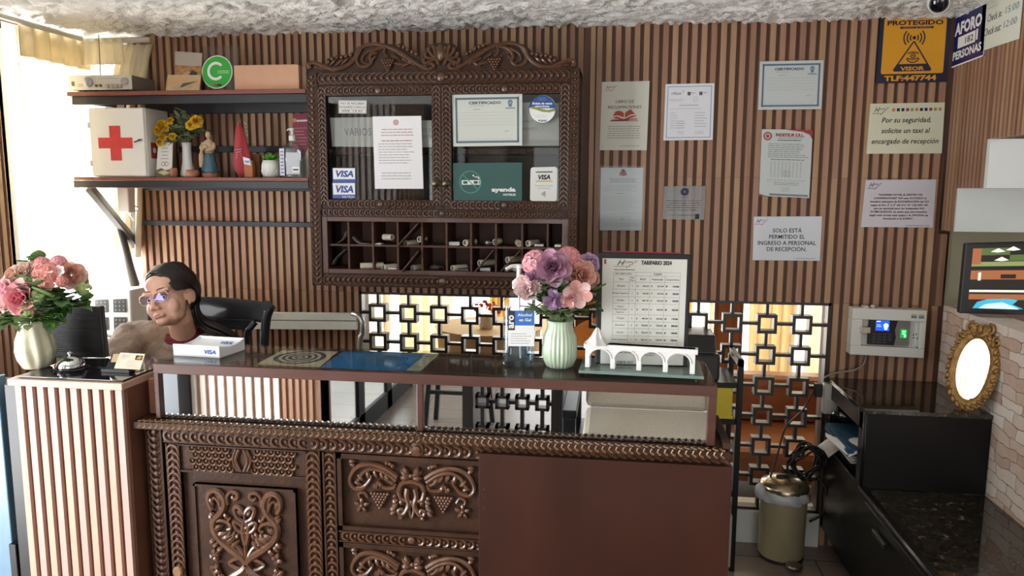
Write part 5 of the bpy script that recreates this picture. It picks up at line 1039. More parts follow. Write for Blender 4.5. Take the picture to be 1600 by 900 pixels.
q = MB(); q.box((KX0-0.004, -1.15, 0.13), (KX0, -0.56, 0.45)); q.build('drawer_front', M_kblk, co, bevel=0.002)
q = MB(); q.beam((KX0-0.016, -0.70, 0.40), (KX0-0.016, -0.82, 0.40), 0.012, 0.018); q.box((KX0-0.014, -0.71, 0.396), (KX0, -0.702, 0.404)); q.box((KX0-0.014, -0.818, 0.396), (KX0, -0.81, 0.404)); q.build('drawer_handle', M_trim, co, bevel=0.002)
q = MB(); q.box((KX0+0.06, YN, 0.0), (KX0+0.1, -0.01, 0.06)); q.build('plinth', M_kblk, co)
# papers in the niche
def niche_sheet(pts, m, label, name='paper_sheets', th=0.012):
    P = [Px(a, b_, KX0-0.0) for a, b_ in pts]; q = MB(); q.hexa(P, (0.16, 0.0, 0.0)); tag(q.build(name, m, bevel=0.002), label, 'papers')
zf = ZL+0.066
def pile(y0, y1, z, h, dx, m, label, name='paper_sheets', skew=0.0):
    q = MB(); n = max(2, int(h/0.003))
    for i in range(n):
        r = rnd.uniform(-0.006, 0.006); q.box((KX0-dx+r, y0+r+skew*i/n, z+h*i/n), (KX0+0.2, y1+r+skew*i/n, z+h*(i+0.8)/n))
    tag(q.build(name, m), label, 'papers')
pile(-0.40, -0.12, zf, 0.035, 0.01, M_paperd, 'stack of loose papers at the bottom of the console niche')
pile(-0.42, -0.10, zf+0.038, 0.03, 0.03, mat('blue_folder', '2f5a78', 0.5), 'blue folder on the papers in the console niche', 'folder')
q = MB()
q.grid(lambda u, v: (KX0-0.03+0.17*v-0.03*sin(u*3), lerp(-0.43, -0.12, u), zf+0.072+0.012*sin(u*4+v*2)-0.035*(1-v)**2), 12, 6); tag(q.build('paper_sheets', M_paper, smooth=True, solid=0.002), 'white sheet bending out on top of the console niche', 'papers')
q = MB(); q.grid(lambda u, v: (KX0-0.045+0.10*v, lerp(-0.22, -0.06, u), zf+0.045-0.09*(1-v)+0.006*sin(u*5)), 8, 5); tag(q.build('paper_sheets', M_paperd, smooth=True, solid=0.002), 'pale sheet drooping out of the console niche at the left', 'papers')
q = MB(); q.ball((KX0+0.05, -0.09, zf+0.105), (0.05, 0.045, 0.03), 14, 9)
for i, (x, y, z) in enumerate([(q_[0], q_[1], q_[2]) for q_ in q.v]): f = 1+0.16*mnoise.noise(V((x, y, z))*60); q.v[i] = (KX0+0.05+(x-KX0-0.05)*f, -0.09+(y+0.09)*f, zf+0.105+(z-zf-0.105)*f)
tag(q.build('plastic_bag', glassmat('grey_bag', (0.55, 0.56, 0.56), 0.2, 0.2), smooth=True), 'crumpled clear plastic bag at the back of the console niche', 'bag')
# cables and adapters
M_cable = mat('cable_grey', '8d8882', 0.5); M_cblk = mat('cable_black', '1a1a1c', 0.45)
a = Py(1297, 622, -0.03); ad = thing('power_adapter', 'pale grey plastic power box at the left end of the console', 'adapter', a-V((0, 0, 0.07)))
w2, h2 = 0.031, 0.066; q = MB(); loft(q, a-V((0, 0, h2)), [(0, rrect(w2*0.94, 0.02, 0.008)), (0.004, rrect(w2, 0.022, 0.009)), (2*h2-0.004, rrect(w2, 0.022, 0.009)), (2*h2, rrect(w2*0.94, 0.02, 0.008))]); q.build('case', mat('adapter_grey', 'b4b0a8', 0.5), ad, autos=40)
p = a+V((-w2-0.022, 0, 0.035)); q = MB(); q.box(p-V((0.016, 0.018, 0.03)), p+V((0.016, 0.018, 0.03))); q.build('plug', M_cblk, ad, bevel=0.005)
def cable(name, pts, r, m, label, n=7): q = MB(); q.tube(catmull([Py(a_, b_, y) for a_, b_, y in pts], 8), r, n); tag(q.build(name, m, smooth=True), label, 'cable')
cable('cable', [(1353, 556, -0.02), (1350, 568, -0.02), (1335, 578, -0.03), (1305, 583, -0.03), (1288, 590, -0.05)], 0.004, M_cable, 'grey cable running from the fingerprint clock down to the power box')
cable('cable', [(1270, 612, -0.06), (1255, 640, -0.08), (1228, 668, -0.09), (1215, 710, -0.1), (1203, 748, -0.12)], 0.004, M_cblk, 'thin black cable hanging from the plug across the lattice to the bin')
q = MB(); r = random.Random(3); c = Py(1262, 722, -0.045)
for k in range(9):
    ph = r.uniform(0, 6); R1, R2 = r.uniform(0.05, 0.085), r.uniform(0.045, 0.08); ti = r.uniform(-0.5, 0.5)
    q.tube([c+V((R1*cos(t+ph)*cos(ti)-0.01*k*0.2, 0.018*sin(3*t+ph)+0.02*sin(ph), R2*sin(t+ph)+R1*cos(t+ph)*sin(ti))) for t in [2*pi*i/22 for i in range(23)]], 0.0042, 6)
q.tube(catmull([c+V((0.04, 0, 0.05)), Py(1292, 690, -0.05), Py(1296, 650, -0.05)], 6), 0.0042, 6)
q.tube(catmull([c+V((0.04, 0, -0.06)), Py(1293, 770, -0.08), Py(1288, 800, -0.06), Py(1265, 815, -0.04)], 8), 0.006, 6)
tag(q.build('cable_coil', M_cblk, smooth=True), 'tangled coil of dark cables hanging beside the console', 'cables')
# pedal bin
pb = Pz(1221, 855, 0.0); pb = V((pb.x, -0.225, 0)); pb.y = -0.125; pb.x = Py(1223, 800, -0.125).x; R = 0.096
zr = Py(1222, 775, -0.125-R).z; pn = thing('pedal_bin', 'small cream pedal bin with a steel lid and a white bag over its rim', 'bin', pb)
M_bin = mat('bin_cream', 'b5aa8a', 0.36, 0.25, var=0.05); q = MB(); q.lathe(pb, [(R*0.93, 0.0), (R*0.95, 0.012), (R, 0.02), (R*1.04, zr)], 40); q.build('bin_body', M_bin, pn, autos=40)
q = MB(); q.lathe(pb, [(R*1.0, 0), (R*1.0, 0.014)], 40); q.build('base_ring', M_cblk, pn, autos=40)
q = MB()
def bagmod(an, i, z): return 1+0.05*sin(an*9+i)+0.05*sin(an*5.3+2*i)
q.lathe(pb, [(R*1.05, zr-0.045), (R*1.13, zr-0.035), (R*1.10, zr-0.015), (R*1.06, zr+0.004)], 60, mod=bagmod, cap=False)
q.ball(pb+V((-R*1.1, -0.03, zr-0.01)), (0.025, 0.03, 0.035), 12, 8); q.build('bin_bag', mat('bag_white', 'ccd0d4', 0.4, alpha=0.9), pn, smooth=True)
q = MB(); q.lathe(pb, [(R*1.07, zr), (R*1.08, zr+0.012), (R*1.0, zr+0.026), (R*0.6, zr+0.042), (0.002, zr+0.050)], 44); q.build('lid', mat('lid_steel', 'b5a58c', 0.25, 0.9), pn, autos=40)
q = MB(); q.ball(pb+V((-0.01, 0, zr+0.048)), (0.028, 0.02, 0.012), 14, 8); q.build('lid_knob', M_cblk, pn, smooth=True)
q = MB(); q.lathe(pb+V((0.03, -R-0.022, 0.012)), [(0.03, 0), (0.034, 0.004), (0.03, 0.010), (0.001, 0.012)], 20); q.box(pb+V((0.02, -R-0.02, 0.008)), pb+V((0.04, -R+0.02, 0.014))); q.build('pedal', mat('pedal_steel', '8c8880', 0.3, 0.8), pn, autos=40)
# fingerprint clock in its white box
fp = thing('fingerprint_clock', 'white wall box with a black fingerprint time clock, screen lit blue', 'time clock', Py(1385, 556, 0))
yb_ = -0.062; F = [Py(1333, 481, yb_), Py(1449, 485, yb_), Py(1443.5, 560, yb_), Py(1328, 554, yb_)]
s = Sheet(*F); M_box = mat('box_white', 'd3d3cd', 0.5)
def fr_box(u0, v0, u1, v1, z0, z1, mb): mb.hexa([s.at(u0, v1, z1), s.at(u1, v1, z1), s.at(u1, v0, z1), s.at(u0, v0, z1)], -s.n*(z1-z0))
q = MB(); u0, u1, v0, v1 = 0.145, 0.92, 0.24, 0.80; D0 = -0.06
for a in ((0, 0, 1, v0), (0, v1, 1, 1), (0, v0, u0, v1), (u1, v0, 1, v1)): fr_box(*a, D0, 0, q)
q.build('box_frame', M_box, fp, bevel=0.003)
q = MB(); fr_box(u0, v0, u1, v1, D0, -0.028, q); q.build('box_back', M_box, fp)
q = MB(); fr_box(0.245, 0.245, 0.80, 0.775, -0.026, -0.012, q); q.build('clock_body', mat('clock_black', '131418', 0.3), fp, bevel=0.003)
q = MB(); P = [(0.60, 0.77), (0.62, 0.6), (0.60, 0.45), (0.63, 0.25), (0.80, 0.25), (0.80, 0.77)]; q.prism([(0, 0)], (0, 0, 0), (1, 0, 0), (0, 1, 0), (0, 0, 0)) if False else None
q.add([s.at(u, v, -0.0113) for u, v in P], [tuple(range(6))]); q.build('sensor_panel', mat('clock_grey', '77756e', 0.4), fp)
q = MB(); q.add([s.at(u, v, -0.0112) for u, v in ((0.335, 0.47), (0.52, 0.47), (0.52, 0.255), (0.335, 0.255))], [(0, 1, 2, 3)]); q.build('screen', mat('screen_blue', '1c58e8', 0.2, emit=1.1), fp)
s.disc('e', 0.475, 0.36, 0.034, lift=-0.0109); s.disc('e', 0.475, 0.42, 0.022, lift=-0.0108); s.rect('e', 0.345, 0.265, 0.40, 0.285, -0.0109); s.lines('e', 0.35, 0.42, 0.33, 0.40, 2, 0.4, 2, lift=-0.0109); s.parts['e'].build('screen_icon', mat('screen_white', 'cfe0ff', 0.3, emit=1.2), fp)
q = MB(); q.add([s.at(u, v, -0.0108) for u, v in ((0.675, 0.60), (0.765, 0.60), (0.765, 0.42), (0.675, 0.42))], [(0, 1, 2, 3)]); q.build('finger_sensor', mat('sensor_green', '1f9c3c', 0.2, emit=1.0), fp)
s2 = Sheet(s.at(0.675, 0.42), s.at(0.765, 0.42), s.at(0.765, 0.60), s.at(0.675, 0.60)); s2.rect('g', 0.25, 0.15, 0.8, 0.35, -0.0104); s2.rect('g', 0.25, 0.45, 0.75, 0.6, -0.0104); s2.rect('g', 0.55, 0.6, 0.85, 0.95, -0.0104); s2.parts['g'].build('sensor_glow', mat('sensor_bright', '7dffb0', 0.3, emit=1.4), fp)
for r in range(4):
    for c in range(4):
        if r == 3 and c == 3: continue
        u = 0.30+0.072*c; v = 0.53+0.058*r; q = MB(); fr_box(u, v, u+0.045, v+0.03, -0.012, -0.0105, q); q.build('key', mat('clock_key', '3b3d42', 0.4), fp)
q = MB(); fr_box(0.115, 0.40, 0.25, 0.52, -0.01, 0.006, q); fr_box(0.15, 0.43, 0.22, 0.49, 0.006, 0.012, q); q.build('latch', mat('latch_plate', 'b9b3a0', 0.4, 0.4), fp, bevel=0.001)
for i in (0, 1):
    s.rect('y%d' % i, 0.79+0.1*i, 0.09, 0.865+0.1*i, 0.17); s.parts['y%d' % i].build('sticker', mat('sticker_yellow', 'c9a62c', 0.5), fp); s.rect('b%d' % i, 0.79+0.1*i, 0.13, 0.865+0.1*i, 0.17, 0.0008); s.parts['b%d' % i].build('sticker', mat('sticker_blue', '3a7ea8', 0.5), fp)
for (u, v) in ((0.84, 0.52), (0.875, 0.5), (0.84, 0.58), (0.89, 0.59), (0.90, 0.78)): s.disc('h', u, v, 0.010, lift=0.0005, n=10)
s.parts['h'].build('screw_hole', M_cblk, fp)
q = MB(); q.box(s.at(0.14, 0.02)+V((0, 0, 0)), s.at(0.21, -0.055)+V((0, 0.03, 0))); q.lathe(s.at(0.27, -0.04)+V((0, 0.012, 0)), [(0.008, -0.012), (0.008, 0.0)], 12, axis=(0, 1, 0)); q.build('cable_clip', mat('clip_clear', 'b9bab6', 0.3), fp, bevel=0.002)
# display screen with hotel pictures
tv = thing('wall_screen', 'black framed screen showing three hotel pictures at the right edge', 'screen', Py(1560, 492, -0.3))
A = [Py(1509, 380, -0.30), Py(1640, 376, -0.34), Py(1632, 493, -0.34), Py(1498.5, 489.5, -0.30)]; s = Sheet(*A)
s.back(0.035).build('screen_body', mat('tv_black', '15171b', 0.3), tv, bevel=0.004)
M_lit = lambda n, c, e=0.35: mat(n, c, 0.3, emit=e, var=0.0)
PK = {'dk': ('1c1613', 0.6), 'gn': ('4c5c30', 0.9), 'gr': ('7a8450', 0.9), 'or': ('8e5634', 0.9), 'wh': ('d2d2c8', 0.8), 'pl': ('38a8c8', 0.8), 'pw': ('c0dce0', 0.8)}
PI = list(PK)
def pic(v0, v1, bands, polys=()):
    s.parts.pop('pp', None); m_ = s.mb('pp')
    for i_, (a, b_, c, d_, k) in enumerate(bands): m_.cur = PI.index(k); s.rect('pp', 0.095+0.9*a, v0+(v1-v0)*b_, 0.095+0.9*c, v0+(v1-v0)*d_, 0.0006+0.0003*i_)
    for k, pts in polys: m_.cur = PI.index(k); s.poly('pp', pts, 0.0024 if k != 'pw' else 0.0028)
    m_.build('picture', [M_lit('screen_'+k, *PK[k]) for k in PI], tv)
def brolly(u, v): return ('wh', [(u-0.09, v), (u, v-0.05), (u+0.09, v), (u, v+0.012)])
pic(0.05, 0.33, [(0, 0, 1, 1, 'dk'), (0.06, 0.1, 0.5, 0.45, 'gn'), (0, 0.78, 1, 1, 'gr'), (0.0, 0.1, 0.12, 0.9, 'or'), (0.5, 0.45, 1, 0.75, 'gn')], [brolly(0.40, 0.13), brolly(0.58, 0.11), brolly(0.45, 0.25), brolly(0.85, 0.12)])
pic(0.36, 0.64, [(0, 0, 1, 1, 'dk'), (0.0, 0.1, 0.9, 0.55, 'or'), (0.72, 0.25, 0.86, 0.8, 'wh'), (0.1, 0.2, 0.14, 0.6, 'wh'), (0.4, 0.3, 0.6, 0.5, 'dk')])
pic(0.66, 0.93, [(0, 0, 1, 1, 'dk'), (0, 0.0, 0.85, 0.12, 'wh'), (0, 0.22, 1, 0.5, 'or')], [('pl', [(0.15, 0.92), (0.20, 0.83), (0.32, 0.79), (0.55, 0.78), (0.68, 0.80), (0.62, 0.86), (0.75, 0.92)]), ('pw', [(0.22, 0.92), (0.30, 0.86), (0.5, 0.83), (0.66, 0.90), (0.7, 0.925)])])
# oval mirror in a carved gold frame on the stone wall
om = thing('oval_mirror', 'oval mirror in a carved gilt frame standing on the console against the stone wall', 'mirror', (1.33, -0.40, 0.782))
oN = V((-0.83, -0.52, 0.2)).normalized(); oE = V((0.53, -0.848, 0)).normalized(); oU = oN.cross(oE); ra, rb_ = 0.060, 0.116; oc = V((1.347, -0.42, 0.782+0.155)); oF = Fr(oc, oE, oU, oN)
q = MB(); n = 48; q.add([oF(ra*cos(2*pi*i/n), rb_*sin(2*pi*i/n), 0.006) for i in range(n)], [tuple(range(n))]); q.build('mirror_glass', M_mir, om)
M_gold = mat('antique_gold', 'a07a48', 0.42, 0.55, var=0.3, scale=40, bump=0.3, bscale=120)
class FlatFr(Fr):
    def __call__(s, u, v, w=0.0): return s.o+s.ex*u+s.ey*v+s.n*(w*0.45)
oF2 = FlatFr(oc, oE, oU, oN); q = MB(); M_gold = mat('antique_gold', '94703f', 0.42, 0.45, var=0.3, scale=40, bump=0.3, bscale=120)
ring_ = [(0.000, 0.006), (0.006, 0.011), (0.014, 0.012), (0.022, 0.014), (0.030, 0.010), (0.036, 0.0)]; vs = []
for i in range(n):
    for d_, w_ in ring_: vs.append(oF((ra+d_)*cos(2*pi*i/n), (rb_+d_)*sin(2*pi*i/n), w_))
m_ = len(ring_); q.add(vs, [(i*m_+k, i*m_+k+1, ((i+1) % n)*m_+k+1, ((i+1) % n)*m_+k) for i in range(n) for k in range(m_-1)])
for i in range(26):
    a = 2*pi*i/26; u, v = (ra+0.022)*cos(a), (rb_+0.022)*sin(a); leaf2(q, oF2, u, v, 0.026*cos(a+0.9), 0.028*sin(a+0.9), 0.009, w=0.022); q.ball(oF2(u*1.13, v*1.12, 0.014), (0.006, 0.009, 0.009), 7, 5)
for sg in (1, -1):
    spiral(q, oF2, sg*0.030, rb_+0.038, 0.024, 0.008, pi/2, 1.3, -sg, w=0.024); spiral(q, oF2, sg*0.070, rb_+0.000, 0.020, 0.007, pi/2, 1.2, sg, w=0.02)
    stroke(q, oF2, [(sg*0.01, rb_+0.01), (sg*0.03, rb_+0.03), (sg*0.012, rb_+0.055)], 0.010, 0.005, w=0.026)
q.ball(oF2(0, rb_+0.035, 0.03), (0.008, 0.016, 0.02), 12, 8); q.build('gilt_frame', M_gold, om, smooth=True)
# black side rack with printer behind the counter
ra_ = thing('side_rack', 'black open side rack standing behind the right end of the counter', 'rack', (0.35, -0.17, 0))
xr = Py(1150, 692, -0.30).x; yf = -0.30; ztp = Py(1156, 563, yf).z; q = MB()
q.box((xr-0.004, yf, 0), (xr+0.018, yf+0.03, ztp)); q.box((xr-0.004, -0.05, 0), (xr+0.018, -0.02, ztp)); q.box((xr-0.004, yf, ztp-0.03), (xr+0.018, -0.02, ztp)); q.box((xr-0.45, yf, 0), (xr-0.43, yf+0.03, ztp-0.1)); q.build('frame', M_kblk, ra_, bevel=0.002)
zsh = [Py(1125, 598, yf).z, Py(1125, 655, yf).z, 0.35]
for z in zsh: MB().box((xr-0.45, yf+0.002, z-0.022), (xr-0.004, -0.02, z)).build('shelf', M_kblk, ra_, bevel=0.002)
pr = thing('printer', 'black printer on the side rack behind the price list stand', 'printer', (xr-0.2, -0.17, zsh[0])); q = MB(); zt = Py(1110, 529, yf).z
q.hexa([(xr-0.40, yf+0.01, zsh[0]), (xr-0.075, yf+0.01, zsh[0]), (xr-0.075, yf+0.01, zsh[0]+(zt-zsh[0])*0.62), (xr-0.40, yf+0.01, zsh[0]+(zt-zsh[0])*0.62)], (0, 0.24, 0)); q.build('printer_body', mat('printer_black', '1d1d1f', 0.4), pr, bevel=0.012)
q = MB(); z_ = zsh[0]+(zt-zsh[0])*0.62; q.hexa([(xr-0.39, yf+0.03, z_), (xr-0.09, yf+0.03, z_), (xr-0.09, yf+0.07, zt), (xr-0.39, yf+0.07, zt)], (0, 0.16, 0)); q.build('paper_feeder', mat('printer_black', '1d1d1f', 0.4), pr, bevel=0.006)
q = MB(); q.box((xr-0.14, yf+0.006, zsh[1]+0.001), (xr-0.02, yf+0.22, zsh[1]+0.135)); q.box((xr-0.16, yf+0.004, zsh[1]), (xr-0.015, yf+0.22, zsh[1]+0.012)); tag(q.build('folder', mat('folder_yellow', 'c9b52a', 0.45), bevel=0.003), 'yellow folder on the side rack shelf behind the counter end', 'folder')
# ---------------------------------------------------------------- wall shelves on the left
SY = -0.26; M_shred = mat('shelf_red', '7c4438', 0.45, var=0.15, scale=6, stretch=(0.6, 8, 8)); M_shblk = mat('shelf_black', '23252b', 0.45, var=0.1)
SX0, SX1 = Py(104, 145, SY).x, XL-0.002
ZU = Py(290, 141, SY).z; ZLo = Py(300, 277, SY).z
us = thing('wall_shelf', 'upper red-edged wall shelf carrying the amplifier', 'shelf', (lerp(SX0, SX1, 0.5), -0.13, ZU-0.05))
MB().box((SX0, SY, ZU-0.018), (SX1, 0, ZU)).build('shelf_board', M_shred, us, bevel=0.002)
q = MB(); q.box((SX0+0.015, SY+0.01, ZU-0.055), (SX1, SY+0.035, ZU-0.019)); q.box((SX0+0.015, -0.03, ZU-0.075), (SX1, -0.002, ZU-0.019)); q.box((SX0+0.06, SY+0.03, ZU-0.05), (SX0+0.09, -0.02, ZU-0.019)); q.build('support_frame', M_shblk, us, bevel=0.002)
lo = thing('wall_shelf', 'lower wall shelf carrying the first aid box, on a slanting bracket', 'shelf', (lerp(SX0, SX1, 0.5), -0.13, ZLo-0.05))
x0 = Py(115, 280, SY).x; MB().box((x0, SY, ZLo-0.015), (SX1, 0, ZLo)).build('shelf_board', M_shred, lo, bevel=0.002)
q = MB(); q.box((x0-0.005, SY+0.004, ZLo-0.048), (SX1, SY+0.03, ZLo-0.016)); q.box((x0, -0.03, ZLo-0.06), (SX1, -0.002, ZLo-0.016)); q.build('support_frame', M_shblk, lo, bevel=0.002)
M_brk = mat('bracket_grey', '4a4640', 0.5, var=0.1)
q = MB(); q.beam(Py(140, 293, SY+0.03), Py(214, 384, -0.03), 0.03, 0.035, up=(0, 1, 0)); q.beam(Py(209, 292, -0.02), Py(212, 388, -0.02), 0.025, 0.035, up=(0, 1, 0)); q.build('bracket', M_brk, lo, bevel=0.002)
q = MB(); P = catmull([Py(186, 356, -0.10), Py(196, 390, -0.09), Py(202, 418, -0.07), Py(210, 446, -0.03)], 6); q.tube(P, [lerp(0.016, 0.026, i/(len(P)-1)) for i in range(len(P))], 8); q.build('curved_bracket', M_brk, lo, smooth=True)
tag(MB().box((Py(212, 348, 0).x, -0.022, Py(300, 352.5, 0).z), (XL+0.01, -0.001, Py(300, 345, 0).z)).build('wall_batten', M_shblk, bevel=0.002), 'black horizontal batten on the slats below the lower shelf', 'batten')
tag(MB().box((Py(282, 230, 0).x, -0.022, Py(300, 238.5, 0).z), (XL+0.01, -0.001, Py(300, 229, 0).z)).build('wall_batten', M_shblk, bevel=0.002), 'black horizontal batten between the two wall shelves', 'batten')
wbx = MB(); a = Py(181, 293, -0.15); b_ = Py(202, 333, -0.15); wbx.box((a.x, -0.15, b_.z), (b_.x, -0.10, a.z)); o = wbx.build('router', mat('router_white', 'eeeeea', 0.4), bevel=0.006); tag(o, 'small white router box hanging under the lower wall shelf', 'router')
q = MB(); q.tube(catmull([Py(203, 318, -0.12), Py(216, 326, -0.06), Py(204, 334, -0.08), Py(209, 345, -0.05), Py(200, 338, -0.1)], 6), 0.003, 6); q.build('cable', mat('router_white', 'eeeeea'), o, smooth=True)
# amplifier
am = thing('amplifier', 'silver faced amplifier with knobs and an aerial at the left end of the upper shelf', 'amplifier', Pz(155, 141, ZU))
y0 = SY+0.012; A = [Py(106.5, 118.5, y0), Py(204.5, 119, y0), Py(204.5, 139.3, y0), Py(106.5, 139.6, y0)]; zb = ZU+0.009; z1 = A[0].z; xa_, xb_ = A[0].x, A[1].x
MB().box((xa_, y0+0.004, zb), (xb_, -0.075, z1)).build('case', mat('amp_case', '7b766c', 0.5), am, bevel=0.003)
MB().box((xa_-0.002, y0, zb-0.001), (xb_+0.002, y0+0.004, z1+0.001)).build('front_panel', mat('amp_silver', 'dcdad2', 0.35, 0.3), am, bevel=0.001)
s = Sheet(V((xa_, y0, z1)), V((xb_, y0, z1)), V((xb_, y0, zb)), V((xa_, y0, zb)))
def knob(u, v, r, d, m, nm='knob'): q = MB(); q.lathe(s.at(u, v), [(r, 0), (r, d*0.8), (r*0.85, d)], 20, axis=s.n); q.build(nm, m, am, autos=40)
knob(0.325, 0.47, 0.021, 0.012, mat('amp_dial', '9a9ca4', 0.3, 0.6), 'dial'); knob(0.91, 0.45, 0.016, 0.014, mat('amp_knob', 'c8c4ba', 0.3, 0.5))
for u in (0.63, 0.70, 0.77, 0.835): knob(u, 0.76, 0.009, 0.010, mat('amp_knob', 'c8c4ba'))
for u in (0.45, 0.515): knob(u, 0.72, 0.006, 0.008, mat('brass_jack', '8a7a50', 0.35, 0.8), 'jack')
s.rect('k', 0.045, 0.40, 0.095, 0.72); s.lines('k', 0.15, 0.24, 0.55, 0.8, 2, 0.5, 2, 0.1); s.lines('k', 0.48, 0.8, 0.18, 0.28, 1, 0.4, 4, 0.05); s.parts['k'].build('front_print', I_grey, am)
for u in (0.18, 0.35, 0.85): MB().box(s.at(u, 1)+V((-0.012, 0.01, -0.009)), s.at(u, 1)+V((0.012, 0.03, 0))).build('foot', M_cblk, am)
MB().tube([Py(157, 118, -0.12), Py(154, 54, -0.12)], 0.0022, 6).build('aerial', mat('aerial_grey', '77736a', 0.3, 0.8), am)
# pictures, green sign, carton
def easel(name, label, cat, c, base, inks, draw, th=0.003): return sign(name, label, cat, c, base, inks, draw, thick=th)
def d(s):
    s.rect('a', 0.0, 0.32, 1, 1); s.poly('b', [(0.1, 0.9), (0.2, 0.6), (0.45, 0.45), (0.75, 0.5), (0.95, 0.8), (0.9, 0.95)], 0.0009); s.poly('c', [(0.45, 0.62), (0.65, 0.42), (0.85, 0.48), (0.8, 0.75), (0.6, 0.8)], 0.0012)
def onshelf(px0, px1, py_top, y, lean=0.03, z=None):
    z = ZU if z is None else z; a = Py(px0[0], 200, y).x; 
    tl, tr_ = Py(px0[0], py_top[0], y+lean), Py(px1[0], py_top[1], y+lean); bl, br2 = V((Py(px0[1], (py_top[0]+60), y).x, y, z+0.001)), V((Py(px1[1], py_top[1]+60, y).x, y, z+0.001)); return [tl, tr_, br2, bl]
easel('booklet', 'booklet with a tan picture cover standing at the back of the upper shelf', 'booklet', onshelf((273.5, 273), (316, 313), (80, 83), -0.12), mat('booklet_grey', 'b5aca0', 0.6), {'a': ('cover_picture', mat('pic_tan', 'b08658', 0.6, var=0.3, scale=60)), 'b': ('cover_picture', mat('pic_sand', 'c9a27a', 0.6)), 'c': ('cover_picture', mat('pic_dark', '4a4238', 0.6))}, d)
def d(s): s.poly('a', [(0.0, 0.25), (0.5, 0.1), (1, 0.3), (1, 0.6), (0.5, 0.5), (0, 0.6)]); s.poly('b', [(0.42, 0.7), (0.5, 0.5), (0.95, 0.35), (0.7, 0.55), (0.47, 0.75)], 0.0009)
easel('booklet', 'small sand-coloured leaflet leaning in front of the tan booklet', 'booklet', onshelf((262, 260), (314, 313), (117, 117), -0.20), mat('pic_pale', 'c0ab84', 0.6, var=0.15, scale=40), {'a': ('cover_picture', mat('pic_sand', 'c9a27a', 0.6)), 'b': ('bird_print', mat('pic_slate', '4c5560', 0.6))}, d)
q4 = onshelf((318, 316), (374.5, 372), (72, 72), -0.16, 0.02); gs = thing('acrylic_sign', 'round green C sign in a clear acrylic holder on the upper shelf', 'sign', (q4[2]+q4[3])/2)
s = Sheet(*q4); s.back(0.003).build('acrylic_plate', glassmat('acrylic', (0.90, 0.91, 0.92), 0.06), gs)
s.disc('w', 0.40, 0.56, 0.43, lift=0.002, n=40); s.disc('g', 0.40, 0.56, 0.405, lift=0.003, n=40); s.disc('c', 0.37, 0.54, 0.24, 0.17, radians(50), radians(310), 26, 0.004)
for a in (50, 310): s.disc('c', 0.37+0.205*cos(radians(a)), 0.54-0.205*sin(radians(a))*s.w/s.h, 0.035, lift=0.004, n=12)
s.lines('c', 0.42, 0.75, 0.52, 0.60, 2, 0.4, 4, 0.1, lift=0.004); s.rect('r', 0.32, 0.82, 0.42, 0.86, 0.004); s.rect('k', 0.42, 0.82, 0.54, 0.86, 0.004)
for k_, nm, m_ in (('w', 'white_rim', I_white), ('g', 'green_disc', mat('sign_bright_green', '2fae3e', 0.4)), ('c', 'lettering', I_white), ('r', 'mark', I_red), ('k', 'mark', I_black)): s.parts[k_].build(nm, m_, gs)
a = Py(365, 103, -0.21); b_ = Py(467.5, 140, -0.21); cb = thing('carton', 'plain peach cardboard carton at the right end of the upper shelf', 'box', (lerp(a.x, b_.x, 0.5), -0.14, ZU))
MB().box((a.x, -0.21, ZU+0.001), (b_.x, -0.06, a.z)).build('carton_body', mat('carton_peach', 'cfa284', 0.7, var=0.04), cb, bevel=0.003); MB().box((a.x+0.004, -0.2105, a.z-0.001), (b_.x-0.004, -0.065, a.z+0.002)).build('carton_lid', mat('carton_peach', 'cfa284'), cb)
tag(MB().box((b_.x+0.004, -0.19, ZU+0.001), (Py(480, 110, -0.19).x-0.004, -0.06, a.z-0.003)).build('carton', mat('carton_brown', '8d6a55', 0.7), bevel=0.003), 'narrow brown carton squeezed between the peach carton and the key cabinet', 'box')
# first aid box
fa = thing('first_aid_box', 'white first aid cabinet with a red cross on the lower wall shelf', 'first aid box', Pz(180, 277, ZLo)); fa.location.z = ZLo; OFF[fa.name] = fa.location.copy()
yf_ = SY+0.006; x0, x1 = Py(140, 220, yf_).x, Py(226.5, 220, yf_).x; z1 = Py(180, 168, yf_).z
M_fa = mat('first_aid_white', 'f4f4ef', 0.4); MB().box((x0, yf_+0.012, ZLo+0.001), (x1, -0.07, z1)).build('case', M_fa, fa, bevel=0.004)
MB().box((x0+0.002, yf_, ZLo+0.004), (x1-0.002, yf_+0.012, z1-0.002)).build('door', M_fa, fa, bevel=0.005)
s = Sheet(V((x0, yf_, z1)), V((x1, yf_, z1)), V((x1, yf_, ZLo)), V((x0, yf_, ZLo))); q = MB(); P = [(0.16, 0.43), (0.37, 0.43), (0.37, 0.26), (0.57, 0.26), (0.57, 0.43), (0.78, 0.43), (0.78, 0.585), (0.57, 0.585), (0.57, 0.76), (0.37, 0.76), (0.37, 0.585), (0.16, 0.585)]
q.add([s.at(u, v, 0.001) for u, v in P], [tuple(range(12))]); q.build('red_cross', mat('cross_red', 'c8373c', 0.5, var=0.12, scale=40), fa)
q = MB(); q.beam(s.at(0.84, 0.50, 0.012), s.at(0.97, 0.46, 0.012), 0.008, 0.006); q.cyl(s.at(0.93, 0.47, 0), s.at(0.93, 0.47, 0.016), 0.005, n=10); q.build('latch', mat('steel', 'b8bcc0', 0.25, 1.0), fa)
for v in (0.25, 0.8): MB().cyl(s.at(0.0, v-0.04, 0.0), s.at(0.0, v+0.04, 0.0), 0.005, n=8).build('hinge', M_fa, fa)
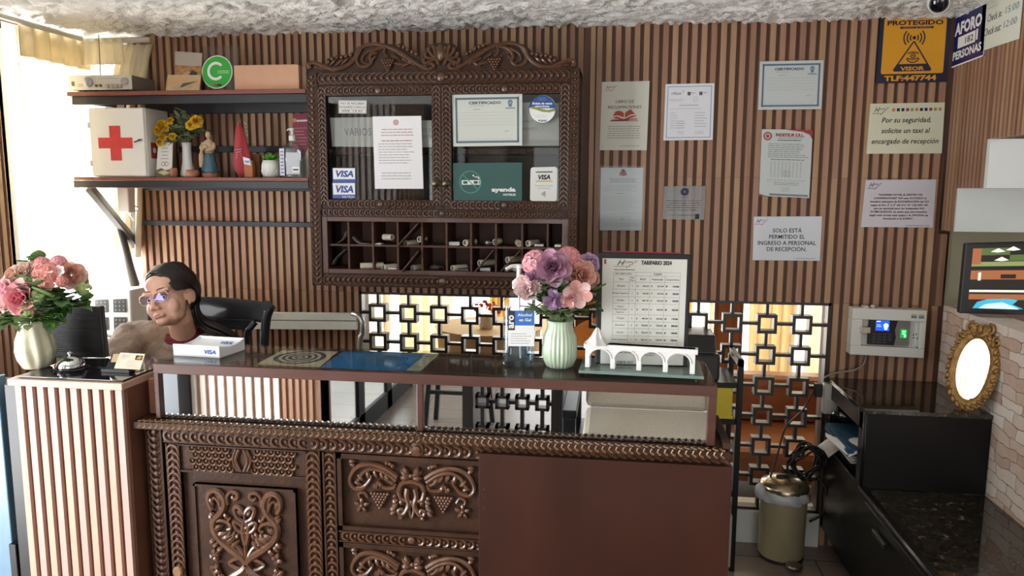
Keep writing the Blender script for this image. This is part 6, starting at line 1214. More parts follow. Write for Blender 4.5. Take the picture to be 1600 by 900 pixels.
st_ = Sheet(V((x1+0.001, -0.215, ZLo+0.155)), V((x1+0.001, -0.165, ZLo+0.155)), V((x1+0.001, -0.165, ZLo+0.085)), V((x1+0.001, -0.215, ZLo+0.085))); st_.rect('r', 0, 0, 1, 1); st_.disc('w', 0.5, 0.5, 0.25, lift=0.001); st_.parts['r'].build('sticker', mat('sticker_red', 'a33a34', 0.5), fa); st_.parts['w'].build('sticker_mark', I_white, fa)
# small things on the lower shelf
zl = ZLo+0.001
def sp(px, y): p = Py(px, 274, y); return V((p.x, y, zl))
wvi = None
q4 = onshelf((247, 244), (270, 268.5), (223, 222), -0.22, 0.03, ZLo)
def d(s):
    s.lines('k', 0.25, 0.75, 0.12, 0.52, 4, 0.3, 5, 0.3, center=True); s.disc('g', 0.44, 0.62, 0.14, 0.10, n=18); s.disc('g', 0.64, 0.62, 0.14, 0.10, n=18); s.poly('d', [(0, 0.80), (0.3, 0.74), (0.6, 0.8), (1, 0.76), (1, 1), (0, 1)]); s.poly('e', [(0.1, 0.86), (0.5, 0.8), (0.9, 0.88), (0.5, 0.95)], 0.0009)
sign('invitation_card', 'white wedding invitation card with two gold rings beside the first aid box', 'card', q4, mat('card_white', 'ecebe6', 0.5), {'k': ('lettering', I_grey), 'g': ('ring_print', mat('ink_gold', 'b39242', 0.4)), 'd': ('cover_picture', mat('pic_olive', '6f6a50', 0.6)), 'e': ('cover_picture', mat('pic_cream', 'd0c49a', 0.6))}, d)
def pot(px, y, r, h, label):
    c = sp(px, y); q = MB(); q.lathe(c, [(r*0.7, 0), (r, h*0.4), (r*1.0, h*0.7), (r*0.8, h), (r*0.68, h), (r*0.8, h*0.5)], 20, cap=True); tag(q.build('clay_pot', mat('clay', 'a06a52', 0.7, var=0.15), smooth=True, origin=c), label, 'pot')
pot(272, -0.235, 0.017, 0.04, 'tiny clay pot in front of the wedding invitation card'); pot(301, -0.235, 0.030, 0.032, 'low clay bowl in front of the narrow white vase')
vc = sp(294, -0.17); vz = thing('bud_vase', 'tall narrow white vase holding yellow flowers on the lower shelf', 'vase', vc); q = MB(); q.lathe(vc, [(0.028, 0), (0.034, 0.012), (0.028, 0.035), (0.021, 0.07), (0.019, 0.13), (0.022, 0.155), (0.018, 0.155), (0.015, 0.12)], 24); q.build('vase_body', mat('vase_white', 'd8dadb', 0.3), vz, smooth=True)
# statuette
sc_ = sp(329, -0.18); sg_ = thing('statuette', 'painted standing saint statuette with a blue skirt on the lower shelf', 'statuette', sc_)
q = MB(); q.lathe(sc_, [(0.036, 0), (0.038, 0.012), (0.033, 0.02)], 20); q.build('base', mat('statuette_base', '9a6d58', 0.6), sg_, autos=40)
q = MB(); q.lathe(sc_, [(0.034, 0.018), (0.036, 0.03), (0.030, 0.06), (0.022, 0.095), (0.017, 0.11)], 24, mod=lambda an, i, z: 1+0.08*sin(an*7+z*40)); q.build('skirt', mat('skirt_blue', '49687a', 0.55, var=0.2), sg_, smooth=True)
q = MB(); q.lathe(sc_, [(0.018, 0.105), (0.024, 0.125), (0.026, 0.145), (0.020, 0.16), (0.009, 0.168), (0.008, 0.175)], 18); q.tube(catmull([sc_+V((-0.024, -0.004, 0.150)), sc_+V((-0.030, -0.016, 0.13)), sc_+V((-0.008, -0.028, 0.125))], 5), 0.008, 8); q.tube(catmull([sc_+V((0.024, -0.004, 0.150)), sc_+V((0.030, -0.016, 0.128)), sc_+V((0.004, -0.028, 0.120))], 5), 0.008, 8)
q.ball(sc_+V((0, -0.003, 0.188)), (0.0125, 0.014, 0.017), 14, 9); q.ball(sc_+V((-0.004, -0.025, 0.135)), (0.014, 0.01, 0.010), 10, 7); q.build('figure', mat('statuette_cream', 'c4ab8c', 0.55, var=0.15), sg_, smooth=True)
q = MB(); q.ball(sc_+V((0.001, 0.004, 0.196)), (0.0165, 0.0155, 0.0165), 12, 8); q.tube([sc_+V((0.012, 0.006, 0.19)), sc_+V((0.014, 0.010, 0.16))], 0.006, 8); q.build('hair', mat('statuette_hair', '5f4736', 0.6), sg_, smooth=True)
q = MB(); q.tube(catmull([sc_+V((-0.026, -0.006, 0.155)), sc_+V((-0.032, -0.012, 0.10)), sc_+V((-0.036, -0.006, 0.045))], 6), [0.007]*6+[0.012]*7, 8); q.build('cloak', mat('statuette_cream', 'c4ab8c'), sg_, smooth=True)
# red pennant on a stick
pc = sp(379, -0.19); pnn = thing('pennant', 'small red pennant flag drooping on its stick on the lower shelf', 'flag', pc)
tp = Py(373, 190, -0.19); q = MB(); q.tube([pc+V((0.012, 0.02, 0.004)), tp+V((0, 0.02, 0.01))], 0.0025, 6); q.ball(tp+V((0, 0.02, 0.014)), 0.006, 8, 6); q.lathe(pc+V((0.012, 0.02, 0)), [(0.025, 0), (0.025, 0.006), (0.006, 0.010)], 16); q.build('stick', mat('stick_brown', '6d4c3a', 0.5), pnn, autos=40)
prof = [(0, 0.004, 0.010), (0.1, 0.013, 0.016), (0.3, 0.023, 0.022), (0.55, 0.033, 0.026), (0.72, 0.041, 0.030), (0.88, 0.034, 0.026), (1.0, 0.014, 0.012)]
q = MB(); H = tp.z-zl; vs = []; n = 24
q.lathe(V((0, 0, 0)), [(a, z) for z, a, _ in prof], n, mod=lambda an, i, z: 1+0.16*sin(an*4+z*3)); 
q.v = [(lerp(tp.x, pc.x-0.004+0.012*sin(z*3), z)+x, -0.19+y*0.6, tp.z-0.004-z*(H-0.008)) for x, y, z in q.v]; q.build('cloth', mat('pennant_red', 'a8303c', 0.7, var=0.12, sheen=0.3), pnn, smooth=True)
s = Sheet(*[Py(a_, b_, -0.212) for a_, b_ in ((365, 232), (379, 230), (380, 246), (366, 250))]); s.lines('w', 0.1, 0.9, 0.05, 0.95, 4, 0.45, 3, 0.3, center=True); s.parts['w'].build('crest_print', mat('print_grey', 'b8a4a4', 0.6), pnn)
q = MB()
for i in range(12): z = lerp(tp.z, zl+0.07, i/11); x = lerp(tp.x+0.012, pc.x+0.022, i/11); q.tube([(x, -0.165, z), (x+0.012, -0.172, z-0.012)], 0.003, 5)
q.build('fringe', mat('fringe_cream', 'cdb9a8', 0.7), pnn)
a = sp(389, -0.2); pcb = thing('photo_block', 'small brown block with a blue and white photo leaning on it on the lower shelf', 'photo block', a); MB().box(a+V((-0.017, -0.01, 0)), a+V((0.022, 0.02, 0.075))).build('block', mat('block_brown', 'a9683a', 0.6), pcb, bevel=0.002)
s = Sheet(a+V((-0.02, -0.011, 0.09)), a+V((0.012, -0.011, 0.082)), a+V((0.018, -0.013, 0.052)), a+V((-0.014, -0.013, 0.058))); s.back(0.001).build('photo', mat('photo_white', 'dfe4ea', 0.4), pcb); s.poly('b', [(0.1, 0.5), (0.9, 0.3), (0.9, 0.6), (0.3, 0.8)]); s.parts['b'].build('photo_print', mat('ink_sky', '6f9bc4', 0.5), pcb)
a = sp(401, -0.13); tag(MB().box(a+V((-0.02, -0.01, 0)), a+V((0.02, 0.02, 0.105))).build('small_carton', mat('carton_ochre', '86603a', 0.6), bevel=0.002), 'small ochre carton standing behind the photo block', 'box')
# succulent in a white quilted pot
pc = sp(424, -0.19); su = thing('succulent_plant', 'green artificial succulent in a white diamond-patterned pot', 'plant', pc); q = MB()
q.lathe(pc, [(0.026, 0), (0.036, 0.012), (0.041, 0.035), (0.040, 0.055), (0.034, 0.075), (0.031, 0.075), (0.030, 0.065)], 36); q.build('pot', mat('pot_white', 'e2e2de', 0.4), su, smooth=True)
q = MB()
for k in range(14):
    for sg in (1, -1): q.tube([pc+V((lerp(0.030, 0.041, sin(pi*min(1, t*1.15+0.1)))*cos(2*pi*k/14+sg*t*1.3)*1.0, lerp(0.030, 0.041, sin(pi*min(1, t*1.15+0.1)))*sin(2*pi*k/14+sg*t*1.3), 0.006+0.066*t)) for t in [i/8 for i in range(9)]], 0.0018, 4)
q.build('diamond_ribs', mat('pot_white', 'e2e2de'), su)
def leafblade(mb, base, d, L, w_, curl=0.3, up=(0, 0, 1)):
    d = V(d).normalized(); sdv = d.cross(V(up)); sdv = sdv.normalized() if sdv.length > 1e-4 else V((1, 0, 0)); nn = sdv.cross(d)
    def fn(u, v): k = v; hw_ = w_*sin(pi*(0.12+0.88*k))**0.8*(1 if k < 1 else 0); c = base+d*L*k-V((0, 0, 1))*curl*L*k*k; x = (u-0.5)*2; return c+sdv*hw_*x+nn*0.25*w_*abs(x)
    mb.grid(fn, 2, 5)
M_succ = mat('succulent_green', '55a82e', 0.45, var=0.2)
for k in range(15):
    a = 2.4*k; el = 0.35+0.08*k; q = MB(); leafblade(q, pc+V((0, 0, 0.068)), (cos(a)*cos(el), sin(a)*cos(el), sin(el)), 0.055-0.001*k, 0.010, 0.1); q.build('leaf', M_succ, su, smooth=True, solid=0.003)
# gel bottle and leaflet at the cabinet
bc = sp(459, -0.19); gb = thing('gel_bottle', 'large clear pump bottle of gel at the right end of the lower shelf', 'bottle', bc); q = MB(); h = 0.035+0.01
loft(q, bc, [(0, rrect(0.046, 0.03, 0.012)), (0.004, rrect(0.05, 0.032, 0.014)), (0.105, rrect(0.05, 0.032, 0.014)), (0.135, rrect(0.042, 0.028, 0.014)), (0.152, rrect(0.018, 0.016, 0.012)), (0.158, rrect(0.013, 0.013, 0.0128)), (0.166, rrect(0.013, 0.013, 0.0128))]); q.build('bottle_body', M_clear, gb, autos=35)
q = MB(); loft(q, bc+V((0, 0, 0.004)), [(0, rrect(0.046, 0.028, 0.012)), (0.12, rrect(0.044, 0.028, 0.012))]); q.build('gel', glassmat('gel_grey', (0.86, 0.89, 0.93), 0.04, 0.2), gb, autos=35)
q = MB(); q.lathe(bc+V((0, 0, 0.160)), [(0.016, 0), (0.016, 0.02), (0.009, 0.026), (0.006, 0.028), (0.006, 0.042), (0.011, 0.044), (0.011, 0.054), (0.002, 0.055)], 16); q.tube([bc+V((0, 0, 0.21)), bc+V((-0.014, -0.01, 0.209)), bc+V((-0.02, -0.014, 0.202))], [0.006, 0.004, 0.003], 7); q.build('pump', M_pump, gb, autos=40)
s = Sheet(*[bc+V((x, -0.034, z)) for x, z in ((-0.018, 0.108), (0.044, 0.108), (0.044, 0.014), (-0.018, 0.014))]); s.rect('w', 0, 0, 1, 1); s.rect('v', 0.45, 0.66, 0.95, 0.92, 0.001); s.text('k', '£10', 0.7, 0.86, 0.09, lift=0.0016) if False else None; s.lines('k', 0.5, 0.9, 0.72, 0.86, 1, 0.8, 3, 0.05, lift=0.0016)
for k_, m_, nm in (('w', mat('label_grey', 'c3c9d0', 0.5), 'label'), ('v', I_white, 'price_label'), ('k', I_black, 'lettering')): s.parts[k_].build(nm, m_, gb)
s = Sheet(*[bc+V((x, -0.0335, z)) for x, z in ((-0.048, 0.125), (-0.026, 0.125), (-0.026, 0.008), (-0.048, 0.008))]); s.lines('b', 0.2, 0.9, 0.05, 0.95, 7, 0.6, 4, 0.2); s.rect('w', 0, 0, 1, 1, 0.0002); s.parts['b'].build('lettering', mat('ink_violet', '6a74b4', 0.5), gb); s.parts['w'].build('label', mat('label_pale', 'd5d8e2', 0.5), gb)
def d(s):
    s.disc('o', 0.12, 0.10, 0.12); s.lines('w', 0.25, 0.95, 0.08, 0.14, 1, 0.7, 2, 0.05); s.lines('p', 0.1, 0.95, 0.2, 0.5, 6, 0.4, 3, 0.3); s.poly('c', [(0, 1), (0, 0.70), (0.3, 0.74), (0.7, 0.66), (1, 0.50), (1, 1)])
    s.poly('y', [(0, 0.70), (0.3, 0.74), (0.7, 0.66), (1, 0.50), (1, 0.53), (0.7, 0.69), (0.3, 0.77), (0, 0.73)], 0.0009)
sign('leaflet', 'maroon leaflet with a cream foot standing behind the gel bottle by the key cabinet', 'leaflet', onshelf((457.5, 455), (482, 482), (178, 177), -0.06, 0.02, ZLo), mat('leaflet_maroon', '8c3046', 0.5), {'o': ('dot', mat('dot_orange', 'd88a4a', 0.5)), 'w': ('lettering', I_white), 'p': ('small_print', I_pink), 'c': ('cream_foot', mat('leaflet_cream', 'd8cfb8', 0.5)), 'y': ('gold_band', mat('ink_gold', 'b39242', 0.4))}, d)
# ---------------------------------------------------------------- slatted desk at the left
DZ = 1.06
pL, pR = Pz(14, 590, DZ), Pz(206, 593, DZ); DX_0, DX_1 = pL.x, -1.352; DYF = -1.495; DYB = -1.22
dk = thing('slatted_desk', 'tall narrow desk end clad in pale and brown vertical slats at the left', 'desk', ((DX_0+DX_1)/2, (DYF+DYB)/2, 0))
M_pale = mat('desk_pale', 'c4a390', 0.45, var=0.06, scale=6, stretch=(14, 14, 0.5)); M_pale2 = mat('desk_lilac', 'bba095', 0.45, var=0.06, scale=6, stretch=(14, 14, 0.5)); M_strip = mat('desk_brown', '7a4a37', 0.5, var=0.15, scale=6, stretch=(14, 14, 0.5))
q = MB(); q.box((DX_0, DYF+0.012, 0.0), (DX_1, DYB, DZ-0.03)); q.build('carcass', M_strip, dk)
q = MB(); n = 10; W = DX_1-DX_0; pt = (W-0.008)/(n-0.42)
for i in range(n):
    q.cur = i % 2; x = DX_0+0.004+i*pt; q.box((x, DYF, 0.0), (x+pt*0.56, DYF+0.013, DZ-0.026))
q.build('slat_cladding', [M_pale, M_pale2], dk)
q = MB(); q.box((DX_0-0.014, DYF-0.006, DZ-0.026), (DX_1+0.002, DYB, DZ-0.006)); q.build('desk_top', M_pale, dk, bevel=0.002)
MB().box((DX_0+0.01, DYF+0.008, DZ-0.005), (DX_1-0.004, DYB-0.004, DZ)).build('glass_sheet', mat('black_glass', '17181b', 0.05, coat=0.3), dk, bevel=0.001)
q = MB(); q.box((DX_1-0.001, DYF+0.012, 0.0), (DX_1+0.004, DYB, DZ-0.026)); q.build('side_panel', mat('desk_side', '6b4636', 0.45, var=0.1), dk)
q = MB(); q.box((DX_0-0.05, DYF+0.02, 0), (DX_0-0.006, DYB, DZ-0.03)); q.build('end_post', M_black, dk, bevel=0.003)
a = Pz(216, 590, 1.03); tag(MB().box((-1.340, -1.40, 0.938), (-1.297, -1.22, 1.045)).build('wood_block', mat('filler_wood', '8a5d44', 0.5), bevel=0.003), 'brown wooden block between the slatted desk and the carved counter', 'block')
q = MB(); q.box((-2.1, -1.47, 0), (-1.765, -1.44, 2.1)); o = q.build('door_4', mat('door_blue', '6c8fa8', 0.25, var=0.1, scale=3), kind='structure', bevel=0.003); q = MB(); q.box((-1.768, -1.48, 0), (-1.745, -1.43, DZ+0.02)) ; q.build('door_frame', M_black, o, bevel=0.002)
o.scale = (1, 1, 0.5)
# monitor, bell, cards
mc0, mc1 = Py(84, 562, -1.27), Py(164, 562, -1.25); zt0 = Py(120, 479, -1.26).z
mo = thing('monitor', 'black monitor seen from behind with ribbed vents beside the pink bouquet', 'monitor', ((mc0.x+mc1.x)/2, -1.255, DZ)); M_mon = mat('monitor_black', '16171b', 0.45)
xa_, xb_ = mc0.x, mc1.x+0.002; q = MB(); q.hexa([(xa_, -1.275, DZ+0.002), (xb_, -1.25, DZ+0.002), (xb_-0.006, -1.25, zt0), (xa_+0.006, -1.275, zt0)], (0, 0.022, 0)); q.build('casing', M_mon, mo, bevel=0.004)
q = MB()
for i in range(24): z = lerp(DZ+0.02, zt0-0.012, i/23); q.hexa([(xa_+0.008, -1.279, z), (xb_-0.008, -1.2545, z), (xb_-0.008, -1.2545, z+0.003), (xa_+0.008, -1.279, z+0.003)], (0, 0.006, 0))
q.build('vent_ribs', M_mon, mo)
bl = Pz(114, 577, DZ); bl = V((bl.x, -1.40, DZ)); be = thing('service_bell', 'round chrome service bell on the slatted desk beside the vase', 'bell', bl); M_chr = mat('chrome', 'cfd2d4', 0.08, 1.0)
q = MB(); q.lathe(bl, [(0.046, 0), (0.047, 0.006), (0.040, 0.010)], 36); q.build('base', mat('bell_base', '4a4a4c', 0.15, 0.9), be, autos=40)
q = MB(); q.lathe(bl+V((0, 0, 0.010)), [(0.040, 0.0), (0.0405, 0.004), (0.037, 0.016), (0.029, 0.026), (0.017, 0.032), (0.005, 0.034)], 36); q.build('dome', M_chr, be, smooth=True)
q = MB(); q.lathe(bl+V((0, 0, 0.042)), [(0.004, 0), (0.004, 0.006), (0.007, 0.008), (0.007, 0.012), (0.002, 0.015)], 14); q.build('button', M_chr, be, autos=40)
hc = Pz(195, 577, DZ); hd = thing('card_holder', 'black wire-topped card holder on the right of the slatted desk', 'card holder', V((hc.x, -1.38, DZ))); hx = hc.x
q = MB(); q.hexa([(hx-0.045, -1.40, DZ), (hx+0.045, -1.40, DZ), (hx+0.045, -1.36, DZ+0.040), (hx-0.045, -1.36, DZ+0.040)], (0, 0.008, 0.0)); q.box((hx-0.045, -1.41, DZ), (hx+0.045, -1.36, DZ+0.004)); q.hexa([(hx-0.045, -1.412, DZ), (hx+0.045, -1.412, DZ), (hx+0.045, -1.412, DZ+0.010), (hx-0.045, -1.412, DZ+0.010)], (0, 0.003, 0)); q.build('holder_body', M_cblk, hd, bevel=0.001)
q = MB()
for i in range(18): x = lerp(hx-0.042, hx+0.042, i/17); q.tube([(x+0.003*cos(t), -1.358, DZ+0.041+0.003*sin(t)) for t in [2*pi*k/7 for k in range(8)]], 0.0008, 4)
q.build('wire_binding', M_cblk, hd)
cp = [Py(188, 550.7, -1.372), Py(226.5, 553, -1.372), Py(218.7, 577.5, -1.405), Py(178, 575.5, -1.405)]
def d(s):
    s.lines('g', 0.42, 0.9, 0.45, 0.9, 4, 0.2, 3, 0.3); s.rect('p', 0.68, 0.12, 0.96, 0.42); s.poly('y', [(0.72, 0.34), (0.82, 0.16), (0.94, 0.22), (0.88, 0.38)], 0.0009); hotel_logo(s, 'g', 0.08, 0.05, 0.35, 0.35)
sign('business_card', 'cream hotel card with a small photo leaning in the black card holder', 'card', cp, mat('card_cream', 'd8cdb8', 0.5), {'g': ('lettering', I_grey), 'p': ('photo_print', mat('pic_black', '2b2018', 0.5)), 'y': ('photo_print', mat('pic_gold', 'b58a3a', 0.5))}, d, thick=0.002)
tag(MB().hexa([Py(177, 553, -1.365), Py(190, 553, -1.365), Py(190, 566, -1.39), Py(173, 566, -1.39)], (0, 0.001, 0)).build('business_card', mat('card_tan', 'c3a888', 0.5)), 'tan card tucked behind the cream one in the card holder', 'card')
q = MB(); q.tube([Pz(153, 574, DZ+0.006), Pz(210, 578, DZ+0.006)], 0.0028, 8); tag(q.build('pen', M_cblk, smooth=True), 'thin black pen lying in front of the card holder', 'pen')
q = MB(); a, b_ = Pz(166, 577, DZ+0.001), Pz(214, 581, DZ+0.001); q.add([a, b_, b_+V((0, 0.035, 0.0)), a+V((0, 0.035, 0))], [(0, 1, 2, 3)]); tag(q.build('plastic_tray', glassmat('acrylic2', (0.75, 0.78, 0.8), 0.25), solid=0.002), 'clear plastic tray under the pen on the slatted desk', 'tray')
# window ledge, inner work desk
LZ = Py(170, 523, -0.2).z
MB().box((-2.55, -0.33, LZ-0.03), (-2.215, -0.02, LZ)).box((-2.55, -0.30, 0), (-2.23, -0.02, LZ-0.03)).build('trim_3', M_white, kind='structure', bevel=0.003)
bd_ = thing('work_desk', 'brown inner work desk hidden behind the slatted desk and counter', 'desk', (-1.8, -1.0, 0))
MB().box((-2.35, -1.19, 0.865), (-1.40, -0.92, 0.89)).build('desk_top', M_redwood, bd_, bevel=0.003)
for x in (-2.33, -1.43): MB().box((x-0.02, -1.18, 0), (x+0.02, -1.12, 0.865)).build('leg', M_redwood, bd_)
vb_ = thing('vented_box', 'white box with four dark square grilles behind the monitor', 'box', V((Py(172, 515, -0.25).x, -0.2, LZ))); s = Sheet(Py(136, 456, -0.26), Py(204, 453, -0.26), V((Py(206, 521, -0.26).x, -0.26, LZ+0.001)), V((Py(138, 526, -0.26).x, -0.26, LZ+0.001))); s.back(0.15).build('box_body', mat('vent_white', 'efefeb', 0.4), vb_, bevel=0.006)
for u0 in (0.18, 0.60):
    for v0 in (0.18, 0.56):
        s.rect('g', u0, v0, u0+0.30, v0+0.28, 0.002); s.parts.pop('g').build('grille', mat('grille_dark', '3c3d3c', 0.5), vb_)
        for i in range(3):
            for j in range(3): s.disc('d', u0+0.06+0.09*i, v0+0.06+0.085*j, 0.018, lift=0.004, n=8)
        s.parts.pop('d').build('grille_dots', mat('grille_light', '8d8f8c', 0.5), vb_)
q = MB(); q.tube(catmull([V((-2.45, -0.30, LZ+0.006)), V((-2.40, -0.29, LZ+0.02)), V((-2.35, -0.31, LZ+0.006)), V((-2.30, -0.29, LZ+0.018)), V((-2.24, -0.30, LZ+0.006))], 6), 0.005, 6); q.box((-2.40, -0.32, LZ), (-2.36, -0.28, LZ+0.02)); tag(q.build('cable_bundle', M_cblk, smooth=False), 'dark cables lying on the white desk below the grilles', 'cables')
# white bench back along the wall
bw = thing('bench', 'white slatted bench back with a curved metal end in front of the slatted wall', 'bench', (-1.75, -0.16, 0)); yB = -0.10
xa_, xb_ = Py(214, 488, yB).x, Py(558, 492, yB).x
for a_, b_ in ((488, 500), (501, 514.5)):
    MB().hexa([Py(212, b_-1.5, yB), Py(557, b_+1.0, yB), Py(557, a_+1.5, yB), Py(212, a_-1.5, yB)], (0, 0.02, 0)).build('back_slat', mat('bench_white', 'd8dad2', 0.5, var=0.05), bw, bevel=0.002)
q = MB(); q.tube(catmull([Py(551, 490, yB), Py(560, 493, yB-0.02), Py(566, 504, yB-0.03), Py(566, 520, yB-0.03), Py(562, 560, yB-0.03), V((Py(562, 560, yB).x, yB-0.02, 0.03))], 6), 0.012, 10); q.build('end_frame', mat('bench_steel', '9fa29c', 0.3, 0.7), bw, smooth=True)
q = MB(); q.box((xa_, yB-0.22, 0.40), (xb_, yB+0.01, 0.43)); q.build('seat', mat('bench_white', 'd8dad2'), bw, bevel=0.003)
for x in (xa_+0.05, xb_-0.05): MB().box((x-0.02, yB-0.2, 0), (x+0.02, yB-0.01, 0.40)).build('leg', mat('bench_steel', '9fa29c'), bw)
# black wooden chair
yC = -0.46; ch = thing('wooden_chair', 'black wooden chair with a curved top rail behind the receptionist', 'chair', (Py(360, 560, yC).x, yC-0.2, 0)); M_ch = mat('chair_black', '171c24', 0.42, coat=0.15)
def cp_(px, py, dy=0.0): return Py(px, py, yC+dy)
q = MB(); L0 = [(240, 466, 499), (280, 466, 499), (330, 467, 500), (360, 469, 503), (395, 472, 506), (415, 474.5, 508)]
P = catmull([cp_(a_, (b_+c)/2-2, 0.0) for a_, b_, c in L0], 4); n = len(P); hgt = 0.042
vs = []; fs = []
for i, p in enumerate(P):
    k = i/(n-1); dy = -0.02*sin(pi*k); prof = [(-0.010, -hgt), (0.010, -hgt), (0.016, 0), (0.026, hgt*0.8), (0.022, hgt), (0.008, hgt*1.02), (-0.004, hgt*0.7), (-0.010, 0)]
    vs += [p+V((0, y+0.0-dy, z)) for y, z in prof]
m = 8; fs = [(i*m+k, i*m+(k+1) % m, (i+1)*m+(k+1) % m, (i+1)*m+k) for i in range(n-1) for k in range(m)]+[tuple(range(m)), tuple(range((n-1)*m, n*m))]
q.add(vs, fs); q.build('top_rail', M_ch, ch, autos=50)
q = MB(); P = catmull([cp_(424, 478), cp_(421, 484), cp_(416, 500), cp_(413, 540), cp_(412, 590)], 5)
q.tube(P, 0.019, 12)
q.cyl(cp_(417, 478, -0.02), cp_(417, 478, 0.03), 0.022, n=14); b0 = P[-1]; q.beam(b0, V((b0.x, b0.y, 0.0)), 0.04, 0.03); q.build('back_post', M_ch, ch, autos=40)
q = MB(); b0 = cp_(240, 480); q.beam(b0, V((b0.x, b0.y, 0)), 0.04, 0.03); q.build('back_post', M_ch, ch)
for i in range(3): q = MB(); q.beam(cp_(305, 498+i*5.5, -0.01), cp_(399-i*3, 503+i*5.0, -0.01), 0.012, 0.016); q.build('back_slat', M_ch, ch, bevel=0.002)
q = MB(); P = catmull([cp_(399, 503, -0.02), cp_(391, 513, -0.03), cp_(386, 522, -0.03), cp_(385, 560, -0.03)], 5); q.tube(P, 0.013, 8); q.build('arm_support', M_ch, ch, smooth=True)
cx_ = Py(330, 560, yC).x; q = MB(); q.box((cx_-0.24, yC-0.44, 0.43), (cx_+0.22, yC+0.01, 0.47)); q.build('seat', M_ch, ch, bevel=0.008)
for x in (cx_-0.21, cx_+0.19): q = MB(); q.box((x-0.02, yC-0.43, 0), (x+0.02, yC-0.39, 0.43)); q.build('front_leg', M_ch, ch)
# ---------------------------------------------------------------- flowers
def petal(mb, c, d, side, L, w_, cup=0.3, curl=0.3, nu=4, nv=5, ruff=0.0, ph=0):
    """curved petal from c along d, opening towards side x d"""
    d = V(d).normalized(); side = (V(side)-d*V(side).dot(d)).normalized(); nn = d.cross(side)
    def fn(u, v):
        x = (u-0.5)*2; ww = w_*sin(pi*(0.10+0.62*v))**0.7; k = v
        p = c+d*(L*k*(1-0.10*x*x*k))+side*(x*ww)+nn*(cup*w_*(x*x-0.3)*(0.4+0.6*k)-curl*L*k*k)
        if ruff: p = p+nn*(ruff*L*k*sin(7*x+ph+5*k))
        return p
    mb.grid(fn, nu, nv)
def basis(n):
    n = V(n).normalized(); a = n.orthogonal().normalized(); return a, n.cross(a), n
def rose(mbs, c, n, R, seed=0):
    a, b_, n = basis(n); r = random.Random(seed)
    for ring, (cnt, rr, tilt, sc) in enumerate(((3, 0.05, 1.45, 0.50), (4, 0.13, 1.36, 0.62), (5, 0.24, 1.22, 0.74), (5, 0.36, 1.02, 0.82), (6, 0.46, 0.72, 0.80), (6, 0.50, 0.34, 0.74))):
        for k in range(cnt):
            t = 2*pi*(k+0.5*(ring % 2)+r.uniform(-.1, .1))/cnt; rad = a*cos(t)+b_*sin(t); d_ = rad*cos(tilt)+n*sin(tilt); sd = n.cross(rad)
            petal(mbs[min(ring//2, len(mbs)-1)], c+rad*R*rr*0.75-n*R*(0.13*ring-0.10), d_, sd, R*sc*0.95, R*(0.30+0.065*ring), 0.75, -0.10+0.13*ring, ruff=0.06, ph=k)
def carnation(mbs, c, n, R, seed=0):
    a, b_, n = basis(n); r = random.Random(seed)
    for k in range(44):
        t = r.uniform(0, 2*pi); el = math.asin(r.uniform(-0.05, 1.0)); rad = a*cos(t)+b_*sin(t); d_ = rad*cos(el)+n*sin(el); petal(mbs[k % len(mbs)], c+d_*R*0.15, d_, n.cross(rad)+n*r.uniform(-.4, .4), R*r.uniform(0.75, 1.0), R*0.30, 0.25, r.uniform(-0.3, 0.3), nu=4, nv=4, ruff=0.16, ph=r.uniform(0, 6))
def hydrangea(mbs, c, n, R, seed=0, cnt=22, size=0.36):
    r = random.Random(seed); a, b_, n = basis(n)
    for k in range(cnt):
        t = 2.4*k+r.uniform(-.3, .3); el = math.asin(min(1, 0.05+0.95*(k+0.5)/cnt)); rad = a*cos(t)+b_*sin(t); d_ = (rad*cos(el)+n*sin(el)).normalized(); e1, e2, _ = basis(d_); o_ = c+d_*R*0.78; t0 = r.uniform(0, 2)
        for j in range(4):
            u_ = t0+pi/2*j; p1 = e1*cos(u_)+e2*sin(u_); petal(mbs[k % len(mbs)], o_, p1+d_*0.3, d_.cross(p1), R*size, R*size*0.55, 0.2, 0.15, nu=3, nv=3)
def lily(mbs, c, n, R, seed=0):
    a, b_, n = basis(n)
    for k in range(6): t = 2*pi*k/6; rad = a*cos(t)+b_*sin(t); petal(mbs[k % len(mbs)], c, rad*0.8+n*0.75, n.cross(rad), R*1.0, R*0.36, 0.35, 0.25)
FM = lambda n_, c_: clothmat(n_, c_, 0.32, 0.10)
def flower(kind, name, bq, px, py, y, R, n, cols, seed):
    c = Py(px, py, y); mbs = [MB() for _ in cols]; kind(mbs, c, n, R, seed)
    M0 = MB(); 
    for i, mb in enumerate(mbs):
        M0.cur = i; M0.add(mb.v, mb.f); M0.mi[-len(mb.f):] = [i]*len(mb.f)
    return M0.build(name, cols, bq, smooth=True)
M_lf = clothmat('leaf_green', '6c8c50', 0.3, 0.25); M_lf2 = clothmat('leaf_dark', '4f6d45', 0.25, 0.2); M_lf3 = clothmat('leaf_sage', '8ea076', 0.3, 0.2); M_lime = clothmat('leaf_lime', 'b5c983', 0.35, 0.2)
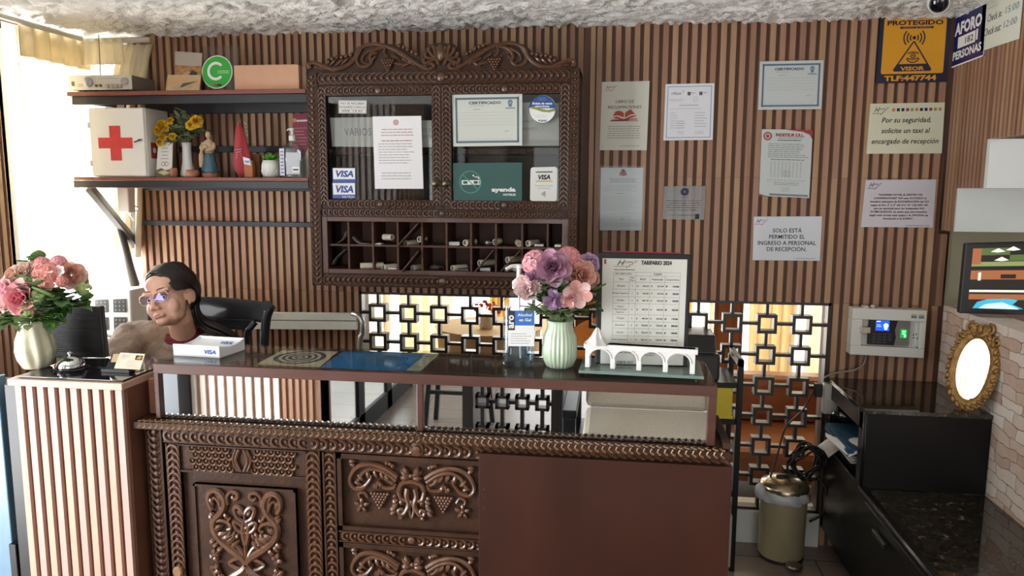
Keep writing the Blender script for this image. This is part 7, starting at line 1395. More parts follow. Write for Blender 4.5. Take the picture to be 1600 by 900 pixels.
def foliage(bq, root, spots, seed, L=0.05, w_=0.016, per=9, m=None, name='foliage'):
    r = random.Random(seed); q = MB()
    for (px, py, y) in spots:
        e = Py(px, py, y); P = catmull([root, root.lerp(e, 0.5)+V((0, 0, 0.02)), e], 6); q.cur = 2; q.tube(P, 0.0018, 5)
        for k in range(per):
            q.cur = r.randrange(2) if m is None else 0; t = r.uniform(0.45, 1.0); p = P[int(t*(len(P)-1))]; a = r.uniform(0, 2*pi); d_ = (e-root).normalized()*0.5+V((cos(a), -abs(sin(a))*0.8, r.uniform(-.3, .6)))
            leafblade(q, p, d_, L*r.uniform(0.7, 1.15), w_*r.uniform(0.8, 1.2), r.uniform(0.0, 0.5))
    o = q.build(name, [M_lf, M_lf2, M_lf] if m is None else [m, m, m], bq, smooth=True); o['kind'] = 'stuff'; return o
# right vase
v0 = Pz(874, 573, ZTOP); vz = thing('flower_vase', 'pale green ribbed vase on the counter beside the price list', 'vase', v0)
def hexmod(an, i, z): return (1+0.03*cos(6*an))*(1+0.035*cos(24*an)*(1 if z < 0.10 else 0.3))
H = Py(874, 500, v0.y).z-ZTOP
q = MB(); q.lathe(v0, [(0.028, 0), (0.036, 0.004), (0.044, 0.025), (0.046, 0.05), (0.043, 0.09), (0.036, H*0.80), (0.034, H*0.92), (0.037, H), (0.033, H), (0.030, H*0.9)], 144, mod=hexmod); q.build('vase_body', mat('vase_mint', 'bfd0b8', 0.28, coat=0.2), vz, smooth=True)
bq = thing('bouquet', 'pink and mauve artificial bouquet in the pale green vase on the counter', 'bouquet', v0+V((0, 0, H)))
rt = v0+V((0, 0, H-0.02)); yv = v0.y; sc1 = lambda px: px*(yv-CAM.y)/FPX*1.02
mauve = [FM('petal_mauve_deep', '9a6f88'), FM('petal_mauve', 'b98aa4'), FM('petal_mauve_pale', 'caa0b6')]; pink = [FM('petal_pink', 'e6a3b0'), FM('petal_pink_pale', 'efc0c8')]; coral = [FM('petal_coral', 'dd8f8c'), FM('petal_coral_pale', 'e8ada6')]; blush = [FM('petal_blush', 'efccca'), FM('petal_blush_white', 'f0dede')]; peach = [FM('petal_peach_deep', 'd69a8a'), FM('petal_peach', 'e4b4a4'), FM('petal_peach_pale', 'ecc8ba')]; lilac = [FM('petal_lilac', 'b894bc'), FM('petal_lilac_pale', 'c9aacc')]
for k_, px, py, dy, R, n, cols in [(rose, 863, 418, -0.07, 25, (-0.1, -1, 0.25), mauve), (hydrangea, 838, 412, -0.03, 24, (-0.5, -0.8, 0.4), pink), (hydrangea, 888, 404, -0.02, 21, (0.2, -0.7, 0.7), [coral[1], pink[0]]), (carnation, 826, 449, -0.06, 21, (-0.4, -1, 0), blush), (rose, 908, 430, -0.04, 23, (0.4, -1, 0.1), peach),
        (lily, 901, 456, -0.07, 25, (0.2, -1, -0.2), [coral[1], blush[0]]), (carnation, 864, 468, -0.07, 16, (-0.1, -1, -0.3), lilac), (carnation, 889, 468, -0.07, 15, (0.2, -1, -0.4), [pink[1], blush[0]]), (carnation, 833, 433, -0.05, 12, (-0.5, -1, 0.2), [mauve[1], lilac[0]]), (rose, 924, 411, 0.0, 15, (0.6, -0.8, 0.3), [lilac[1], lilac[1], lilac[1]]), (hydrangea, 860, 398, 0.02, 12, (0, -0.5, 0.8), pink), (hydrangea, 882, 446, -0.05, 11, (0, -1, 0), [FM('petal_white', 'e9e6e4'), blush[1]]), (rose, 927, 436, 0.02, 13, (0.7, -0.8, 0), peach), (lily, 858, 444, -0.03, 12, (0, -1, 0), pink)]:
    flower(k_, 'flower', bq, px, py, yv+dy, sc1(R), n, cols, px)
foliage(bq, rt, [(845, 440, yv), (905, 470, yv-0.02), (920, 465, yv+0.02), (850, 462, yv-0.03), (925, 480, yv), (880, 432, yv), (915, 445, yv+0.02), (862, 485, yv-0.05), (885, 490, yv-0.05), (898, 488, yv-0.04), (845, 470, yv-0.03), (908, 488, yv), (848, 438, yv-0.06), (882, 440, yv-0.07), (850, 460, yv-0.08), (878, 450, yv-0.06), (918, 470, yv-0.03), (928, 455, yv), (880, 425, yv-0.04)], 5, 0.046, 0.016, 11)
foliage(bq, rt, [(822, 484, yv-0.04), (838, 484, yv-0.05), (812, 478, yv-0.03)], 8, 0.034, 0.013, 6, M_lf3, 'round_leaves')
foliage(bq, rt, [(870, 487, yv-0.06), (882, 495, yv-0.06), (856, 480, yv-0.06), (895, 480, yv-0.05), (876, 488, yv-0.08), (864, 492, yv-0.07), (890, 490, yv-0.07), (852, 488, yv-0.05)], 11, 0.034, 0.012, 18, M_lf3, 'filler_leaves')
# left vase
v0 = V((Pz(63, 572, DZ).x, -1.385, DZ)); vz = thing('flower_vase', 'cream swirl-fluted vase on the slatted desk at the left edge', 'vase', v0); yv = v0.y; H = Py(63, 500, yv).z-DZ
def swirl(an, i, z): return 1+0.075*sin(9*an+z*30)*(1 if 0.015 < z < H*0.8 else 0.25)
q = MB(); k = (yv-CAM.y)/FPX*1.03; q.lathe(v0, [(19*k, 0), (22*k, 0.004), (28*k, 0.03), (30*k, 0.055), (28*k, 0.085), (23*k, H*0.82), (24*k, H*0.93), (27*k, H), (24*k, H), (20*k, H*0.85)], 90, mod=swirl); q.build('vase_body', mat('vase_cream', 'd8d6bc', 0.25, coat=0.2), vz, smooth=True)
bq = thing('bouquet', 'pink rose bouquet with green leaves in the cream vase at the left edge', 'bouquet', v0+V((0, 0, H))); rt = v0+V((0, 0, H-0.02)); sc1 = lambda px: px*(yv-CAM.y)/FPX*1.02
rosepink = [FM('petal_rose_deep', 'd67a86'), FM('petal_rose', 'e39aa2'), FM('petal_rose_pale', 'efb9bb')]; cream = [FM('petal_cream', 'ecd0be'), FM('petal_cream_pale', 'f0ddd0')]
for k_, px, py, dy, R, n, cols in [(rose, 33, 466, -0.09, 29, (0.05, -1, 0.12), rosepink), (rose, 22, 430, -0.02, 22, (-0.3, -0.7, 0.6), [peach[1], cream[0], cream[0]]), (carnation, 45, 424, 0.0, 17, (-0.1, -0.7, 0.7), cream), (hydrangea, 76, 432, -0.05, 27, (0.2, -0.9, 0.4), [coral[1], FM('petal_coral_pink', 'e9a49c')]), (hydrangea, 66, 414, 0.01, 16, (0, -0.6, 0.8), [coral[1], pink[0]]), (hydrangea, 92, 412, 0.02, 16, (0.2, -0.5, 0.8), pink), (rose, 112, 428, 0.0, 20, (0.5, -0.8, 0.4), peach), (lily, 95, 424, -0.05, 11, (0.1, -1, 0.3), [FM('petal_white', 'e9e6e4')]), (hydrangea, 97, 440, -0.06, 11, (0.2, -1, 0.1), [coral[0], coral[1]]), (rose, 6, 452, -0.05, 19, (-0.5, -0.9, 0), [pink[0], pink[1], blush[0]]), (rose, 125, 440, 0.02, 13, (0.7, -0.7, 0.2), [peach[2], peach[2], cream[0]]), (rose, 8, 475, -0.06, 18, (-0.4, -1, -0.1), [blush[0], blush[0], blush[1]])]:
    flower(k_, 'flower', bq, px, py, yv+dy, sc1(R), n, cols, px+3)
for px, py, R in ((44, 484, 14), (64, 470, 13), (132, 452, 14), (56, 460, 9)): flower(hydrangea, 'green_floret', bq, px, py, yv-0.08 if px < 100 else yv, sc1(R), (0.1, -1, 0), [M_lime, FM('petal_green', 'c6d0a0')], px)
foliage(bq, rt, [(52, 438, yv-0.03), (60, 452, yv-0.02), (88, 480, yv-0.05), (118, 470, yv-0.03), (138, 470, yv), (75, 455, yv), (100, 455, yv-0.02), (20, 500, yv-0.05), (5, 505, yv-0.05), (128, 478, yv-0.02), (44, 500, yv-0.07), (110, 485, yv-0.03), (60, 405, yv+0.05), (85, 500, yv-0.03), (55, 432, yv-0.08), (62, 446, yv-0.08), (85, 462, yv-0.09), (100, 470, yv-0.07), (70, 480, yv-0.09), (120, 455, yv-0.04), (108, 465, yv-0.05)], 21, 0.058, 0.020, 10)
foliage(bq, rt, [(92, 492, yv-0.05), (84, 505, yv-0.05), (104, 480, yv-0.04)], 23, 0.03, 0.007, 22, mat('leaf_fresh', '5f9a3a', 0.5, var=0.2), 'fern_leaves')
foliage(bq, rt, [(5, 492, yv-0.06), (2, 515, yv-0.05), (45, 510, yv-0.07)], 25, 0.04, 0.013, 8, M_lf3, 'trailing_leaves')
# small yellow bunch on the shelf
v0 = sp(294, -0.17); rt = v0+V((0, 0, 0.145)); yv = -0.17
bq = thing('bouquet', 'dusty yellow bunch with sage leaves in the narrow vase on the lower shelf', 'bouquet', v0+V((0, 0, 0.155))); sc1 = lambda px: px*(yv-CAM.y)/FPX
yel = [FM('petal_amber', 'd9a11e'), FM('petal_yellow', 'ecc22c'), FM('petal_lemon', 'f0d24a')]
for px, py, R in ((251, 196, 9), (246, 204, 8), (265, 188, 5), (253, 214, 6), (268, 213, 6), (248, 222, 6), (297, 195, 7), (306, 189, 9), (258, 200, 5)): flower(rose, 'flower', bq, px, py, yv-0.05, sc1(R), (-0.3 if px < 280 else 0.3, -1, 0.2), yel, px)
foliage(bq, rt, [(286, 172, yv), (278, 180, yv-0.02), (292, 178, yv), (270, 200, yv-0.03), (260, 212, yv-0.03), (310, 205, yv), (318, 206, yv), (300, 215, yv-0.03), (284, 200, yv-0.03), (244, 215, yv-0.03), (275, 222, yv-0.04)], 31, 0.038, 0.010, 11, M_lf3)
foliage(bq, rt, [(284, 205, yv-0.02), (292, 215, yv-0.03), (304, 212, yv), (262, 205, yv), (272, 192, yv)], 33, 0.03, 0.010, 8, M_lf2, 'dark_leaves')
# ---------------------------------------------------------------- lobby furniture seen in the mirrors
def stool(loc):
    t = thing('bar_stool', 'black stool with angled legs reflected in the counter mirror', 'stool', loc, local=True)
    for sx in (-1, 1):
        for sy in (-1, 1): q = MB(); q.beam((sx*0.20, sy*0.16, 0), (sx*0.14, sy*0.12, 0.70), 0.032, 0.032); q.build('leg', M_ch, t)
    q = MB(); q.beam((-0.18, 0.14, 0.28), (0.18, 0.14, 0.28), 0.02, 0.025); q.beam((-0.18, -0.14, 0.28), (0.18, -0.14, 0.28), 0.02, 0.025); q.beam((-0.175, 0.13, 0.42), (0.175, 0.13, 0.42), 0.02, 0.03); q.build('stretcher', M_ch, t)
    q = MB(); q.box((-0.2, -0.18, 0.70), (0.2, 0.18, 0.74)); q.build('seat', M_ch, t, bevel=0.01)
stool((-1.0, -4.25, 0))
lp = thing('lattice_table', 'black low lattice sided console reflected in the counter mirror', 'table', (-0.53, -3.60, 0), local=True)
q = MB(); q.box((-0.27, -0.2, 0.72), (0.27, 0.2, 0.78)); q.build('table_top', M_lat, lp)
for x in (-0.245, 0.245): q = MB(); q.box((x-0.03, -0.2, 0), (x+0.03, 0.2, 0.72)); q.build('side_panel', M_lat, lp)
for i in range(4):
    for j in range(4):
        q = MB(); x = -0.165+0.11*i; z = 0.10+0.17*j; h, t = 0.038, 0.016; y0, y1 = 0.14, 0.20
        q.box((x-h, y0, z+h-t), (x+h, y1, z+h)); q.box((x-h, y0, z-h), (x+h, y1, z-h+t)); q.box((x-h, y0, z-h), (x-h+t, y1, z+h)); q.box((x+h-t, y0, z-h), (x+h, y1, z+h)); q.box((x+h, y0+.01, z-.01), (x+0.11-h, y1-.01, z+.01)); q.box((x-.01, y0+.01, z+h), (x+.01, y1-.01, z+0.17-h)); q.build('lattice_square', M_lat, lp)
ac_ = thing('armchair', 'beige cushioned armchair with black arms reflected in the counter mirror', 'armchair', (0.20, -3.22, 0), local=True); M_up = mat('beige_fabric', 'b9b0a2', 0.9, var=0.06, scale=90, bump=0.2)
q = MB(); q.box((-0.33, -0.24, 0.30), (0.33, 0.27, 0.43)); q.build('seat_cushion', M_up, ac_, bevel=0.03); q = MB(); q.hexa([(-0.33, -0.22, 0.42), (0.33, -0.22, 0.42), (0.33, -0.30, 0.80), (-0.33, -0.30, 0.80)], (0, -0.14, 0)); q.build('back_cushion', M_up, ac_, bevel=0.03)
for x in (-0.39, 0.39): q = MB(); q.box((x-0.035, -0.42, 0.52), (x+0.035, 0.30, 0.56)); q.box((x-0.03, 0.24, 0), (x+0.03, 0.30, 0.52)); q.box((x-0.03, -0.42, 0), (x+0.03, -0.36, 0.52)); q.build('arm', M_ch, ac_, bevel=0.004)
q = MB(); q.box((-0.36, -0.42, 0.24), (0.36, 0.26, 0.30)); q.build('seat_frame', M_ch, ac_)
# dining room furniture behind the lattice
M_lea = mat('brown_leather', 'b07a58', 0.45, var=0.12, scale=10); sf = thing('sofa', 'brown leather sofa behind the right part of the lattice', 'sofa', (1.0, 0.78, 0), local=True)
q = MB(); q.box((-0.55, -0.3, 0.08), (0.55, 0.35, 0.26)); q.build('seat', M_lea, sf, bevel=0.04); q = MB(); q.box((-0.55, 0.20, 0.26), (0.55, 0.40, 0.53)); q.build('backrest', M_lea, sf, bevel=0.05)
for x in (-0.52, 0.52): q = MB(); q.box((x-0.09, -0.3, 0.08), (x+0.09, 0.40, 0.38)); q.build('armrest', M_lea, sf, bevel=0.04)
dt = thing('dining_table', 'round cream covered table behind the lattice under the key cabinet', 'table', (-0.75, 1.1, 0), local=True); q = MB(); q.lathe((0, 0, 0), [(0.30, 0.2), (0.32, 0.74), (0.33, 0.76)], 32, mod=lambda an, i, z: 1+0.03*sin(an*11)*(z < 0.7)); q.build('tablecloth', mat('cloth_cream', 'd9c8a4', 0.8), dt, smooth=False, autos=40); q = MB(); q.cyl((0, 0, 0), (0, 0, 0.3), 0.05); q.build('pedestal', M_wood, dt)
tv_ = thing('table_flowers', 'small red and white flower arrangement on the dining table behind the lattice', 'flower arrangement', (-0.75, 1.0, 0.765)); q = MB(); q.lathe(V((-0.75, 1.0, 0.765)), [(0.04, 0), (0.05, 0.04), (0.035, 0.08)], 18); q.build('pot', M_white, tv_, smooth=True)
mbs = [MB()]; q = mbs[0]
for i in range(7): hydrangea(mbs, V((-0.75+0.06*cos(i*2.3), 1.0+0.05*sin(i*2.3), 0.87+0.02*(i % 3))), (cos(i*2.3), -0.6, 0.6), 0.035, i, 6)
q.build('blossoms', FM('petal_red', 'b85a50'), tv_, smooth=True)
lm = thing('rattan_chair', 'brown round-backed chair behind the lattice near the price bouquet', 'chair', (-0.05, 0.9, 0), local=True); q = MB(); q.tube([(0.26*cos(t), 0.05-0.08*abs(sin(t)), 0.62+0.28*sin(t)) for t in [pi*i/16 for i in range(17)]], 0.03, 8); q.build('back_frame', M_wood, lm, smooth=True); q = MB(); q.box((-0.24, -0.22, 0.40), (0.24, 0.2, 0.46)); q.build('seat', M_lea, lm, bevel=0.02)
for sx in (-0.22, 0.22):
    for sy in (-0.2, 0.1): q = MB(); q.cyl((sx, sy, 0), (sx, sy, 0.62 if sy > 0 else 0.42), 0.02, n=10); q.build('leg', M_wood, lm)
# ---------------------------------------------------------------- receptionist
pw = thing('person', 'woman in a beige cardigan and glasses seated behind the counter, looking down at the monitor', 'person', (-1.70, -0.45, 0))
M_skin = mat('skin', 'd9ab94', 0.48, var=0.04, scale=25, sss=0.12); M_lip = mat('lip', 'b9786c', 0.5, sss=0.1); M_hair = mat('hair_dark', '1c1513', 0.36, var=0.25, scale=60, stretch=(1, 1, 0.15)); M_card = mat('cardigan_beige', 'a08a74', 1.0, var=0.16, scale=120, bump=0.9, bscale=260, sheen=0.6); M_collar = mat('shirt_wine', '6e2129', 0.8, var=0.1); M_trs = mat('trousers_dark', '25272d', 0.8)
HC = Py(268, 463, -0.70)
aF = radians(-95); pt = radians(5); rl = radians(14)
F0 = V((cos(aF)*cos(pt), sin(aF)*cos(pt), sin(pt))); R0 = F0.cross(V((0, 0, 1))).normalized(); U0 = R0.cross(F0)
HR = R0*cos(rl)-U0*sin(rl); HU = U0*cos(rl)+R0*sin(rl); HM = Matrix((HR, F0, HU)).transposed()
HS = 1.04
def hp(r, f, u): return HC+HM @ V((r*HS, f*HS, u*HS))
def hball(mb, r, f, u, rr, rot=None): m = HM if rot is None else HM @ rot; mb.ball(hp(r, f, u), (rr[0]*HS, rr[1]*HS, rr[2]*HS), 20, 14, rot=m)
NB = Py(288, 520, -0.60); SR = Py(207, 521, -0.63); SL = Py(352, 545, -0.57)
ER = Py(160, 566, -0.86); ER.z -= 0.03; WR = V((-1.93, -1.09, 0.925)); EL = SL+V((0.07, -0.20, -0.17)); WL = V((-1.52, -0.98, 0.915))
q = MB()
hball(q, 0, -0.012, 0.030, (0.072, 0.092, 0.084)); hball(q, 0, 0.030, -0.025, (0.066, 0.062, 0.080)); hball(q, 0, 0.036, -0.066, (0.054, 0.048, 0.042)); hball(q, 0, 0.075, -0.089, (0.024, 0.020, 0.017)); hball(q, 0, 0.050, 0.045, (0.060, 0.040, 0.042))
for s_ in (1, -1):
    hball(q, s_*0.038, 0.058, -0.040, (0.028, 0.022, 0.034)); hball(q, s_*0.030, 0.080, 0.020, (0.028, 0.014, 0.010)); hball(q, s_*0.040, 0.038, -0.068, (0.020, 0.034, 0.028)); hball(q, s_*0.0115, 0.101, -0.041, (0.009, 0.010, 0.008))
    hball(q, s_*0.073, -0.004, -0.010, (0.007, 0.018, 0.030), Matrix.Rotation(s_*0.35, 3, 'Z')); q.tube([hp(s_*0.079, -0.022*cos(t)-0.004, 0.028*sin(t)-0.010) for t in [pi*(i/10*1.35-0.45) for i in range(11)]], 0.0045, 6); hball(q, s_*0.073, 0.002, -0.038, (0.005, 0.008, 0.010))
    q.tube([hp(s_*0.013, 0.090, 0.0), hp(s_*0.022, 0.0865, 0.0085), hp(s_*0.035, 0.0845, 0.0095), hp(s_*0.047, 0.075, 0.004)], [0.004, 0.0065, 0.0065, 0.004], 8)
    q.tube([hp(s_*0.016, 0.086, -0.010), hp(s_*0.030, 0.086, -0.0130), hp(s_*0.045, 0.076, -0.008)], [0.0035, 0.0055, 0.0035], 8)
q.tube([hp(0, 0.086, 0.022), hp(0, 0.093, 0.002), hp(0, 0.103, -0.020), hp(0, 0.109, -0.033)], [0.008, 0.0075, 0.0090, 0.0105], 12); hball(q, 0, 0.107, -0.034, (0.0110, 0.011, 0.0095))
hball(q, 0, 0.088, -0.066, (0.024, 0.012, 0.012)); q.tube([hp(-0.024, 0.084, -0.066), hp(-0.008, 0.098, -0.0625), hp(0, 0.0975, -0.0635), hp(0.008, 0.098, -0.0625), hp(0.024, 0.084, -0.066)], [0.002, 0.0035, 0.003, 0.0035, 0.002], 8); q.tube([hp(-0.022, 0.083, -0.069), hp(0, 0.094, -0.0725), hp(0.022, 0.083, -0.069)], [0.002, 0.0048, 0.002], 8)
q.tube([hp(0, -0.018, -0.03), hp(0, -0.020, -0.085), NB+V((0, 0.01, -0.03))], [0.050, 0.046, 0.055], 18)
q.tube([NB+V((0, 0.01, -0.02)), NB+V((0, 0.03, -0.16)), V((-1.72, -0.50, 0.60)), V((-1.70, -0.42, 0.50))], [0.07, 0.115, 0.11, 0.13], 18)
for S_, E_, W_ in ((SR, ER, WR), (SL, EL, WL)): q.tube([NB+V((0, 0.02, -0.05)), S_+V((0, 0, -0.02)), E_, W_], [0.05, 0.048, 0.036, 0.026], 14)
def hand(W_, dr, side):
    d = V(dr).normalized(); sd = V((0, 0, 1)).cross(d).normalized()*side; dn = V((0, 0, -1))
    q.tube([W_-d*0.02, W_+d*0.03, W_+d*0.075+dn*0.004], [0.026, 0.034, 0.036], 12, flat=(0, 0, 1)) if False else None
    for k in range(5): q.ball(W_+d*(0.01+0.016*k), (0.034, 0.030, 0.016), 12, 8)
    for i, (off, L) in enumerate(((-0.030, 0.064), (-0.010, 0.074), (0.010, 0.069), (0.029, 0.054))):
        b0 = W_+d*0.07+sd*off; q.tube([b0-d*0.02, b0+d*L*0.35+V((0, 0, 0.007)), b0+d*L*0.75+V((0, 0, -0.002)), b0+d*L*0.95+V((0, 0, -0.014))], [0.0095, 0.009, 0.008, 0.0065], 8)
    b0 = W_+d*0.02-sd*0.030; q.tube([b0, b0+d*0.025-sd*0.022, b0+d*0.052-sd*0.026+V((0, 0, -0.008))], [0.013, 0.0105, 0.008], 8)
hand(WR, (0.25, -1, -0.03), 1); hand(WL, (-0.45, -1, -0.03), -1)
for x, k in ((-1.80, 0), (-1.60, 0)): q.tube([V((-1.70+(x+1.70)*0.8, -0.42, 0.52)), V((x, -0.86, 0.50)), V((x, -0.88, 0.08))], [0.09, 0.06, 0.04], 14)
body = q.build('body', M_skin, pw, smooth=True); md = body.modifiers.new('skin', 'REMESH'); md.mode = 'VOXEL'; md.voxel_size = 0.0032; md.use_smooth_shade = True; md = body.modifiers.new('soften', 'SMOOTH'); md.factor = 0.5; md.iterations = 9
# cardigan
q = MB(); q.tube([NB+V((0, 0.02, -0.045)), NB+V((0.0, 0.035, -0.10)), V((NB.x-0.01, NB.y+0.05, 0.80)), V((-1.71, -0.49, 0.62)), V((-1.70, -0.44, 0.46))], [0.070, 0.12, 0.165, 0.16, 0.18], 22)
for S_, E_, W_ in ((SR, ER, WR), (SL, EL, WL)):
    q.tube(catmull([NB+V((0, 0.025, -0.055)), NB.lerp(S_, 0.6)+V((0, 0.01, -0.02)), S_+V((0, 0, -0.012))], 5), [0.058]*5+[0.066]*6, 14); q.ball(S_+V((0, 0, -0.02)), (0.074, 0.080, 0.074), 16, 12); q.tube(catmull([S_+V((0, 0, -0.02)), E_, W_+(E_-W_).normalized()*0.02], 6), [lerp(0.078, 0.045, i/12) for i in range(13)], 16)
    q.ball(NB.lerp(S_, 0.55)+V((0, 0.03, -0.11)), (0.11, 0.11, 0.12), 14, 10); q.ball(NB.lerp(S_, 0.22)+V((0, -0.035, -0.135)), (0.09, 0.085, 0.09), 14, 10)
card = q.build('cardigan', M_card, pw, smooth=True); md = card.modifiers.new('knit', 'REMESH'); md.mode = 'VOXEL'; md.voxel_size = 0.006; md.use_smooth_shade = True; md = card.modifiers.new('soften', 'SMOOTH'); md.factor = 0.5; md.iterations = 6
tx = bpy.data.textures.new('cardigan_folds', 'CLOUDS'); tx.noise_scale = 0.07; md = card.modifiers.new('folds', 'DISPLACE'); md.texture = tx; md.strength = 0.032; md.mid_level = 0.5; md.texture_coords = 'LOCAL'
fd = ((F0*1.0+V((0, 0, 0)))); fd.z = 0; fd.normalize(); rd = fd.cross(V((0, 0, 1)))
q = MB(); ring = []
for i in range(25): t = 2*pi*i/24; ring.append(NB+V((0, 0.005, 0))+(rd*cos(t)*0.064+fd*sin(t)*0.064)+V((0, 0, 0.012-0.030*max(0, sin(t)))))
q.tube(ring, 0.012, 10); q.tube([p+V((0, 0, -0.014)) for p in ring], 0.016, 10); q.build('shirt_collar', M_collar, pw, smooth=True)
q = MB(); q.tube(catmull([p+V((0, 0, -0.026))+(p-NB).normalized()*0.012 for p in ring], 1), 0.013, 8); q.build('cardigan_neckband', M_card, pw, smooth=True)
bpy.context.view_layer.update(); ce = card.evaluated_get(bpy.context.evaluated_depsgraph_get())
for px, py in ((263, 532), (261, 548)):
    o_ = card.matrix_world.inverted() @ CAM; hit, lc, nr, _ = ce.ray_cast(o_, ray(px, py))
    if hit: q = MB(); q.lathe(card.matrix_world @ lc, [(0.007, -0.001), (0.007, 0.002), (0.004, 0.003)], 14, axis=nr); q.build('button', mat('button_tan', 'a3876c', 0.4), pw, autos=40)
q = MB()
for x in (-1.80, -1.60): q.tube([V((-1.70+(x+1.70)*0.8, -0.42, 0.52)), V((x, -0.86, 0.50)), V((x, -0.88, 0.12))], [0.105, 0.078, 0.06], 14)
q.build('trousers', M_trs, pw, smooth=True)
q = MB()
for x in (-1.80, -1.60): q.ball((x, -0.93, 0.04), (0.045, 0.12, 0.04), 12, 8)
q.build('shoes', M_cblk, pw, smooth=True)
# eyes, brows, lips
for s_ in (1, -1):
    q = MB(); hball(q, s_*0.031, 0.0755, -0.0015, (0.0125, 0.0125, 0.0125)); o = q.build('eye', mat('eye_white', 'd9d4cf', 0.2), pw, smooth=True)
    q = MB(); g = V((-0.12, 0.92, -0.30)).normalized(); q.ball(hp(s_*0.031+g.x*0.0085, 0.0755+g.y*0.0085, -0.0015+g.z*0.0085), 0.0058, 12, 8); q.build('iris', mat('iris_dark', '1d120d', 0.15), o, smooth=True)
    q = MB(); q.tube([hp(s_*0.013, 0.0925, 0.024), hp(s_*0.026, 0.0945, 0.0268), hp(s_*0.040, 0.088, 0.0275), hp(s_*0.052, 0.074, 0.022)], [0.0014, 0.0022, 0.002, 0.0008], 8); q.build('eyebrow', mat('brow', '6a4a3c', 0.8), pw, smooth=True)
    q = MB(); q.tube([hp(s_*0.018, 0.088, 0.000), hp(s_*0.026, 0.0915, 0.0045), hp(s_*0.036, 0.0895, 0.0045), hp(s_*0.046, 0.080, -0.001)], 0.0013, 6); q.build('eyelashes', M_hair, pw)
q = MB(); q.tube([hp(-0.022, 0.0865, -0.0665), hp(-0.009, 0.0995, -0.0640), hp(0, 0.0995, -0.0655), hp(0.009, 0.0995, -0.0640), hp(0.022, 0.0865, -0.0665)], [0.0008, 0.0026, 0.0022, 0.0026, 0.0008], 8); q.tube([hp(-0.020, 0.086, -0.069), hp(-0.008, 0.0975, -0.0725), hp(0.008, 0.0975, -0.0725), hp(0.020, 0.086, -0.069)], [0.0008, 0.0036, 0.0036, 0.0008], 8); q.build('lips', M_lip, pw, smooth=True)
# hair
q = MB(); NU, NV = 160, 110; idx = {}; vs = []; fs = []
def keep(r, f, u):
    if f > 0.012 and (r/0.072)**2+((u+0.030-0.30*(r-0.02)*(r > 0.02)+0.22*(0.02-r)*(r < 0.02))/0.116)**2 < 1: return False
    if u < 0.012 and f > -0.030 and abs(r) > 0.03: return False
    if u < -0.085: return False
    return True
def hv(i, j):
    th = pi*j/NV; ph = 2*pi*i/NU; n_ = V((sin(th)*cos(ph), sin(th)*sin(ph), cos(th))); return V((0.0825*n_.x, -0.020+0.110*n_.y, 0.026+0.099*n_.z))
for j in range(NV):
    for i in range(NU):
        c = [hv(i, j), hv(i+1, j), hv(i+1, j+1), hv(i, j+1)]; m_ = sum(c, V((0, 0, 0)))/4
        if keep(*m_):
            ids = []
            for (a, b_) in ((i, j), ((i+1), j), ((i+1), j+1), (i, j+1)):
                k = (a % NU, b_)
                if k not in idx: idx[k] = len(vs); vs.append(hp(*hv(a, b_)))
                ids.append(idx[k])
            fs.append(tuple(ids))
q.add(vs, fs); hair = q.build('hair', M_hair, pw, smooth=True, solid=0.007)
q = MB(); r_ = random.Random(2)
def onskull(r, f, u, k=1.0):
    n_ = V((r/0.0825, (f+0.020)/0.110, (u-0.026)/0.099)).normalized(); return hp(0.0825*n_.x*k, -0.020+0.110*n_.y*k, 0.026+0.099*n_.z*k)
for i in range(34):      # strands swept from the parting over her left side to the nape
    t = i/33; f0 = lerp(0.078, -0.05, t); a = [(0.022, f0, 0.115-0.02*abs(t-0.5)), (-0.03, f0*0.92+0.004, 0.105), (-0.066, f0*0.62-0.004, 0.062), (-0.078, f0*0.30-0.030, 0.022), (-0.062, -0.068, -0.025), (-0.035, -0.088, -0.065)]
    q.tube(catmull([onskull(*p, k=1.035+0.012*r_.random()) for p in a], 5), [0.0055]*20+[0.005, 0.0045, 0.004, 0.0035, 0.003, 0.0025], 6)
for i in range(16):      # front locks from the parting along the hairline
    t = i/15; a = [(0.024, 0.066-0.020*t, 0.098+0.010*t), (-0.020, 0.078-0.022*t, 0.086+0.008*t), (-0.052, 0.052-0.018*t, 0.064), (-0.074, 0.016-0.02*t, 0.034), (-0.080, -0.022, 0.012), (-0.070, -0.06, -0.02)]
    q.tube(catmull([onskull(*p, k=1.02+0.03*t) for p in a], 5), [0.003]*3+[0.0048]*18+[0.004, 0.0035, 0.003, 0.003, 0.003], 6)
for i in range(12):
    t = i/11; a = [(0.026, 0.066-0.020*t, 0.098+0.010*t), (0.050, 0.062-0.02*t, 0.074), (0.068, 0.036-0.02*t, 0.044), (0.079, 0.010-0.02*t, 0.014), (0.070, -0.05, -0.03)]
    q.tube(catmull([onskull(*p, k=1.02+0.03*t) for p in a], 5), [0.003]*3+[0.0048]*14+[0.004, 0.003, 0.003, 0.003], 6)
for i in range(22):
    t = i/21; f0 = lerp(0.076, -0.05, t); a = [(0.026, f0, 0.112), (0.055, f0*0.8, 0.085), (0.074, f0*0.4-0.01, 0.040), (0.076, f0*0.2-0.035, 0.010), (0.050, -0.075, -0.04)]
    q.tube(catmull([onskull(*p, k=1.03+0.012*r_.random()) for p in a], 5), [0.0055]*16+[0.005, 0.0045, 0.004, 0.0035, 0.003], 6)
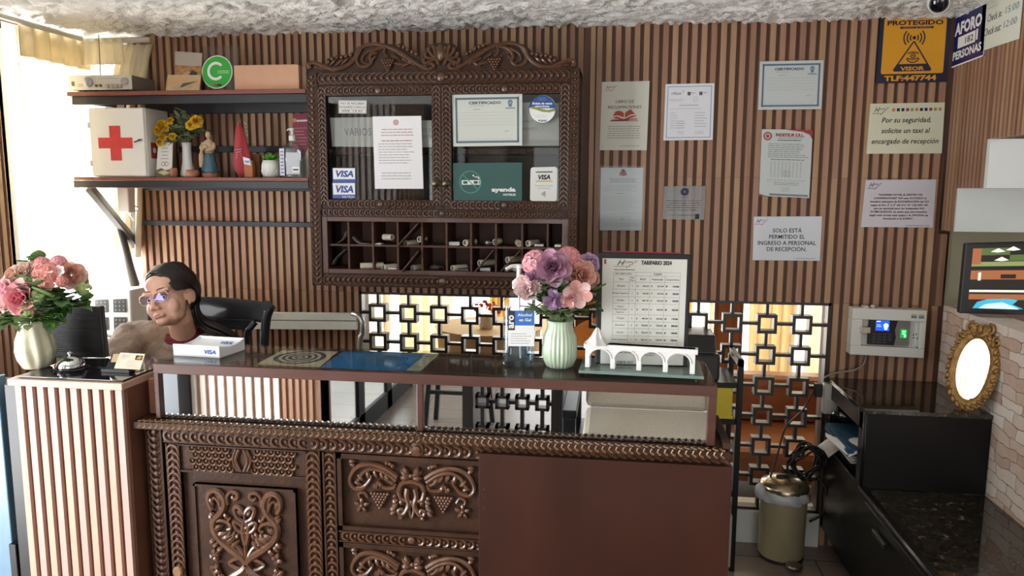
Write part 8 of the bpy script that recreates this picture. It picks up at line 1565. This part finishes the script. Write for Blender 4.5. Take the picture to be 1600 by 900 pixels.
for i in range(26):      # long lock drawn over her left shoulder
    o1 = V((r_.uniform(-.02, .02), r_.uniform(-.016, .016), r_.uniform(-.016, .016)))
    P = [hp(-0.055+r_.uniform(-.015, .02), -0.055, -0.0+r_.uniform(-.03, .02)), Py(305, 490, -0.64)+o1*0.8, Py(316, 505, -0.62)+o1, Py(340, 516, -0.60)+o1*1.1, Py(366, 531, -0.57)+o1*0.9, Py(385, 556, -0.56)+o1*0.7]
    q.tube(catmull(P, 5), [0.008]*16+[0.007, 0.007, 0.006, 0.006, 0.005, 0.005, 0.004, 0.004, 0.003, 0.002], 6)
q.build('hair_strands', M_hair, hair, smooth=True)
# glasses
gl = MB(); M_fr = mat('glasses_pink', 'd3b0a4', 0.25); lens = []
for s_ in (1, -1):
    P = [hp(s_*(0.0335+0.0265*(abs(cos(t))**0.8)*(1 if cos(t) > 0 else -1)*(1+0.06*sin(t))), 0.106-0.35*max(0, abs(0.0335+0.0265*cos(t))-0.03), -0.004+0.0175*(abs(sin(t))**0.8)*(1 if sin(t) > 0 else -1)+0.005*max(0, cos(t))*max(0, sin(t))) for t in [2*pi*i/28 for i in range(29)]]
    gl.tube(P, 0.0017, 6); gl.tube(P[0:12], 0.0022, 6); gl.tube([P[1], hp(s_*0.066, 0.086, 0.004), hp(s_*0.078, 0.02, 0.004), hp(s_*0.080, -0.008, 0.008), hp(s_*0.079, -0.03, -0.008)], 0.0019, 6); lens.append(P[:-1])
gl.tube([hp(0.009, 0.107, -0.002), hp(0, 0.110, 0.002), hp(-0.009, 0.107, -0.002)], 0.0018, 6); go = gl.build('glasses', M_fr, pw, smooth=True)
def blue_lens():
    m = glassmat('lens_blue_reflection', (0.78, 0.78, 1.0), 0.10, 0.02);  # blue tint paints the monitor's reflection into the lenses
    for n_ in m.node_tree.nodes:
        if n_.type == 'BSDF_GLOSSY': n_.inputs[0].default_value = (0.25, 0.25, 1.0, 1)
    return m
for P in lens: q = MB(); q.add(P, [tuple(range(len(P)))]); q.build('lens', blue_lens(), go)
